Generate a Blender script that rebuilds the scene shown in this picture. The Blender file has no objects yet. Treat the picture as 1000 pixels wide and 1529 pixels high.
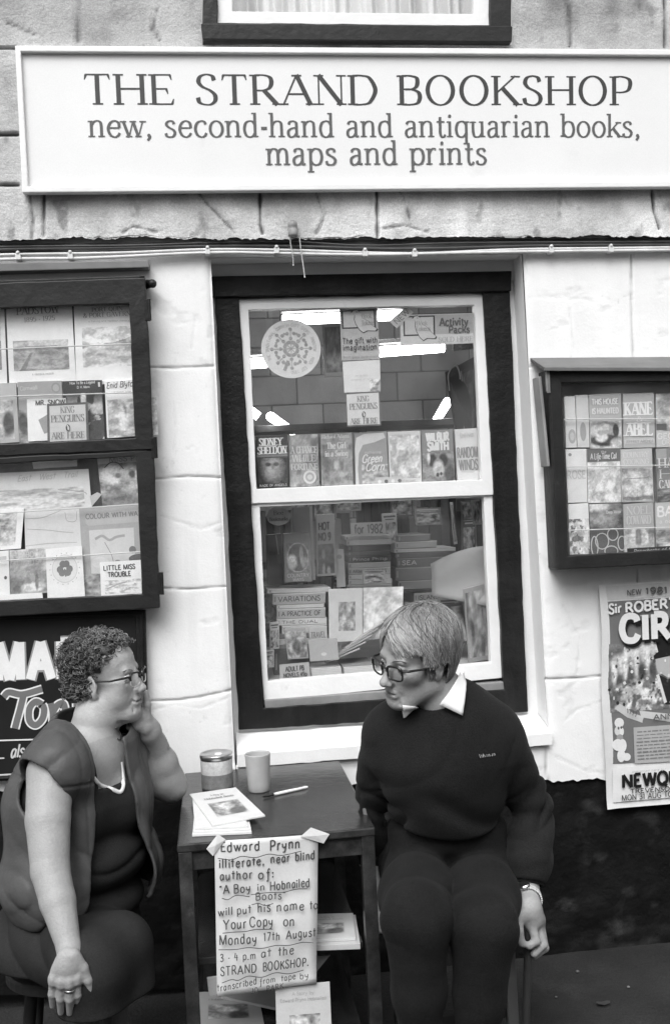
import bpy, math, random
import numpy as np
R = math.radians
random.seed(7)
SC = bpy.context.scene
COL = SC.collection

# ------------------------------------------------------------------ camera
FPX = 1570.0
CAM = np.array([0.0, -3.35, 1.57])
YAW, PITCH, ROLL = R(7.329), R(-1.046), R(-2.705)
_f = np.array([math.sin(YAW)*math.cos(PITCH), math.cos(YAW)*math.cos(PITCH), math.sin(PITCH)])
_r = np.cross(_f, [0, 0, 1.0]); _r /= np.linalg.norm(_r)
_u = np.cross(_r, _f)
CR = _r*math.cos(ROLL) + _u*math.sin(ROLL)
CU = -_r*math.sin(ROLL) + _u*math.cos(ROLL)
CF = _f
from mathutils import Matrix, Vector
cam_d = bpy.data.cameras.new('camera')
cam = bpy.data.objects.new('camera', cam_d)
COL.objects.link(cam)
m4 = Matrix.Identity(4)
for i in range(3):
    m4[i][0], m4[i][1], m4[i][2], m4[i][3] = CR[i], CU[i], -CF[i], CAM[i]
cam.matrix_world = m4
cam_d.sensor_fit = 'HORIZONTAL'; cam_d.sensor_width = 24.0
cam_d.lens = FPX/1000*24.0
cam_d.clip_end = 400; cam_d.clip_start = 0.05
SC.camera = cam

# ------------------------------------------------------------------ sky, sun, exposure
SUN_EL, SUN_AZ = R(52), R(200)          # azimuth measured from +Y towards +X : the sun is behind the photographer
world = bpy.data.worlds.new('World'); SC.world = world
world.use_nodes = True
wn = world.node_tree
for n in list(wn.nodes): wn.nodes.remove(n)
sky = wn.nodes.new('ShaderNodeTexSky'); sky.sky_type = 'NISHITA'; sky.sun_disc = False
sky.sun_elevation = SUN_EL; sky.sun_rotation = SUN_AZ
sky.air_density = 1.0; sky.dust_density = 4.0
bw = wn.nodes.new('ShaderNodeRGBToBW')
bg = wn.nodes.new('ShaderNodeBackground'); bg.inputs['Strength'].default_value = 0.13
wo = wn.nodes.new('ShaderNodeOutputWorld')
wn.links.new(sky.outputs[0], bw.inputs[0]); wn.links.new(bw.outputs[0], bg.inputs[0]); wn.links.new(bg.outputs[0], wo.inputs[0])
sun_d = bpy.data.lights.new('sun', 'SUN'); sun_d.energy = 1.0; sun_d.angle = R(40); sun_d.color = (1, 1, 1)
sun = bpy.data.objects.new('sun', sun_d); COL.objects.link(sun)
_sd = Vector((math.sin(SUN_AZ)*math.cos(SUN_EL), math.cos(SUN_AZ)*math.cos(SUN_EL), math.sin(SUN_EL)))
sun.rotation_euler = _sd.to_track_quat('Z', 'Y').to_euler()
sun.location = (0, -6, 8)
SC.view_settings.view_transform = 'Standard'; SC.view_settings.look = 'None'
SC.view_settings.gamma = 1; SC.view_settings.exposure = 0.95
SC.cycles.max_bounces = 8; SC.cycles.transparent_max_bounces = 16

# ------------------------------------------------------------------ helpers
def at(x, y, Y=0.0):
    """a point of the photograph (1000 x 1529) carried out to depth plane Y"""
    d = CR*((x-500)/FPX) - CU*((y-764.5)/FPX) + CF
    return CAM + d*((Y-CAM[1])/d[1])
def atz(x, y, z):
    d = CR*((x-500)/FPX) - CU*((y-764.5)/FPX) + CF
    return CAM + d*((z-CAM[2])/d[2])
def V(*a): return np.array(a, dtype=float)
def nrm(v):
    v = np.asarray(v, float); return v/max(1e-12, np.linalg.norm(v))

def _hash(i, j, s):
    n = (i*374761393 + j*668265263 + s*974634721) & 0xffffffff
    n = ((n ^ (n >> 13))*1274126177) & 0xffffffff
    return ((n ^ (n >> 16)) & 0xffff)/65535.0
def vn(x, y, s=0):
    """2-D value noise, 0..1"""
    x = np.asarray(x, float); y = np.asarray(y, float)
    x, y = np.broadcast_arrays(x, y)
    xi = np.floor(x).astype(np.int64); yi = np.floor(y).astype(np.int64)
    fx = x-xi; fy = y-yi; fx = fx*fx*(3-2*fx); fy = fy*fy*(3-2*fy)
    a = _hash(xi, yi, s); b = _hash(xi+1, yi, s); c = _hash(xi, yi+1, s); d = _hash(xi+1, yi+1, s)
    return (a*(1-fx)+b*fx)*(1-fy) + (c*(1-fx)+d*fx)*fy
def fbm(x, y, s=0, o=4):
    t = 0; a = .5; w = 0
    for k in range(o):
        t = t + a*vn(np.asarray(x)*2**k, np.asarray(y)*2**k, s+k); w += a; a *= .5
    return t/w
def vn3(p, f, s=0):
    return (vn(p[:, 0]*f+p[:, 2]*f*.37, p[:, 2]*f+p[:, 1]*f*.71, s) + vn(p[:, 1]*f-p[:, 0]*f*.41, p[:, 2]*f*.9+p[:, 0]*f*.5, s+5))*.5

def tag(o, label=None, cat=None, group=None, kind=None):
    if label: o['label'] = label
    if cat: o['category'] = cat
    if group: o['group'] = group
    if kind: o['kind'] = kind
    return o
def thing(name, loc, label, cat, group=None):
    o = bpy.data.objects.new(name, None); COL.objects.link(o)
    o.location = [float(v) for v in loc]; o.empty_display_size = .05
    return tag(o, label, cat, group)

class Lines:
    """one mesh per line of lettering"""
    def __init__(s): s.l = [MB()]
    def begin(s):
        if s.l[-1].v: s.l.append(MB())
    def add(s, *a, **k): s.l[-1].add(*a, **k)
    def quad(s, *a, **k): s.l[-1].quad(*a, **k)
    def build(s, name, mat, parent):
        for m in s.l:
            if m.v: m.build(name, mat, parent)
class MB:
    """collects faces; build() links them as one mesh object"""
    def __init__(s): s.v = []; s.f = []; s.k = []
    def add(s, pts, faces, ink=0.5):
        b = len(s.v)
        s.v.extend([tuple(map(float, p)) for p in pts])
        if np.ndim(ink) == 0: s.k.extend([float(ink)]*len(pts))
        else: s.k.extend([float(q) for q in ink])
        s.f.extend([tuple(b+i for i in f) for f in faces])
    def quad(s, a, b, c, d, ink=.5): s.add([a, b, c, d], [(0, 1, 2, 3)], ink)
    def prism(s, poly, dv, ink=.5):
        """poly = front outline, dv = vector to the back"""
        n = len(poly); P = [np.asarray(p, float) for p in poly]; Q = [p+dv for p in P]
        nn = np.cross(P[1]-P[0], P[2]-P[1])
        fl = np.dot(nn, dv) > 0
        f = [tuple(range(n)), tuple(range(2*n-1, n-1, -1))] + [(i, n+i, n+(i+1) % n, (i+1) % n) for i in range(n)]
        if fl: f = [tuple(reversed(q)) for q in f]
        s.add(P+Q, f, ink)
    def box(s, lo, hi, ink=.5):
        x0, y0, z0 = lo; x1, y1, z1 = hi
        s.prism([(x0, y0, z0), (x1, y0, z0), (x1, y0, z1), (x0, y0, z1)], V(0, y1-y0, 0), ink)
    def obox(s, c, ax, ay, az, ink=.5):
        """box with centre c and half-axis vectors"""
        c, ax, ay, az = [np.asarray(q, float) for q in (c, ax, ay, az)]
        s.prism([c-ax-az-ay, c+ax-az-ay, c+ax+az-ay, c-ax+az-ay], 2*ay, ink)
    def tube(s, pts, r, n=8, ink=.5, caps=True, flat=1.0):
        pts = [np.asarray(p, float) for p in pts]; m = len(pts)
        rr = [r]*m if np.ndim(r) == 0 else list(r)
        ref = V(0, 0, 1) if abs(nrm(pts[-1]-pts[0])[2]) < .9 else V(1, 0, 0)
        vs = []
        e1 = None
        for i in range(m):
            t = nrm(pts[min(i+1, m-1)]-pts[max(i-1, 0)])
            if e1 is None: e1 = nrm(np.cross(t, ref))
            else: e1 = nrm(e1 - t*np.dot(e1, t))
            e2 = np.cross(t, e1)
            for k in range(n):
                a = 2*math.pi*k/n
                vs.append(pts[i] + (e1*math.cos(a) + e2*math.sin(a)*flat)*rr[i])
        fs = []
        for i in range(m-1):
            for k in range(n):
                k2 = (k+1) % n
                fs.append((i*n+k, (i+1)*n+k, (i+1)*n+k2, i*n+k2)[::-1])
        if caps:
            fs.append(tuple(range(n))); fs.append(tuple((m-1)*n+k for k in range(n-1, -1, -1)))
        s.add(vs, fs, ink)
    def lathe(s, c, prof, n=32, ink=.5, axis=None):
        """prof = [(r, z)] from the bottom up"""
        c = np.asarray(c, float)
        az = V(0, 0, 1) if axis is None else nrm(axis)
        ax = nrm(np.cross(az, V(0.3, 1, 0.1))); ay = np.cross(az, ax)
        vs = []; m = len(prof)
        for r_, z_ in prof:
            for k in range(n):
                a = 2*math.pi*k/n
                vs.append(c + az*z_ + (ax*math.cos(a)+ay*math.sin(a))*r_)
        fs = [(i*n+k, i*n+(k+1) % n, (i+1)*n+(k+1) % n, (i+1)*n+k) for i in range(m-1) for k in range(n)]
        inks = ink if np.ndim(ink) == 0 else [ink[i] for i in range(m) for k in range(n)]
        s.add(vs, fs, inks)
    def ring(s, O, I, dv, seg=1, jit=0.0, ink=.5):
        """frame between the outlines O and I (4 corners each, TL TR BR BL), dv = depth vector"""
        O = [np.asarray(p, float) for p in O]; I = [np.asarray(p, float) for p in I]
        dv = np.asarray(dv, float)
        def side(P):
            out = []
            for i in range(4):
                a, b = P[i], P[(i+1) % 4]
                for k in range(seg): out.append(a+(b-a)*k/seg)
            return out
        o, i_ = side(O), side(I); n = len(o)
        if jit:
            for arr in (o, i_):
                for q in range(n):
                    a = arr[q]; arr[q] = a + V((vn(a[0]*23+3, a[2]*23, 3)-.5)*2*jit, (vn(a[0]*31, a[2]*29, 9)-.5)*jit, (vn(a[0]*27+9, a[2]*21, 5)-.5)*2*jit)
        vs = o + i_ + [p+dv for p in o] + [p+dv for p in i_]
        fs = []
        for q in range(n):
            w = (q+1) % n
            fs += [(q, n+q, n+w, w), (n+q, 3*n+q, 3*n+w, n+w), (2*n+q, q, w, 2*n+w), (3*n+q, 2*n+q, 2*n+w, 3*n+w)]
        s.add(vs, fs, ink)
    def build(s, name, mat, parent=None, smooth=False, bevel=0, label=None, segs=2):
        me = bpy.data.meshes.new(name)
        v = np.array(s.v, float) if s.v else np.zeros((0, 3))
        org = np.zeros(3)
        if parent is None and len(v): org = V((v[:, 0].min()+v[:, 0].max())/2, (v[:, 1].min()+v[:, 1].max())/2, v[:, 2].min())
        me.from_pydata((v-org).tolist(), [], s.f); me.update()
        if s.k:
            ca = me.color_attributes.new('ink', 'FLOAT_COLOR', 'POINT')
            k = np.array(s.k); a = np.ones((len(k), 4)); a[:, 0] = k; a[:, 1] = k; a[:, 2] = k
            ca.data.foreach_set('color', a.ravel())
        if smooth: me.polygons.foreach_set('use_smooth', [True]*len(me.polygons))
        me.materials.append(mat)
        o = bpy.data.objects.new(name, me); COL.objects.link(o); o.location = org.tolist()
        if bevel:
            b = o.modifiers.new('bevel', 'BEVEL'); b.width = bevel; b.segments = segs; b.limit_method = 'ANGLE'; b.angle_limit = R(40)
        if parent is not None:
            o.parent = parent
            o.matrix_parent_inverse = inv_of(parent)
        if label: o['label'] = label
        return o
def world_loc(o):
    p = Vector((0, 0, 0))
    while o is not None:
        if o.parent is None: p += o.location
        o = o.parent
    return p
def inv_of(parent):
    # parts are modelled in world coordinates; their things carry translations only
    return Matrix.Translation(-world_loc(parent)) if parent.parent is None else Matrix.Identity(4)

# ------------------------------------------------------------------ materials
def mat(name, g, rough=.6, var=0.0, scale=8.0, bump=0.0, bscale=40.0, spec=.4, ink=False, streak=None, metal=0.0, dirt=None, fine=0.0, sheen=0.0, sss=0.0, coat=0.0):
    """grey paint with procedural mottling (var), dirt patches and a bump"""
    m = bpy.data.materials.new(name); m.use_nodes = True
    nt = m.node_tree; N = nt.nodes; L = nt.links
    b = N['Principled BSDF']
    b.inputs['Roughness'].default_value = rough; b.inputs['Specular IOR Level'].default_value = spec
    b.inputs['Metallic'].default_value = metal
    if sheen: b.inputs['Sheen Weight'].default_value = sheen; b.inputs['Sheen Roughness'].default_value = .5
    if coat: b.inputs['Coat Weight'].default_value = coat; b.inputs['Coat Roughness'].default_value = .15
    if sss:
        b.inputs['Subsurface Weight'].default_value = sss; b.inputs['Subsurface Radius'].default_value = (.012, .012, .012); b.inputs['Subsurface Scale'].default_value = 1.0
    tc = N.new('ShaderNodeTexCoord')
    if ink:
        at_ = N.new('ShaderNodeAttribute'); at_.attribute_name = 'ink'; base = at_.outputs['Color']
    else:
        c = N.new('ShaderNodeRGB'); c.outputs[0].default_value = (g, g, g, 1); base = c.outputs[0]
    def noise(sc, det=5, stretch=None, rgh=.6):
        n = N.new('ShaderNodeTexNoise'); n.inputs['Scale'].default_value = sc; n.inputs['Detail'].default_value = det; n.inputs['Roughness'].default_value = rgh
        if stretch:
            mp = N.new('ShaderNodeMapping'); mp.inputs['Scale'].default_value = stretch
            L.new(tc.outputs['Object'], mp.inputs[0]); L.new(mp.outputs[0], n.inputs['Vector'])
        else: L.new(tc.outputs['Object'], n.inputs['Vector'])
        return n.outputs['Fac']
    def mul(base, fac, lo, hi, f0=.3, f1=.7):
        r = N.new('ShaderNodeMapRange'); r.inputs['From Min'].default_value = f0; r.inputs['From Max'].default_value = f1
        r.inputs['To Min'].default_value = lo; r.inputs['To Max'].default_value = hi; L.new(fac, r.inputs['Value'])
        mx = N.new('ShaderNodeMix'); mx.data_type = 'RGBA'; mx.blend_type = 'MULTIPLY'; mx.inputs['Factor'].default_value = 1
        L.new(base, mx.inputs['A']); L.new(r.outputs[0], mx.inputs['B'])
        return mx.outputs['Result']
    if var: base = mul(base, noise(scale), 1-var, 1+var)
    if fine: base = mul(base, noise(260, 3), 1-fine, 1+fine)
    if streak: base = mul(base, noise(streak[0], 4, streak[1]), 1-streak[2], 1+streak[2]*.5)
    if dirt:   # (scale, threshold, darkness)
        base = mul(base, noise(dirt[0], 8, None, .72), 1.0, dirt[2], dirt[1], dirt[1]+.12)
    L.new(base, b.inputs['Base Color'])
    if bump:
        n = noise(bscale, 4)
        bp = N.new('ShaderNodeBump'); bp.inputs['Strength'].default_value = bump; bp.inputs['Distance'].default_value = .01
        L.new(n, bp.inputs['Height']); L.new(bp.outputs[0], b.inputs['Normal'])
    return m
def glass_mat(name, rough=0.02, dust=0.0, ior=1.45):
    m = bpy.data.materials.new(name); m.use_nodes = True
    nt = m.node_tree; N = nt.nodes; L = nt.links
    for n in list(N): N.remove(n)
    o = N.new('ShaderNodeOutputMaterial'); mx = N.new('ShaderNodeMixShader'); fr = N.new('ShaderNodeFresnel'); fr.inputs[0].default_value = ior
    t = N.new('ShaderNodeBsdfTransparent'); g = N.new('ShaderNodeBsdfGlossy'); g.inputs['Roughness'].default_value = rough
    t.inputs[0].default_value = (.99, .99, .99, 1)
    ge = N.new('ShaderNodeNewGeometry'); ml = N.new('ShaderNodeMath'); ml.operation = 'MULTIPLY_ADD'
    ml.inputs[1].default_value = -1; ml.inputs[2].default_value = 1; L.new(ge.outputs['Backfacing'], ml.inputs[0])
    mf = N.new('ShaderNodeMath'); mf.operation = 'MULTIPLY'; L.new(fr.outputs[0], mf.inputs[0]); L.new(ml.outputs[0], mf.inputs[1])
    L.new(mf.outputs[0], mx.inputs[0]); L.new(t.outputs[0], mx.inputs[1]); L.new(g.outputs[0], mx.inputs[2])
    last = mx.outputs[0]
    if dust:
        tc = N.new('ShaderNodeTexCoord'); nz = N.new('ShaderNodeTexNoise'); nz.inputs['Scale'].default_value = 6; nz.inputs['Detail'].default_value = 6
        L.new(tc.outputs['Object'], nz.inputs['Vector'])
        r = N.new('ShaderNodeMapRange'); r.inputs['From Min'].default_value = .35; r.inputs['From Max'].default_value = .8; r.inputs['To Max'].default_value = dust
        L.new(nz.outputs['Fac'], r.inputs['Value'])
        d = N.new('ShaderNodeBsdfDiffuse'); d.inputs[0].default_value = (.7, .7, .7, 1)
        m2 = N.new('ShaderNodeMixShader'); L.new(r.outputs[0], m2.inputs[0]); L.new(last, m2.inputs[1]); L.new(d.outputs[0], m2.inputs[2]); last = m2.outputs[0]
    L.new(last, o.inputs[0])
    return m
def emit_mat(name, s):
    m = bpy.data.materials.new(name); m.use_nodes = True
    N = m.node_tree.nodes; b = N['Principled BSDF']
    b.inputs['Base Color'].default_value = (.8, .8, .8, 1); b.inputs['Emission Color'].default_value = (1, 1, 1, 1); b.inputs['Emission Strength'].default_value = s
    return m
M_PRINT = mat('printed_card', .5, .45, ink=True, var=.05, scale=30, fine=.04, spec=.35)
M_PAPER = mat('printed_paper', .5, .7, ink=True, var=.04, scale=20, fine=.04, spec=.2, bump=.15, bscale=14)
M_WHITEWASH = mat('whitewashed_stone', .8, .8, ink=True, var=.04, scale=5, fine=.03, bump=.10, bscale=120, spec=.2, dirt=(3.2, .60, .94), streak=(4, (3, 1, .25), .03))
M_STONE = mat('weathered_slate_hanging', .4, .85, ink=True, var=.14, scale=4.5, fine=.2, bump=.45, bscale=85, spec=.2, dirt=(6.5, .62, .55), streak=(6, (1.6, 1, .3), .16))
M_TAR = mat('black_tarred_plinth', .022, .7, ink=True, var=.4, scale=5, fine=.25, bump=.8, bscale=26, spec=.12, dirt=(7, .64, 1.7))
M_PAVE = mat('dark_pavement', .030, .9, var=.28, scale=3, fine=.3, bump=.5, bscale=70, spec=.12, dirt=(2.2, .56, 1.5))
M_BLACKWOOD = mat('old_black_gloss_paint', .016, .45, var=.35, scale=9, fine=.15, bump=.3, bscale=50, spec=.22, streak=(14, (1, 1, .12), .4), dirt=(16, .66, 2.2))
M_DARKWOOD = mat('dark_painted_wood', .020, .45, var=.25, scale=7, fine=.15, bump=.2, bscale=40, spec=.25, dirt=(13, .66, 2.4))
M_WHITEPAINT = mat('white_gloss_paint', .78, .4, var=.04, scale=9, bump=.12, bscale=60, spec=.4, dirt=(9, .63, .82))
M_GLASS = glass_mat('window_glass', .015, .06, 1.8)
M_CGLASS = glass_mat('cabinet_glass', .03, .06)
M_CABLE = mat('pale_cable_sheath', .62, .5, var=.12, scale=20)
M_DARKCABLE = mat('dark_cable_sheath', .07, .5, var=.2, scale=20)
M_METAL = mat('bright_metal', .6, .28, metal=1.0, var=.1, scale=20)
M_DULLMETAL = mat('dull_metal', .3, .45, metal=.7, var=.2, scale=25)
M_LAMP = emit_mat('lit_fluorescent_tube', 9.0)

# ------------------------------------------------------------------ lettering: a stroke alphabet, thick and thin strokes, serifs on demand
XH = .66
GL = {
'A': (.76, "L.38,1 .74,0|T.38,1 .02,0|t.14,.36 .62,.36"), 'B': (.64, "L.1,0 .1,1|C.1,.985 .34,.985 .5,.92 .53,.76 .48,.6 .34,.53 .1,.53|C.1,.53 .36,.53 .54,.44 .59,.27 .53,.08 .36,.015 .1,.015"),
'C': (.72, "C.66,.76 .6,.92 .4,1 .17,.9 .06,.5 .17,.1 .4,0 .58,.06 .68,.24"), 'D': (.78, "L.1,0 .1,1|C.1,.985 .34,.985 .56,.9 .71,.5 .56,.1 .34,.015 .1,.015"),
'E': (.64, "L.1,0 .1,1|A.1,.98 .54,.98|A.1,.52 .44,.52|A.1,.02 .58,.02"), 'F': (.58, "L.1,0 .1,1|A.1,.98 .54,.98|A.1,.5 .44,.5"),
'G': (.78, "C.66,.76 .6,.92 .4,1 .17,.9 .06,.5 .17,.1 .4,0 .56,.03 .67,.14|P.67,.1 .67,.42|t.5,.42 .76,.42"), 'H': (.8, "L.1,0 .1,1|L.7,0 .7,1|t.1,.52 .7,.52"),
'I': (.26, "L.13,0 .13,1"), 'J': (.44, "C.32,1 .32,.6 .31,.2 .22,.02 .08,0 .03,.12"), 'K': (.74, "L.1,0 .1,1|T.64,1 .14,.44|L.28,.58 .7,0"),
'L': (.6, "L.1,0 .1,1|A.1,.02 .56,.02"), 'M': (.94, "T.1,0 .12,1|P.12,1 .47,0|P.47,0 .8,1|L.82,1 .84,0"), 'N': (.8, "T.1,0 .1,1|P.1,1 .7,0|T.7,0 .7,1"),
'O': (.82, "O.41,.5,.345,.5"), 'P': (.62, "L.1,0 .1,1|C.1,.985 .34,.985 .52,.9 .56,.73 .5,.53 .34,.45 .1,.45"), 'Q': (.82, "O.41,.5,.345,.5|P.44,.2 .72,-.14"),
'R': (.72, "L.1,0 .1,1|C.1,.985 .34,.985 .5,.91 .54,.74 .48,.56 .32,.48 .1,.48|L.34,.48 .68,0"), 'S': (.56, "C.47,.8 .42,.95 .27,1 .12,.93 .07,.76 .16,.6 .36,.47 .48,.32 .48,.13 .36,.01 .2,.01 .08,.08 .04,.24"),
'T': (.66, "L.33,0 .33,1|B.03,.98 .63,.98"), 'U': (.78, "C.1,1 .1,.6 .11,.25 .2,.05 .38,0 .55,.05 .65,.25 .67,.6 .67,1|S.1,1|S.67,1"), 'V': (.74, "L.03,1 .38,0|T.38,0 .71,1"),
'W': (1.0, "L.03,1 .28,0|T.28,0 .5,1|L.5,1 .75,0|T.75,0 .97,1"), 'X': (.74, "L.05,1 .69,0|T.66,1 .06,0"), 'Y': (.72, "P.03,1 .36,.48|T.69,1 .36,.48|L.36,.5 .36,0"), 'Z': (.64, "B.06,.98 .58,.98|P.58,1 .06,0|A.06,.02 .6,.02"),
'a': (.53, "C.08,.53 .14,.63 .25,.66 .36,.6 .38,.46 .38,.12 .42,.02 .5,.04|C.38,.39 .2,.36 .08,.26 .07,.1 .16,0 .3,.05 .38,.17"),
'b': (.58, "K.1,1 .1,.02|C.1,.48 .19,.62 .32,.66 .46,.58 .52,.33 .46,.08 .32,0 .19,.04 .1,.16"), 'c': (.5, "C.45,.52 .4,.62 .29,.66 .13,.57 .06,.33 .13,.09 .28,0 .4,.05 .47,.16"),
'd': (.6, "C.46,.5 .38,.63 .26,.66 .12,.58 .06,.33 .12,.08 .26,0 .38,.05 .46,.17|K.46,1 .46,0"), 'e': (.53, "t.07,.37 .47,.37|C.47,.37 .44,.57 .3,.66 .14,.57 .06,.33 .13,.09 .28,0 .4,.05 .48,.16"),
'f': (.36, "C.39,.92 .32,1 .22,.95 .18,.8 .18,.5 .18,.02|S.18,0|t.03,.64 .34,.64"), 'g': (.56, "C.44,.5 .36,.63 .25,.66 .12,.58 .06,.36 .12,.14 .25,.06 .37,.11 .44,.22|C.44,.66 .44,.3 .44,-.05 .38,-.25 .22,-.29 .08,-.22"),
'h': (.6, "K.1,1 .1,0|C.1,.46 .18,.6 .31,.66 .43,.6 .46,.44 .46,.02|S.46,0"), 'i': (.26, "K.12,.66 .12,0|D.12,.88"), 'j': (.28, "C.15,.66 .15,.3 .14,-.1 .06,-.27 -.05,-.24|D.15,.88"),
'k': (.56, "K.1,1 .1,0|T.46,.64 .13,.25|L.24,.38 .52,0"), 'l': (.26, "K.12,1 .12,0"), 'm': (.9, "K.1,.66 .1,0|C.1,.46 .18,.61 .29,.66 .39,.6 .43,.44 .43,.02|S.43,0|C.43,.46 .51,.61 .62,.66 .72,.6 .76,.44 .76,.02|S.76,0"),
'n': (.6, "K.1,.66 .1,0|C.1,.46 .18,.6 .31,.66 .43,.6 .46,.44 .46,.02|S.46,0"), 'o': (.58, "O.29,.33,.23,.33"), 'p': (.58, "K.1,.66 .1,-.3|C.1,.48 .19,.62 .32,.66 .46,.58 .52,.33 .46,.08 .32,0 .19,.04 .1,.16"),
'q': (.58, "C.46,.5 .38,.63 .26,.66 .12,.58 .06,.33 .12,.08 .26,0 .38,.05 .46,.17|L.46,.66 .46,-.3"), 'r': (.42, "K.1,.66 .1,0|C.1,.44 .17,.6 .27,.66 .37,.62"),
's': (.46, "C.37,.53 .32,.63 .22,.66 .11,.6 .09,.49 .18,.39 .32,.3 .39,.17 .32,.03 .19,0 .09,.04 .05,.15"), 't': (.38, "C.17,.84 .17,.5 .17,.16 .23,.01 .31,.01 .37,.1|t.03,.64 .34,.64"),
'u': (.6, "C.1,.66 .1,.3 .14,.06 .26,0 .38,.05 .46,.18|S.1,.65|K.46,.66 .46,0"), 'v': (.54, "L.03,.65 .28,0|T.28,0 .51,.65"), 'w': (.78, "L.03,.65 .23,0|T.23,0 .39,.65|L.39,.65 .57,0|T.57,0 .75,.65"),
'x': (.54, "L.04,.65 .5,0|T.49,.65 .04,0"), 'y': (.54, "L.03,.65 .28,0|T.51,.65 .28,0 .16,-.28|D.1,-.24"), 'z': (.48, "B.05,.64 .43,.64|P.43,.65 .05,0|A.05,.02 .45,.02"),
'0': (.62, "O.31,.5,.24,.5"), '1': (.36, "L.2,0 .2,1|t.2,.98 .06,.82"), '2': (.6, "C.08,.78 .14,.95 .3,1 .47,.92 .5,.7 .36,.42 .08,.03|A.08,.02 .55,.02"), '3': (.58, "C.08,.84 .26,1 .45,.9 .45,.65 .24,.53 .47,.42 .5,.16 .28,0 .06,.14"),
'4': (.62, "L.42,0 .42,1|T.42,1 .04,.28|t.04,.28 .58,.28"), '5': (.58, "A.12,.98 .5,.98|P.12,1 .1,.55|C.1,.55 .3,.62 .48,.5 .5,.22 .3,0 .06,.12"), '6': (.6, "C.48,.92 .3,.98 .12,.7 .07,.32 .14,.06 .31,0 .48,.1 .5,.36 .4,.55 .26,.58 .1,.44"),
'7': (.56, "B.05,.98 .52,.98|P.52,1 .2,0"), '8': (.6, "O.3,.75,.19,.25|O.3,.26,.23,.26"), '9': (.6, "C.12,.08 .3,.02 .48,.3 .53,.68 .46,.94 .29,1 .12,.9 .1,.64 .2,.45 .34,.42 .5,.56"),
',': (.26, "C.13,.07 .16,.0 .08,-.14|D.13,.06"), '.': (.24, "D.12,.05"), ':': (.24, "D.12,.08|D.12,.52"), '-': (.3, "P.04,.36 .26,.36"), "'": (.2, "P.1,1 .09,.78"), '"': (.34, "P.1,1 .09,.78|P.24,1 .23,.78"),
'&': (.8, "C.72,.5 .6,.15 .4,0 .16,.05 .1,.25 .2,.45 .42,.62 .48,.82 .36,1 .24,.88 .28,.65 .46,.3 .72,0"), '!': (.24, "P.12,1 .12,.3|D.12,.05"), '%': (.8, "O.18,.78,.14,.2|O.62,.22,.14,.2|T.62,1 .16,0"), '(': (.3, "C.24,1.05 .08,.6 .08,.3 .24,-.1"), ')': (.3, "C.06,1.05 .22,.6 .22,.3 .06,-.1"),
}
HAND = {'a': (.52, "C.42,.55 .3,.66 .12,.56 .06,.3 .14,.04 .3,.06 .42,.3|P.43,.64 .43,.02"), 'y': (.52, "P.05,.64 .08,.3 .22,.2 .42,.3|P.45,.66 .42,.1 .3,-.25 .1,-.26"), 't': (.4, "P.2,.98 .2,.02|P.02,.68 .38,.68"), 'f': (.42, "C.4,.9 .3,1 .22,.86 .22,.5 .22,.1 .2,-.3 .06,-.26|P.06,.6 .38,.6"), 'u': (.54, "C.08,.64 .08,.3 .14,.04 .3,.04 .44,.28|P.45,.64 .45,.02"), 'i': (.2, "P.1,.62 .1,.02|D.11,.84"), 'l': (.2, "P.1,1 .1,.02"), '4': (.6, "P.2,1 .08,.4 .55,.42|P.4,.75 .4,.0"), 'E': (.56, "P.1,0 .12,1|P.12,.98 .52,.98|P.11,.52 .45,.52|P.1,.02 .55,.02")}

def spline(P, n=7, closed=False):
    P = [np.array(p, float) for p in P]
    out = []; m = len(P)
    for i in range(m-1):
        p0 = P[i-1] if i > 0 else 2*P[0]-P[1]
        p3 = P[i+2] if i+2 < m else 2*P[-1]-P[-2]
        p1, p2 = P[i], P[i+1]
        for k in range(n):
            t = k/n
            out.append(.5*((2*p1) + (-p0+p2)*t + (2*p0-5*p1+4*p2-p3)*t*t + (-p0+3*p1-3*p2+p3)*t**3))
    out.append(P[-1]); return out
_gc = {}
def glyph(ch, hand):
    key = (ch, hand)
    if key in _gc: return _gc[key]
    src = HAND.get(ch) if hand else None
    src = src or GL.get(ch) or (.5, "")
    st = []
    for part in src[1].split('|'):
        if not part: continue
        k, body = part[0], part[1:]
        if k == 'O':
            cx, cy, rx, ry = map(float, body.split(','))
            pts = [np.array([cx+rx*math.sin(2*math.pi*q/28), cy+ry*math.cos(2*math.pi*q/28)]) for q in range(29)]
        else:
            pts = [np.array(list(map(float, q.split(',')))) for q in body.split()]
            if k == 'C': pts = spline(pts)
        st.append((k, pts))
    _gc[key] = (src[0], st); return _gc[key]

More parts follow.
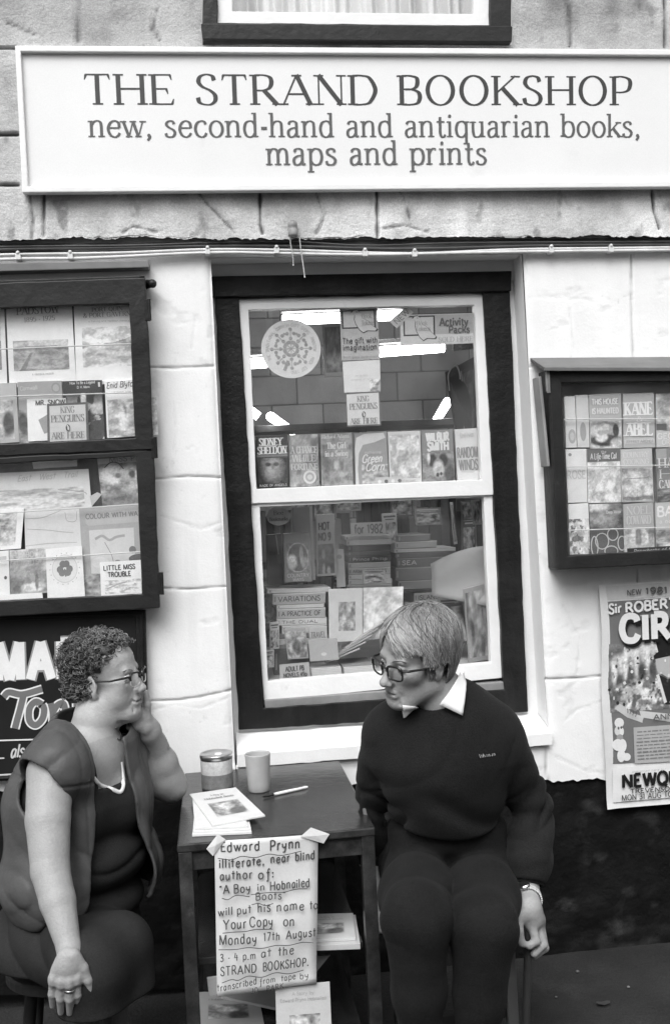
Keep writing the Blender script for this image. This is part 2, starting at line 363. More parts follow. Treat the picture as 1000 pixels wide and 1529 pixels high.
class Face:
    seed = 0
    """a flat printed face: corners TL TR BR BL in the world; u runs right, v runs down, both 0..1"""
    def __init__(s, TL, TR, BR, BL, off=.0004):
        s.c = [np.asarray(p, float) for p in (TL, TR, BR, BL)]
        s.n = nrm(np.cross(s.c[3]-s.c[0], s.c[1]-s.c[0])); s.off = off; s.k = 0
        s.W = .5*(np.linalg.norm(s.c[1]-s.c[0]) + np.linalg.norm(s.c[2]-s.c[3])); s.H = .5*(np.linalg.norm(s.c[3]-s.c[0]) + np.linalg.norm(s.c[2]-s.c[1]))
    def p(s, u, v, o=0.0):
        a, b, c, d = s.c
        return (a*(1-u)+b*u)*(1-v) + (d*(1-u)+c*u)*v + s.n*o
    def lay(s):
        s.k += 1; return s.off + s.k*.00002
    def rect(s, m, u0, v0, u1, v1, ink): 
        o = s.lay(); m.quad(s.p(u0, v1, o), s.p(u1, v1, o), s.p(u1, v0, o), s.p(u0, v0, o), ink)
    def poly(s, m, pts, ink):
        o = s.lay(); q = [s.p(u, v, o) for u, v in pts]
        nn = sum(np.cross(q[i]-q[0], q[i+1]-q[0]) for i in range(1, len(q)-1))
        if np.dot(nn, s.n) < 0: q = q[::-1]
        m.add(q, [tuple(range(len(q)))], ink)
    def ell(s, m, u, v, ru, rv, ink, n=28, a0=0):
        s.poly(m, [(u+ru*math.cos(a0+2*math.pi*k/n), v+rv*math.sin(a0+2*math.pi*k/n)) for k in range(n)], ink)
    def line(s, m, pts, w, ink, sp=False):
        """w in metres"""
        P = [np.array([u*s.W, v*s.H]) for u, v in pts]
        if sp: P = spline(P)
        s.ribbon(m, P, [w]*len(P), ink)
    def outline(s, m, u0, v0, u1, v1, w, ink):
        a, b = w/s.W, w/s.H
        s.rect(m, u0, v0, u1, v0+b, ink); s.rect(m, u0, v1-b, u1, v1, ink); s.rect(m, u0, v0+b, u0+a, v1-b, ink); s.rect(m, u1-a, v0+b, u1, v1-b, ink)
    def ribbon(s, m, P, w, ink):
        o = s.lay(); n = len(P); L = []; Rr = []
        for i in range(n):
            a = P[max(i-1, 0)]; b = P[min(i+1, n-1)]
            t = b-a; t = t/max(1e-9, np.hypot(*t)); nn = np.array([-t[1], t[0]])
            if 0 < i < n-1:
                t1 = P[i]-a; t1 = t1/max(1e-9, np.hypot(*t1)); c = max(.5, abs(np.dot(t1, t))); nn = nn/c
            L.append(P[i]+nn*w[i]/2); Rr.append(P[i]-nn*w[i]/2)
        vs = [s.p(q[0]/s.W, q[1]/s.H, o) for q in L+Rr]
        m.add(vs, [(i, i+1, n+i+1, n+i)[::-1] if False else (n+i, n+i+1, i+1, i) for i in range(n-1)], ink)
        # make sure of the facing
    def text(s, m, txt, u, v, w, h, ink, style='serif', thick=.13, thin=.045, gap=.06, hand=False, slant=0.0, jit=0.0, align='l', rise=0.0, hfix=None):
        """baseline starts at (u,v); w = width to fill (fraction of W); h = cap height (fraction of H)"""
        adv = []
        for ch in txt:
            adv.append(.34 if ch == ' ' else glyph(ch, hand)[0])
        tot = sum(adv) + gap*(len(txt)-1)
        hm = h*s.H
        sx = (w*s.W)/tot
        if hfix: sx = min(sx, hm*hfix)
        x0 = u*s.W + ((w*s.W - sx*tot)/2 if align == 'c' else 0); y0 = v*s.H
        rnd = random.Random(hash(len(txt)) + int(u*100) + int(v*1000))
        cx = 0; kbase = s.k
        if hasattr(m, 'begin'): m.begin()
        tk = thick*hm; tn = thin*hm
        for ci, (ch, a) in enumerate(zip(txt, adv)):
            s.k = kbase + (ci % 2)*16
            if ch == ' ' and hasattr(m, 'begin'): m.begin()
            if ch != ' ':
                jx = (rnd.random()-.5)*jit; jy = (rnd.random()-.5)*jit; js = 1+(rnd.random()-.5)*jit
                def T(q): return np.array([x0 + (cx + q[0] + jx + slant*q[1])*sx, y0 - (q[1]*js + jy + rise*(cx/tot))*hm])
                for k, pts in glyph(ch, hand)[1]:
                    Q = [T(q) for q in pts]
                    if k == 'D':
                        c = Q[0]; r = (tk*.62 if style != 'hand' else tk*.7)
                        s.poly(m, [((c[0]+r*math.cos(z*.785))/s.W, (c[1]+r*math.sin(z*.785))/s.H) for z in range(8)], ink); continue
                    if k == 'S':
                        if style == 'serif': s.slab(m, Q[0], tk, tn, 0, ink, up=pts[0][1] > .3)
                        continue
                    if style != 'serif':
                        s.ribbon(m, Q, [tk]*len(Q), ink); continue
                    if k in 'CO':
                        ws = []
                        for i in range(len(Q)):
                            t = Q[min(i+1, len(Q)-1)]-Q[max(0, i-1)]; t = t/max(1e-9, np.hypot(*t))
                            ws.append(tn + (tk-tn)*abs(t[1])**1.6)
                        s.ribbon(m, Q, ws, ink)
                        if k == 'C':   # ball end where a curve starts on open letters
                            pass
                    elif k in 'Tt': s.ribbon(m, Q, [tn*1.15]*len(Q), ink)
                    elif k in 'AB':
                        s.ribbon(m, Q, [tn]*len(Q), ink)
                        for e, sg in ((Q[-1], 1),) + (((Q[0], -1),) if k == 'B' else ()):
                            dn = .17*hm*(1 if pts[0][1] > .3 else -1)
                            s.poly(m, [((e[0]-sg*tn*1.6)/s.W, e[1]/s.H), ((e[0]+sg*tn*.3)/s.W, e[1]/s.H), ((e[0]+sg*tn*.7)/s.W, (e[1]+dn)/s.H), ((e[0]+sg*tn*.1)/s.W, (e[1]+dn)/s.H)], ink)
                    else:
                        s.ribbon(m, Q, [tk]*len(Q), ink)
                    if k in 'LTK':
                        for q, (pt, e) in enumerate(zip((pts[0], pts[-1]), (Q[0], Q[-1]))):
                            y_ = pt[1]
                            if min(abs(y_-z) for z in (0, 1, .655, -.29)) > .03: continue
                            half = 1 if (k == 'K' and q == 0) else 0
                            s.slab(m, e, tk, tn, half, ink, up=y_ > .3)
            cx += a + gap
        s.k = kbase+34
    def slab(s, m, e, tk, tn, half, ink, up):
        l = tk*.5+tk*.62; x0 = e[0]-l; x1 = e[0]+(tk*.45 if half else l); y = e[1]; d = tn if up else -tn
        s.poly(m, [(x0/s.W, y/s.H), (x1/s.W, y/s.H), (x1/s.W, (y+d)/s.H), (x0/s.W, (y+d)/s.H)], ink)
    def art(s, m, u0, v0, u1, v1, fn, nx=24, ny=30):
        """a printed picture: grey values fn(a, b), a right 0..1, b down 0..1"""
        o = s.lay(); nx, ny = int(nx*1.7), int(ny*1.7)
        A, B = np.meshgrid(np.linspace(0, 1, nx), np.linspace(0, 1, ny))
        K = fn(A, B)
        Face.seed += 7; q = Face.seed
        # halftone detail: hard-edged tonal patches and fine grain inside the picture
        e = fbm(A*6+q, B*7-q, q, 4); K = K*np.where(e > .56, 1.22, np.where(e < .42, .74, 1.0))*(.80+.4*vn(A*nx*.5, B*ny*.5, q+3))
        K = np.clip(K, .012, .88).ravel()
        U = (u0+(u1-u0)*A).ravel()[:, None]; W = (v0+(v1-v0)*B).ravel()[:, None]
        a, b, c, d = s.c
        vs = (a*(1-U)+b*U)*(1-W) + (d*(1-U)+c*U)*W + s.n*o
        fs = [(j*nx+i+nx, j*nx+i+nx+1, j*nx+i+1, j*nx+i) for j in range(ny-1) for i in range(nx-1)]
        m.add(vs, fs, K)

# printed pictures ---------------------------------------------------
def blob(A, B, cx, cy, rx, ry, soft=.25):
    d = np.sqrt(((A-cx)/rx)**2 + ((B-cy)/ry)**2)
    return np.clip((1-d)/soft+.5, 0, 1)
def a_noise(lo, hi, f=5, s=0, fy=None):
    return lambda A, B: lo + (hi-lo)*np.clip((fbm(A*f, B*(fy or f), s)-.25)*2, 0, 1)
def a_mix(base, *layers):
    """layers: (grey, cx, cy, rx, ry, soft)"""
    def fn(A, B):
        K = base(A, B) if callable(base) else np.full_like(A, base)
        for g, cx, cy, rx, ry, so in layers:
            t = blob(A, B, cx, cy, rx, ry, so); K = K*(1-t) + (g(A, B) if callable(g) else g)*t
        return K
    return fn
def a_land(sky=.6, hill=.3, sea=.45, hz=.35, s=0):
    def fn(A, B):
        h1 = hz + .12*(fbm(A*3, A*0, s)-.5)
        K = np.where(B < h1, sky, hill)
        K = np.where(B > hz+.14+.05*(vn(A*4, 0, s+2)-.5), sea + .22*(fbm(A*5, B*9, s+3)-.5), K)
        K = np.where((B > hz+.2) & (np.abs(A-.15-.3*(1-B)) < .05*(B)), hill*.9, K)
        return K*(.9+.2*fbm(A*9, B*9, s+7))
    return fn
# ================================================================== SETTING
m = MB(); m.quad((-60, -1.9, -.02), (60, -1.9, -.02), (60, .2, 0), (-60, .2, 0)); o = m.build('pavement', M_PAVE); tag(o, kind='structure')
m = MB(); m.quad((-60, -60, -.14), (60, -60, -.14), (60, -2.05, -.14), (-60, -2.05, -.14)); o = m.build('road', M_PAVE); tag(o, kind='structure')
m = MB(); m.prism([(-60, -2.06, -.14), (60, -2.06, -.14), (60, -2.06, -.016), (-60, -2.06, -.016)], V(0, .158, 0)); o = m.build('kerb', mat('kerb_stone', .2, .8, var=.2, scale=6, bump=.4)); tag(o, kind='structure')

shop = thing('shop_building', (0.5, 0.1, 0), 'old slate hung shop front with whitewashed lower wall and black tarred base', 'building')

def wl(*p):   # pixel polyline -> world x,z on the wall plane
    return np.array([[q[0], q[2]] for q in (at(a, b, 0) for a, b in p)])
def dist(px, pz, L):
    d = np.full(px.shape, 9.0)
    for a, b in zip(L[:-1], L[1:]):
        ab = b-a; l2 = (ab**2).sum()
        t = np.clip(((px-a[0])*ab[0]+(pz-a[1])*ab[1])/l2, 0, 1)
        d = np.minimum(d, np.hypot(px-a[0]-t*ab[0], pz-a[1]-t*ab[1]))
    return d
WJ = [wl((215, 548), (262, 549), (318, 546)), wl((222, 716), (280, 711), (330, 713)), wl((230, 878), (280, 880), (338, 876)), wl((225, 1047), (262, 1046), (300, 1041), (350, 1030)),
      wl((942, 380), (943, 450), (946, 540)), wl((780, 548), (796, 546)), wl((812, 1015), (860, 1013), (905, 1009), (1010, 1003), (1150, 1000)), wl((812, 1100), (815, 1150), (820, 1180)), wl((952, 850), (956, 1010)),
      wl((-200, 548), (0, 549), (215, 548)), wl((-200, 880), (0, 878), (230, 878)), wl((1000, 700), (1200, 700))]
CRW = [wl((258, 590), (262, 640), (256, 700)), wl((225, 1062), (260, 1052), (300, 1058), (345, 1040)), wl((850, 460), (856, 520), (852, 536)), wl((830, 1090), (860, 1060), (905, 1045)), wl((840, 905), (865, 950), (862, 1005)), wl((830, 1130), (870, 1150), (900, 1155)), wl((290, 400), (294, 460), (286, 520)), wl((240, 770), (300, 790), (330, 780))]
OPEN = wl((313, 384), (350, 1140)), wl((780, 378), (822, 1113))
def smooth_cell(x, z):
    return fbm(x*9, z*9, 11, 3)-.5
def white_disp(x, z):
    y = -.0025*(fbm(x*4, z*4, 1, 3)-.5)*2 - .0004*(vn(x*60, z*60, 4)-.5)
    k = np.full(x.shape, .80)
    for L in WJ:
        jit = .0025*(vn(x*45, z*45, 21)-.5)
        d = np.abs(dist(x, z, L)+jit)
        y = y + .0050*np.exp(-(d/.0028)**2) + .0006*np.exp(-(d/.010)**2)
        k = k - .48*np.exp(-(d/.0026)**2)*(.55+.45*vn(x*40, z*40, 8))
    for L in OPEN:
        d = dist(x, z, L); y = y + np.where(d < .03, .012*(1-np.sqrt(np.clip(1-((.03-d)/.03)**2, 0, 1))), 0)
    for L in CRW:
        d = np.abs(dist(x, z, L) + .010*(vn(x*38, z*38, 23)-.5))
        y = y + .0012*np.exp(-(d/.003)**2); k = k - .12*np.exp(-(d/.0022)**2)*(.3+.7*vn(x*30, z*30, 27))
    # plaster scars and small chips
    sc = np.clip((fbm(x*16, z*22, 31)-.66)*9, 0, 1); y = y+.0012*sc; k = k-.06*sc
    pit = np.clip((vn(x*95, z*95, 33)-.90)*9, 0, 1)*np.clip((fbm(x*5, z*5, 35)-.45)*5, 0, 1); k = k-.20*pit; y = y+.001*pit
    spl = np.clip((.72-z)/.22, 0, 1)*np.clip((fbm(x*13, z*9, 37, 5)-.46)*4, 0, 1); k = k-.16*spl
    run = np.clip((fbm(x*26, z*2.2, 39, 4)-.60)*6, 0, 1)*np.clip((fbm(x*3, z*3, 43)-.4)*3, 0, 1); k = k-.06*run
    return y, k
def patch(mb, TL, TR, BR, BL, nu, nv, fn, Y=0.0, ragged=None):
    a, b, c, d = at(*TL, Y), at(*TR, Y), at(*BR, Y), at(*BL, Y)
    U, W = np.meshgrid(np.linspace(0, 1, nu), np.linspace(0, 1, nv))
    P = ((a[None]*(1-U.ravel()[:, None])+b[None]*U.ravel()[:, None])*(1-W.ravel()[:, None]) + (d[None]*(1-U.ravel()[:, None])+c[None]*U.ravel()[:, None])*W.ravel()[:, None])
    x, z = P[:, 0], P[:, 2]
    if ragged is not None:
        z = z + ragged(x)*W.ravel()**24
        P[:, 2] = z
    y, k = fn(x, z); P[:, 1] += y
    f = [(j*nu+i+nu, j*nu+i+nu+1, j*nu+i+1, j*nu+i) for j in range(nv-1) for i in range(nu-1)]
    mb.add(P, f, k)
rag = lambda x: .012*(fbm(x*14, x*0, 3)-.5)*2 + .008*(vn(x*60, 0, 5)-.5)
m = MB()
patch(m, (-230, 352), (313, 352), (352, 1166), (-230, 1190), 270, 400, white_disp, ragged=rag)
patch(m, (780, 352), (1230, 352), (1230, 1150), (822, 1166), 210, 400, white_disp, ragged=rag)
patch(m, (313, 352), (780, 352), (780, 378), (313, 384), 120, 10, white_disp)
patch(m, (352, 1143), (822, 1114), (822, 1166), (352, 1172), 120, 16, white_disp, ragged=rag)
m.build('painted_wall', M_WHITEWASH, shop, smooth=True)
# reveals of the window opening
m = MB()
a, b = at(313, 384), at(780, 378)
def strip(p0, p1, depth, n=60):
    for i in range(n):
        u0, u1 = i/n, (i+1)/n
        q0, q1 = p0*(1-u0)+p1*u0, p0*(1-u1)+p1*u1
        w = lambda q: V(.003*(vn(q[0]*20, q[2]*20, 2)-.5), 0, .003*(vn(q[0]*20, q[2]*20, 7)-.5))
        yield q0, q1
tl, tr, br, bl = at(313, 384), at(780, 378), at(822, 1113), at(352, 1143)
D = V(0, .17, 0)
for q0, q1 in strip(tl, tr, .17): m.quad(q0+V(0, .011, 0), q1+V(0, .011, 0), q1+D, q0+D, .74)
for q0, q1 in strip(br, tr, .17): m.quad(q0+V(0, .011, 0), q1+V(0, .011, 0), q1+D, q0+D, .78)
for q0, q1 in strip(tl, bl, .17): m.quad(q0+V(0, .011, 0), q1+V(0, .011, 0), q1+D, q0+D, .78)
m.ring([tl+V(-.02, .118, .03), tr+V(.03, .118, .03), br+V(.03, .118, -.02), bl+V(-.02, .118, .0)], [at(322, 417, .118), at(757, 409, .118), at(784, 1060, .118), at(360, 1088, .118)], V(0, .045, 0), ink=.72)
hp, hq = at(300, 384, 0)+V(0, .104, .03), at(795, 378, 0)+V(0, .104, .03)
m.quad(at(300, 425, .104), at(795, 418, .104), hq, hp, .74)
m.build('window_reveal', M_WHITEWASH, shop)
# sloping white sill
f0, f1 = at(354, 1127, -.02), at(824, 1096, -.02); g0, g1 = at(354, 1146, -.02), at(824, 1113, -.02)
k0, k1 = at(352, 1092, .13), at(800, 1064, .13)
m = MB(); n = 60
for i in range(n):
    u, w = i/n, (i+1)/n
    L = lambda p, q, t: p*(1-t)+q*t + V(0, -.003*vn(t*30, 1, 2), .005*(vn(t*26, 3, 6)-.5))
    m.quad(L(f0, f1, u), L(f0, f1, w), L(k0, k1, w), L(k0, k1, u), .8)
    m.quad(L(g0, g1, u), L(g0, g1, w), L(f0, f1, w), L(f0, f1, u), .78)
    m.quad(L(g0, g1, w), L(g0, g1, u), L(g0, g1, u)+V(0, .15, 0), L(g0, g1, w)+V(0, .15, 0), .7)
m.quad(g1, f1, k1, k1-V(0, 0, .05), .8); m.quad(f0, g0, k0-V(0, 0, .05), k0, .8)
m.build('window_sill', M_WHITEWASH, shop)
# tarred plinth
TC = [wl((872, 1200), (868, 1225), (876, 1250), (870, 1290), (874, 1310)), wl((930, 1330), (922, 1370), (928, 1400)), wl((40, 1250), (46, 1300), (38, 1350))]
SCF = wl((838, 1358))[0]
def tar(x, z):
    y, k = tar0(x, z)
    for L in TC:
        d = np.abs(dist(x, z, L)+.012*(vn(x*40, z*40, 83)-.5)); y = y+.006*np.exp(-(d/.006)**2); k = k*(1+.8*np.exp(-((d-.008)/.006)**2))
    sc = np.clip(1.2-np.hypot((x-SCF[0])/.055, (z-SCF[1])/.035), 0, 1)*np.clip((fbm(x*22, z*40, 85)-.42)*5, 0, 1); k = k+.055*sc
    e = np.clip(1-np.abs(z-.10)/.10, 0, 1); k = k+.012*e*np.clip((fbm(x*9, z*22, 87)-.45)*5, 0, 1)
    return y, k
def tar0(x, z):
    return .012 - .006*(fbm(x*8, z*8, 41)-.5)*2 - .004*(fbm(x*30, z*30, 44)-.5), 0.007 + .006*np.clip((fbm(x*6, z*9, 51)-.56)*4, 0, 1) + .02*np.clip((fbm(x*11, z*16, 57)-.68)*8, 0, 1)
m = MB(); patch(m, (-260, 1168), (1260, 1136), (1260, 1440), (-260, 1500), 330, 90, tar)
m.build('plinth', M_TAR, shop, smooth=True)

# slate hung upper wall, standing proud of the white wall
SJ = [wl((120, -150), (119, 68)), wl((68, 284), (68, 356)), wl((387, 282), (388, 340), (391, 352)), wl((560, 280), (561, 356)), wl((967, 282), (970, 320), (978, 345)), wl((842, -150), (845, 75)), wl((984, -100), (985, 76)),
      wl((-200, 79), (26, 78)), wl((-200, 207), (29, 206)), wl((-200, 282), (0, 281), (30, 281))]
CR_ = [wl((292, 285), (305, 305), (330, 330), (350, 352)), wl((185, 350), (200, 342), (215, 345), (235, 350)), wl((570, 345), (600, 340), (635, 350)), wl((590, 285), (600, 300), (611, 340)), wl((15, 40), (40, 52), (56, 58)), wl((48, 290), (52, 335), (50, 360)), wl((470, 290), (482, 330), (470, 352)), wl((235, 20), (228, 50), (240, 66))]
def stone(x, z):
    y = -.008*(fbm(x*4, z*4, 61)-.5)*2 - .003*(fbm(x*22, z*22, 64)-.5)
    k = .47 + .40*(fbm(x*3.2, z*3.2, 66, 5)-.5) + .10*(fbm(x*17, z*13, 69)-.5)
    zl = wl((500, 300))[0, 1]
    k = k + .17*np.clip((zl+.12-z)/.15, 0, 1) - .10*np.clip((fbm(x*9, z*14, 68, 5)-.52)*5, 0, 1)      # cleaner stone on the lowest course
    for L in SJ:
        d = np.abs(dist(x, z, L) + .004*(vn(x*30, z*30, 71)-.5))
        y = y + .014*np.exp(-(d/.0045)**2) ; k = k*(1-.88*np.exp(-(d/.0042)**2))
    for L in CR_:
        d = np.abs(dist(x, z, L) + .008*(vn(x*40, z*40, 73)-.5))
        y = y + .004*np.exp(-(d/.004)**2); k = k*(1-.62*np.exp(-(d/.0028)**2))
    st = np.clip((fbm(x*6, z*4.5, 77, 5)-.63)*6, 0, 1); k = k*(1-.4*st)
    st = np.clip((fbm(x*19, z*13, 79, 4)-.69)*9, 0, 1); k = k*(1-.45*st)
    return y, np.clip(k, .04, .8)
YS = -.035
srag = lambda x: .007*(fbm(x*9, x*0, 13)-.5)*2 + .008*np.maximum(0, vn(x*38, 0, 15)-.45) + .005*(vn(x*120, 0, 18)-.5)
m = MB()
patch(m, (-260, 66), (1260, 66), (1260, 352), (-260, 358), 720, 150, stone, YS, ragged=srag)
patch(m, (-260, -420), (301, -420), (301, 66), (-260, 66), 130, 120, stone, YS)
patch(m, (764, -420), (1260, -420), (1260, 66), (764, 66), 130, 120, stone, YS)
patch(m, (301, -420), (764, -420), (764, -360), (301, -360), 90, 14, stone, YS)
# ragged slate edge: underside
a0, a1 = at(-260, 357, YS), at(1260, 352, YS)
for i in range(180):
    p, q = a0+(a1-a0)*i/180, a0+(a1-a0)*(i+1)/180
    p = p+V(0, 0, srag(p[0])+.003); q = q+V(0, 0, srag(q[0])+.003)
    m.quad(p, q, q+V(0, .05, .004), p+V(0, .05, .004), .2)
m.build('stone_wall', M_STONE, shop, smooth=True)
# painted drip board under the slates
m = MB()
m.prism([at(-260, 366, -.008), at(1260, 352, -.008), at(1260, 365, -.008), at(-260, 382, -.008)][::-1], V(0, .02, 0))
m.build('fascia_board', mat('grey_painted_board', .16, .6, var=.3, scale=8, streak=(9, (.15, 1, 1), .3)), shop, bevel=.002)

# ---- main window
def Q(l, Y): return [at(a, b, Y) for a, b in l]
m = MB(); m.ring(Q([(319, 414), (760, 406), (788, 1063), (357, 1091)], .10), Q([(357, 445), (721, 437), (753, 1030), (394, 1058)], .10), V(0, .055, 0), seg=40, jit=.0022)
m.prism(Q([(316, 412), (764, 404), (763, 434), (318, 443)], .088)[::-1], V(0, .03, 0))
win = m.build('window', M_BLACKWOOD, shop, bevel=.003)
def sash(O, I, Y, win):
    m = MB(); m.ring(Q(O, Y), Q(I, Y), V(0, .035, 0), seg=24, jit=.0008); m.build('sash', M_WHITEPAINT, win, bevel=.002)
    a, b, c, d = Q(I, Y+.018); e = V(.006, 0, 0); u = V(0, 0, .006)
    m = MB(); m.prism([d-e-u, c+e-u, b+e+u, a-e+u], V(0, .003, 0)); m.build('pane', M_GLASS, win)
sash([(356, 444), (722, 437), (737, 739), (374, 752)], [(371, 462), (708, 455), (719, 716), (383, 730)], .112, win)
sash([(372, 750), (738, 737), (756, 1012), (394, 1047)], [(388, 757), (722, 742), (733, 990), (400, 1018)], .122, win)
m = MB(); m.prism(Q([(394, 1046), (756, 1018), (758, 1034), (396, 1060)], .108)[::-1], V(0, .04, .0)); m.build('sill_board', mat('grey_sill_paint', .22, .5, var=.2, scale=12), win, bevel=.003)

# ---- upper window
m = MB(); m.ring(Q([(302, -400), (763, -400), (763, 61), (303, 57)], -.05), Q([(324, -370), (733, -370), (731, 37), (325, 33)], -.05), V(0, .06, 0), seg=20, jit=.002)
m.prism(Q([(300, 34), (765, 38), (764, 62), (303, 58)], -.066)[::-1], V(0, .03, 0))
uw = m.build('window', M_DARKWOOD, shop, bevel=.003)
m = MB(); m.ring(Q([(322, -372), (736, -372), (732, 38), (324, 34)], -.035), Q([(345, -350), (709, -350), (707, 20), (347, 16)], -.035), V(0, .035, 0)); m.build('sash', M_WHITEPAINT, uw, bevel=.002)
a, b, c, d = Q([(345, -350), (709, -350), (707, 20), (347, 16)], -.02)
m = MB(); m.prism([d, c, b, a], V(0, .003, 0)); m.build('pane', M_GLASS, uw)
m = MB(); a, d, c = at(330, -360, .10), at(330, 40, .10), at(725, 44, .10)
n = 160
pts = []
for i in range(n+1):
    t = i/n; p = d+(c-d)*t; y = .02*math.sin(t*60+3*math.sin(t*9)) + .012*math.sin(t*131)
    pts.append(p+V(0, y, 0))
for i in range(n):
    k = .55+.25*vn(i*.11, 0, 4)
    m.quad(pts[i], pts[i+1], pts[i+1]+V(0, 0, 1.0), pts[i]+V(0, 0, 1.0), k)
m.build('curtain', mat('net_curtain', .7, .8, ink=True, fine=.1), uw, smooth=True)

# ---- interior of the shop
M_IN = mat('painted_block_wall', .5, .8, var=.12, scale=5, bump=.3)
m = MB()
bw_, bh_ = .29, .165; YB = 2.6
for r in range(17):
    for c in range(-10, 20):
        x = c*bw_ + (bw_/2 if r % 2 else 0); z = .1+r*bh_
        g = .0025
        m.prism([(x+g, YB, z+g), (x+bw_-g, YB, z+g), (x+bw_-g, YB, z+bh_-g), (x+g, YB, z+bh_-g)], V(0, .1, 0), .26+.13*random.random())
m.box((-3, YB+.012, 0), (6, YB+.12, 3.0), .17)
m.build('interior_wall', mat('painted_blocks', .4, .8, ink=True, var=.14, scale=5, bump=.3), shop, bevel=.004, segs=1)
m = MB(); m.box((-3, .2, 2.62), (6, 2.7, 2.7), .4); m.build('ceiling', M_IN, shop)
m = MB(); m.box((-3, .2, .0), (6, 2.7, .1)); m.box((-3, .2, .1), (-2.9, 2.7, 2.62)); m.box((5.9, .2, .1), (6, 2.7, 2.62)); m.build('shop_floor', mat('dim_floor', .12, .8, var=.2), shop)
ZL = at(400, 1018, .16)[2]
m = MB(); m.box((.0, .165, ZL-.05), (1.05, 1.0, ZL-.004)); m.build('display_ledge', mat('ledge_board', .5, .6, var=.15), shop)
# back of the front wall, keeps daylight out of the room
m = MB(); m.box((-3, .175, 0), (at(345, 700)[0]-.05, .19, 3)); m.box((at(800, 700)[0]+.03, .175, 0), (6, .19, 3)); m.box((.0, .178, at(500, 400)[2]+.02), (1.1, .188, 2.45)); m.box((.0, .178, 0), (1.1, .188, ZL-.06))
m.build('inner_lining', M_IN, shop)
# tubes
def tube_lamp(p, q, label, w=.022, fit=True):
    p, q = np.array(p), np.array(q)
    d = nrm(q-p); up = V(0, 0, 1)
    t = thing('fluorescent_lamp', (p+q)/2, label, 'ceiling light', 'lit tubes hanging in the shop')
    m = MB(); m.tube([p, q], w, 12); m.build('tube', M_LAMP, t, smooth=False)
    if not fit: return
    m = MB(); s = nrm(np.cross(d, up)); c = (p+q)/2+up*(w+.02); m.obox(c, d*(np.linalg.norm(q-p)/2+.01), s*.03, up*.010)
    for e in (p-d*.007, q+d*.007): m.obox(e+up*.006, d*.006, s*.015, up*.022)
    m.build('batten', mat('grey_lamp_batten', .16, .5), t, bevel=.003)
tube_lamp(at(422, 478, 1.5), at(600, 470, 1.5), 'long lit tube behind the round plate sticker at the window top', .024)
tube_lamp(at(340, 545, 1.7), at(398, 541, 1.7), 'short end of lit tube left of the round sticker', .025)
tube_lamp(at(567, 525, 1.6), at(662, 518, 1.6), 'lit tube below the activity packs card', .025)
tube_lamp(at(404, 622, 1.2), at(436, 644, 1.9), 'slanting lit tube above the left book of the window row', .02, False)
tube_lamp(at(651, 628, 1.9), at(668, 600, 1.2), 'slanting lit tube near the right side of the window', .02, False)
tube_lamp(at(370, 610, 1.5), at(386, 622, 1.5), 'tip of a lit tube at the left edge of the upper pane', .02, False)

# ---- the house across the street : it stands behind the photographer and shows in the shop glass
opp = thing('opposite_house', (1.0, -9.2, -.14), 'rendered house across the street with a signboard, seen only in reflections', 'building')
M_REND = mat('grey_render', .34, .85, var=.15, scale=2, fine=.06)
m = MB(); m.box((-6.5, -9.6, -.14), (8.5, -9.02, 4.9)); m.build('wall', M_REND, opp)
m = MB(); m.prism([V(-6.8, -8.85, 4.85), V(8.8, -8.85, 4.85), V(8.8, -11.5, 6.6), V(-6.8, -11.5, 6.6)], V(0, 0, -.12)); m.build('roof', mat('slate_roof', .10, .7, var=.2), opp)
for x in (-4.6, -1.6, 1.4, 4.6, 7.0):
    for z in (.75, 3.0):
        m = MB(); m.ring([V(x+.5, -9.0, z+1.35), V(x-.5, -9.0, z+1.35), V(x-.5, -9.0, z), V(x+.5, -9.0, z)], [V(x+.42, -9.0, z+1.27), V(x-.42, -9.0, z+1.27), V(x-.42, -9.0, z+.08), V(x+.42, -9.0, z+.08)], V(0, -.05, 0)); w_ = m.build('window', M_WHITEPAINT, opp)
        m = MB(); m.box((x-.43, -9.019, z+.07), (x+.43, -9.01, z+1.28)); m.build('pane', mat('dark_pane', .03, .1, spec=.5), w_)
YV = 9.28
def mirror(x, y): p = at(x, y, YV); return V(p[0], .28-YV, p[2])
osg = [mirror(664, 741), mirror(563, 744), mirror(566, 776), mirror(668, 772)]     # TL TR BR BL for somebody facing it
FO = Face(*[p+V(0, .06, 0) for p in osg]); m = MB(); m.prism([FO.c[3], FO.c[2], FO.c[1], FO.c[0]], -FO.n*.04, .85)
so = m.build('house_sign', M_PRINT); tag(so, 'white office signboard on the house across the street, mirrored in the window', 'sign')
m = Lines(); FO.text(m, 'ACCOUNTANT', .06, .52, .88, .40, .03, style='sans', thick=.17); FO.text(m, 'BOOKS AND ACCOUNTS KEPT', .06, .88, .88, .2, .05, style='sans', thick=.17); m.build('lettering', M_PRINT, so)

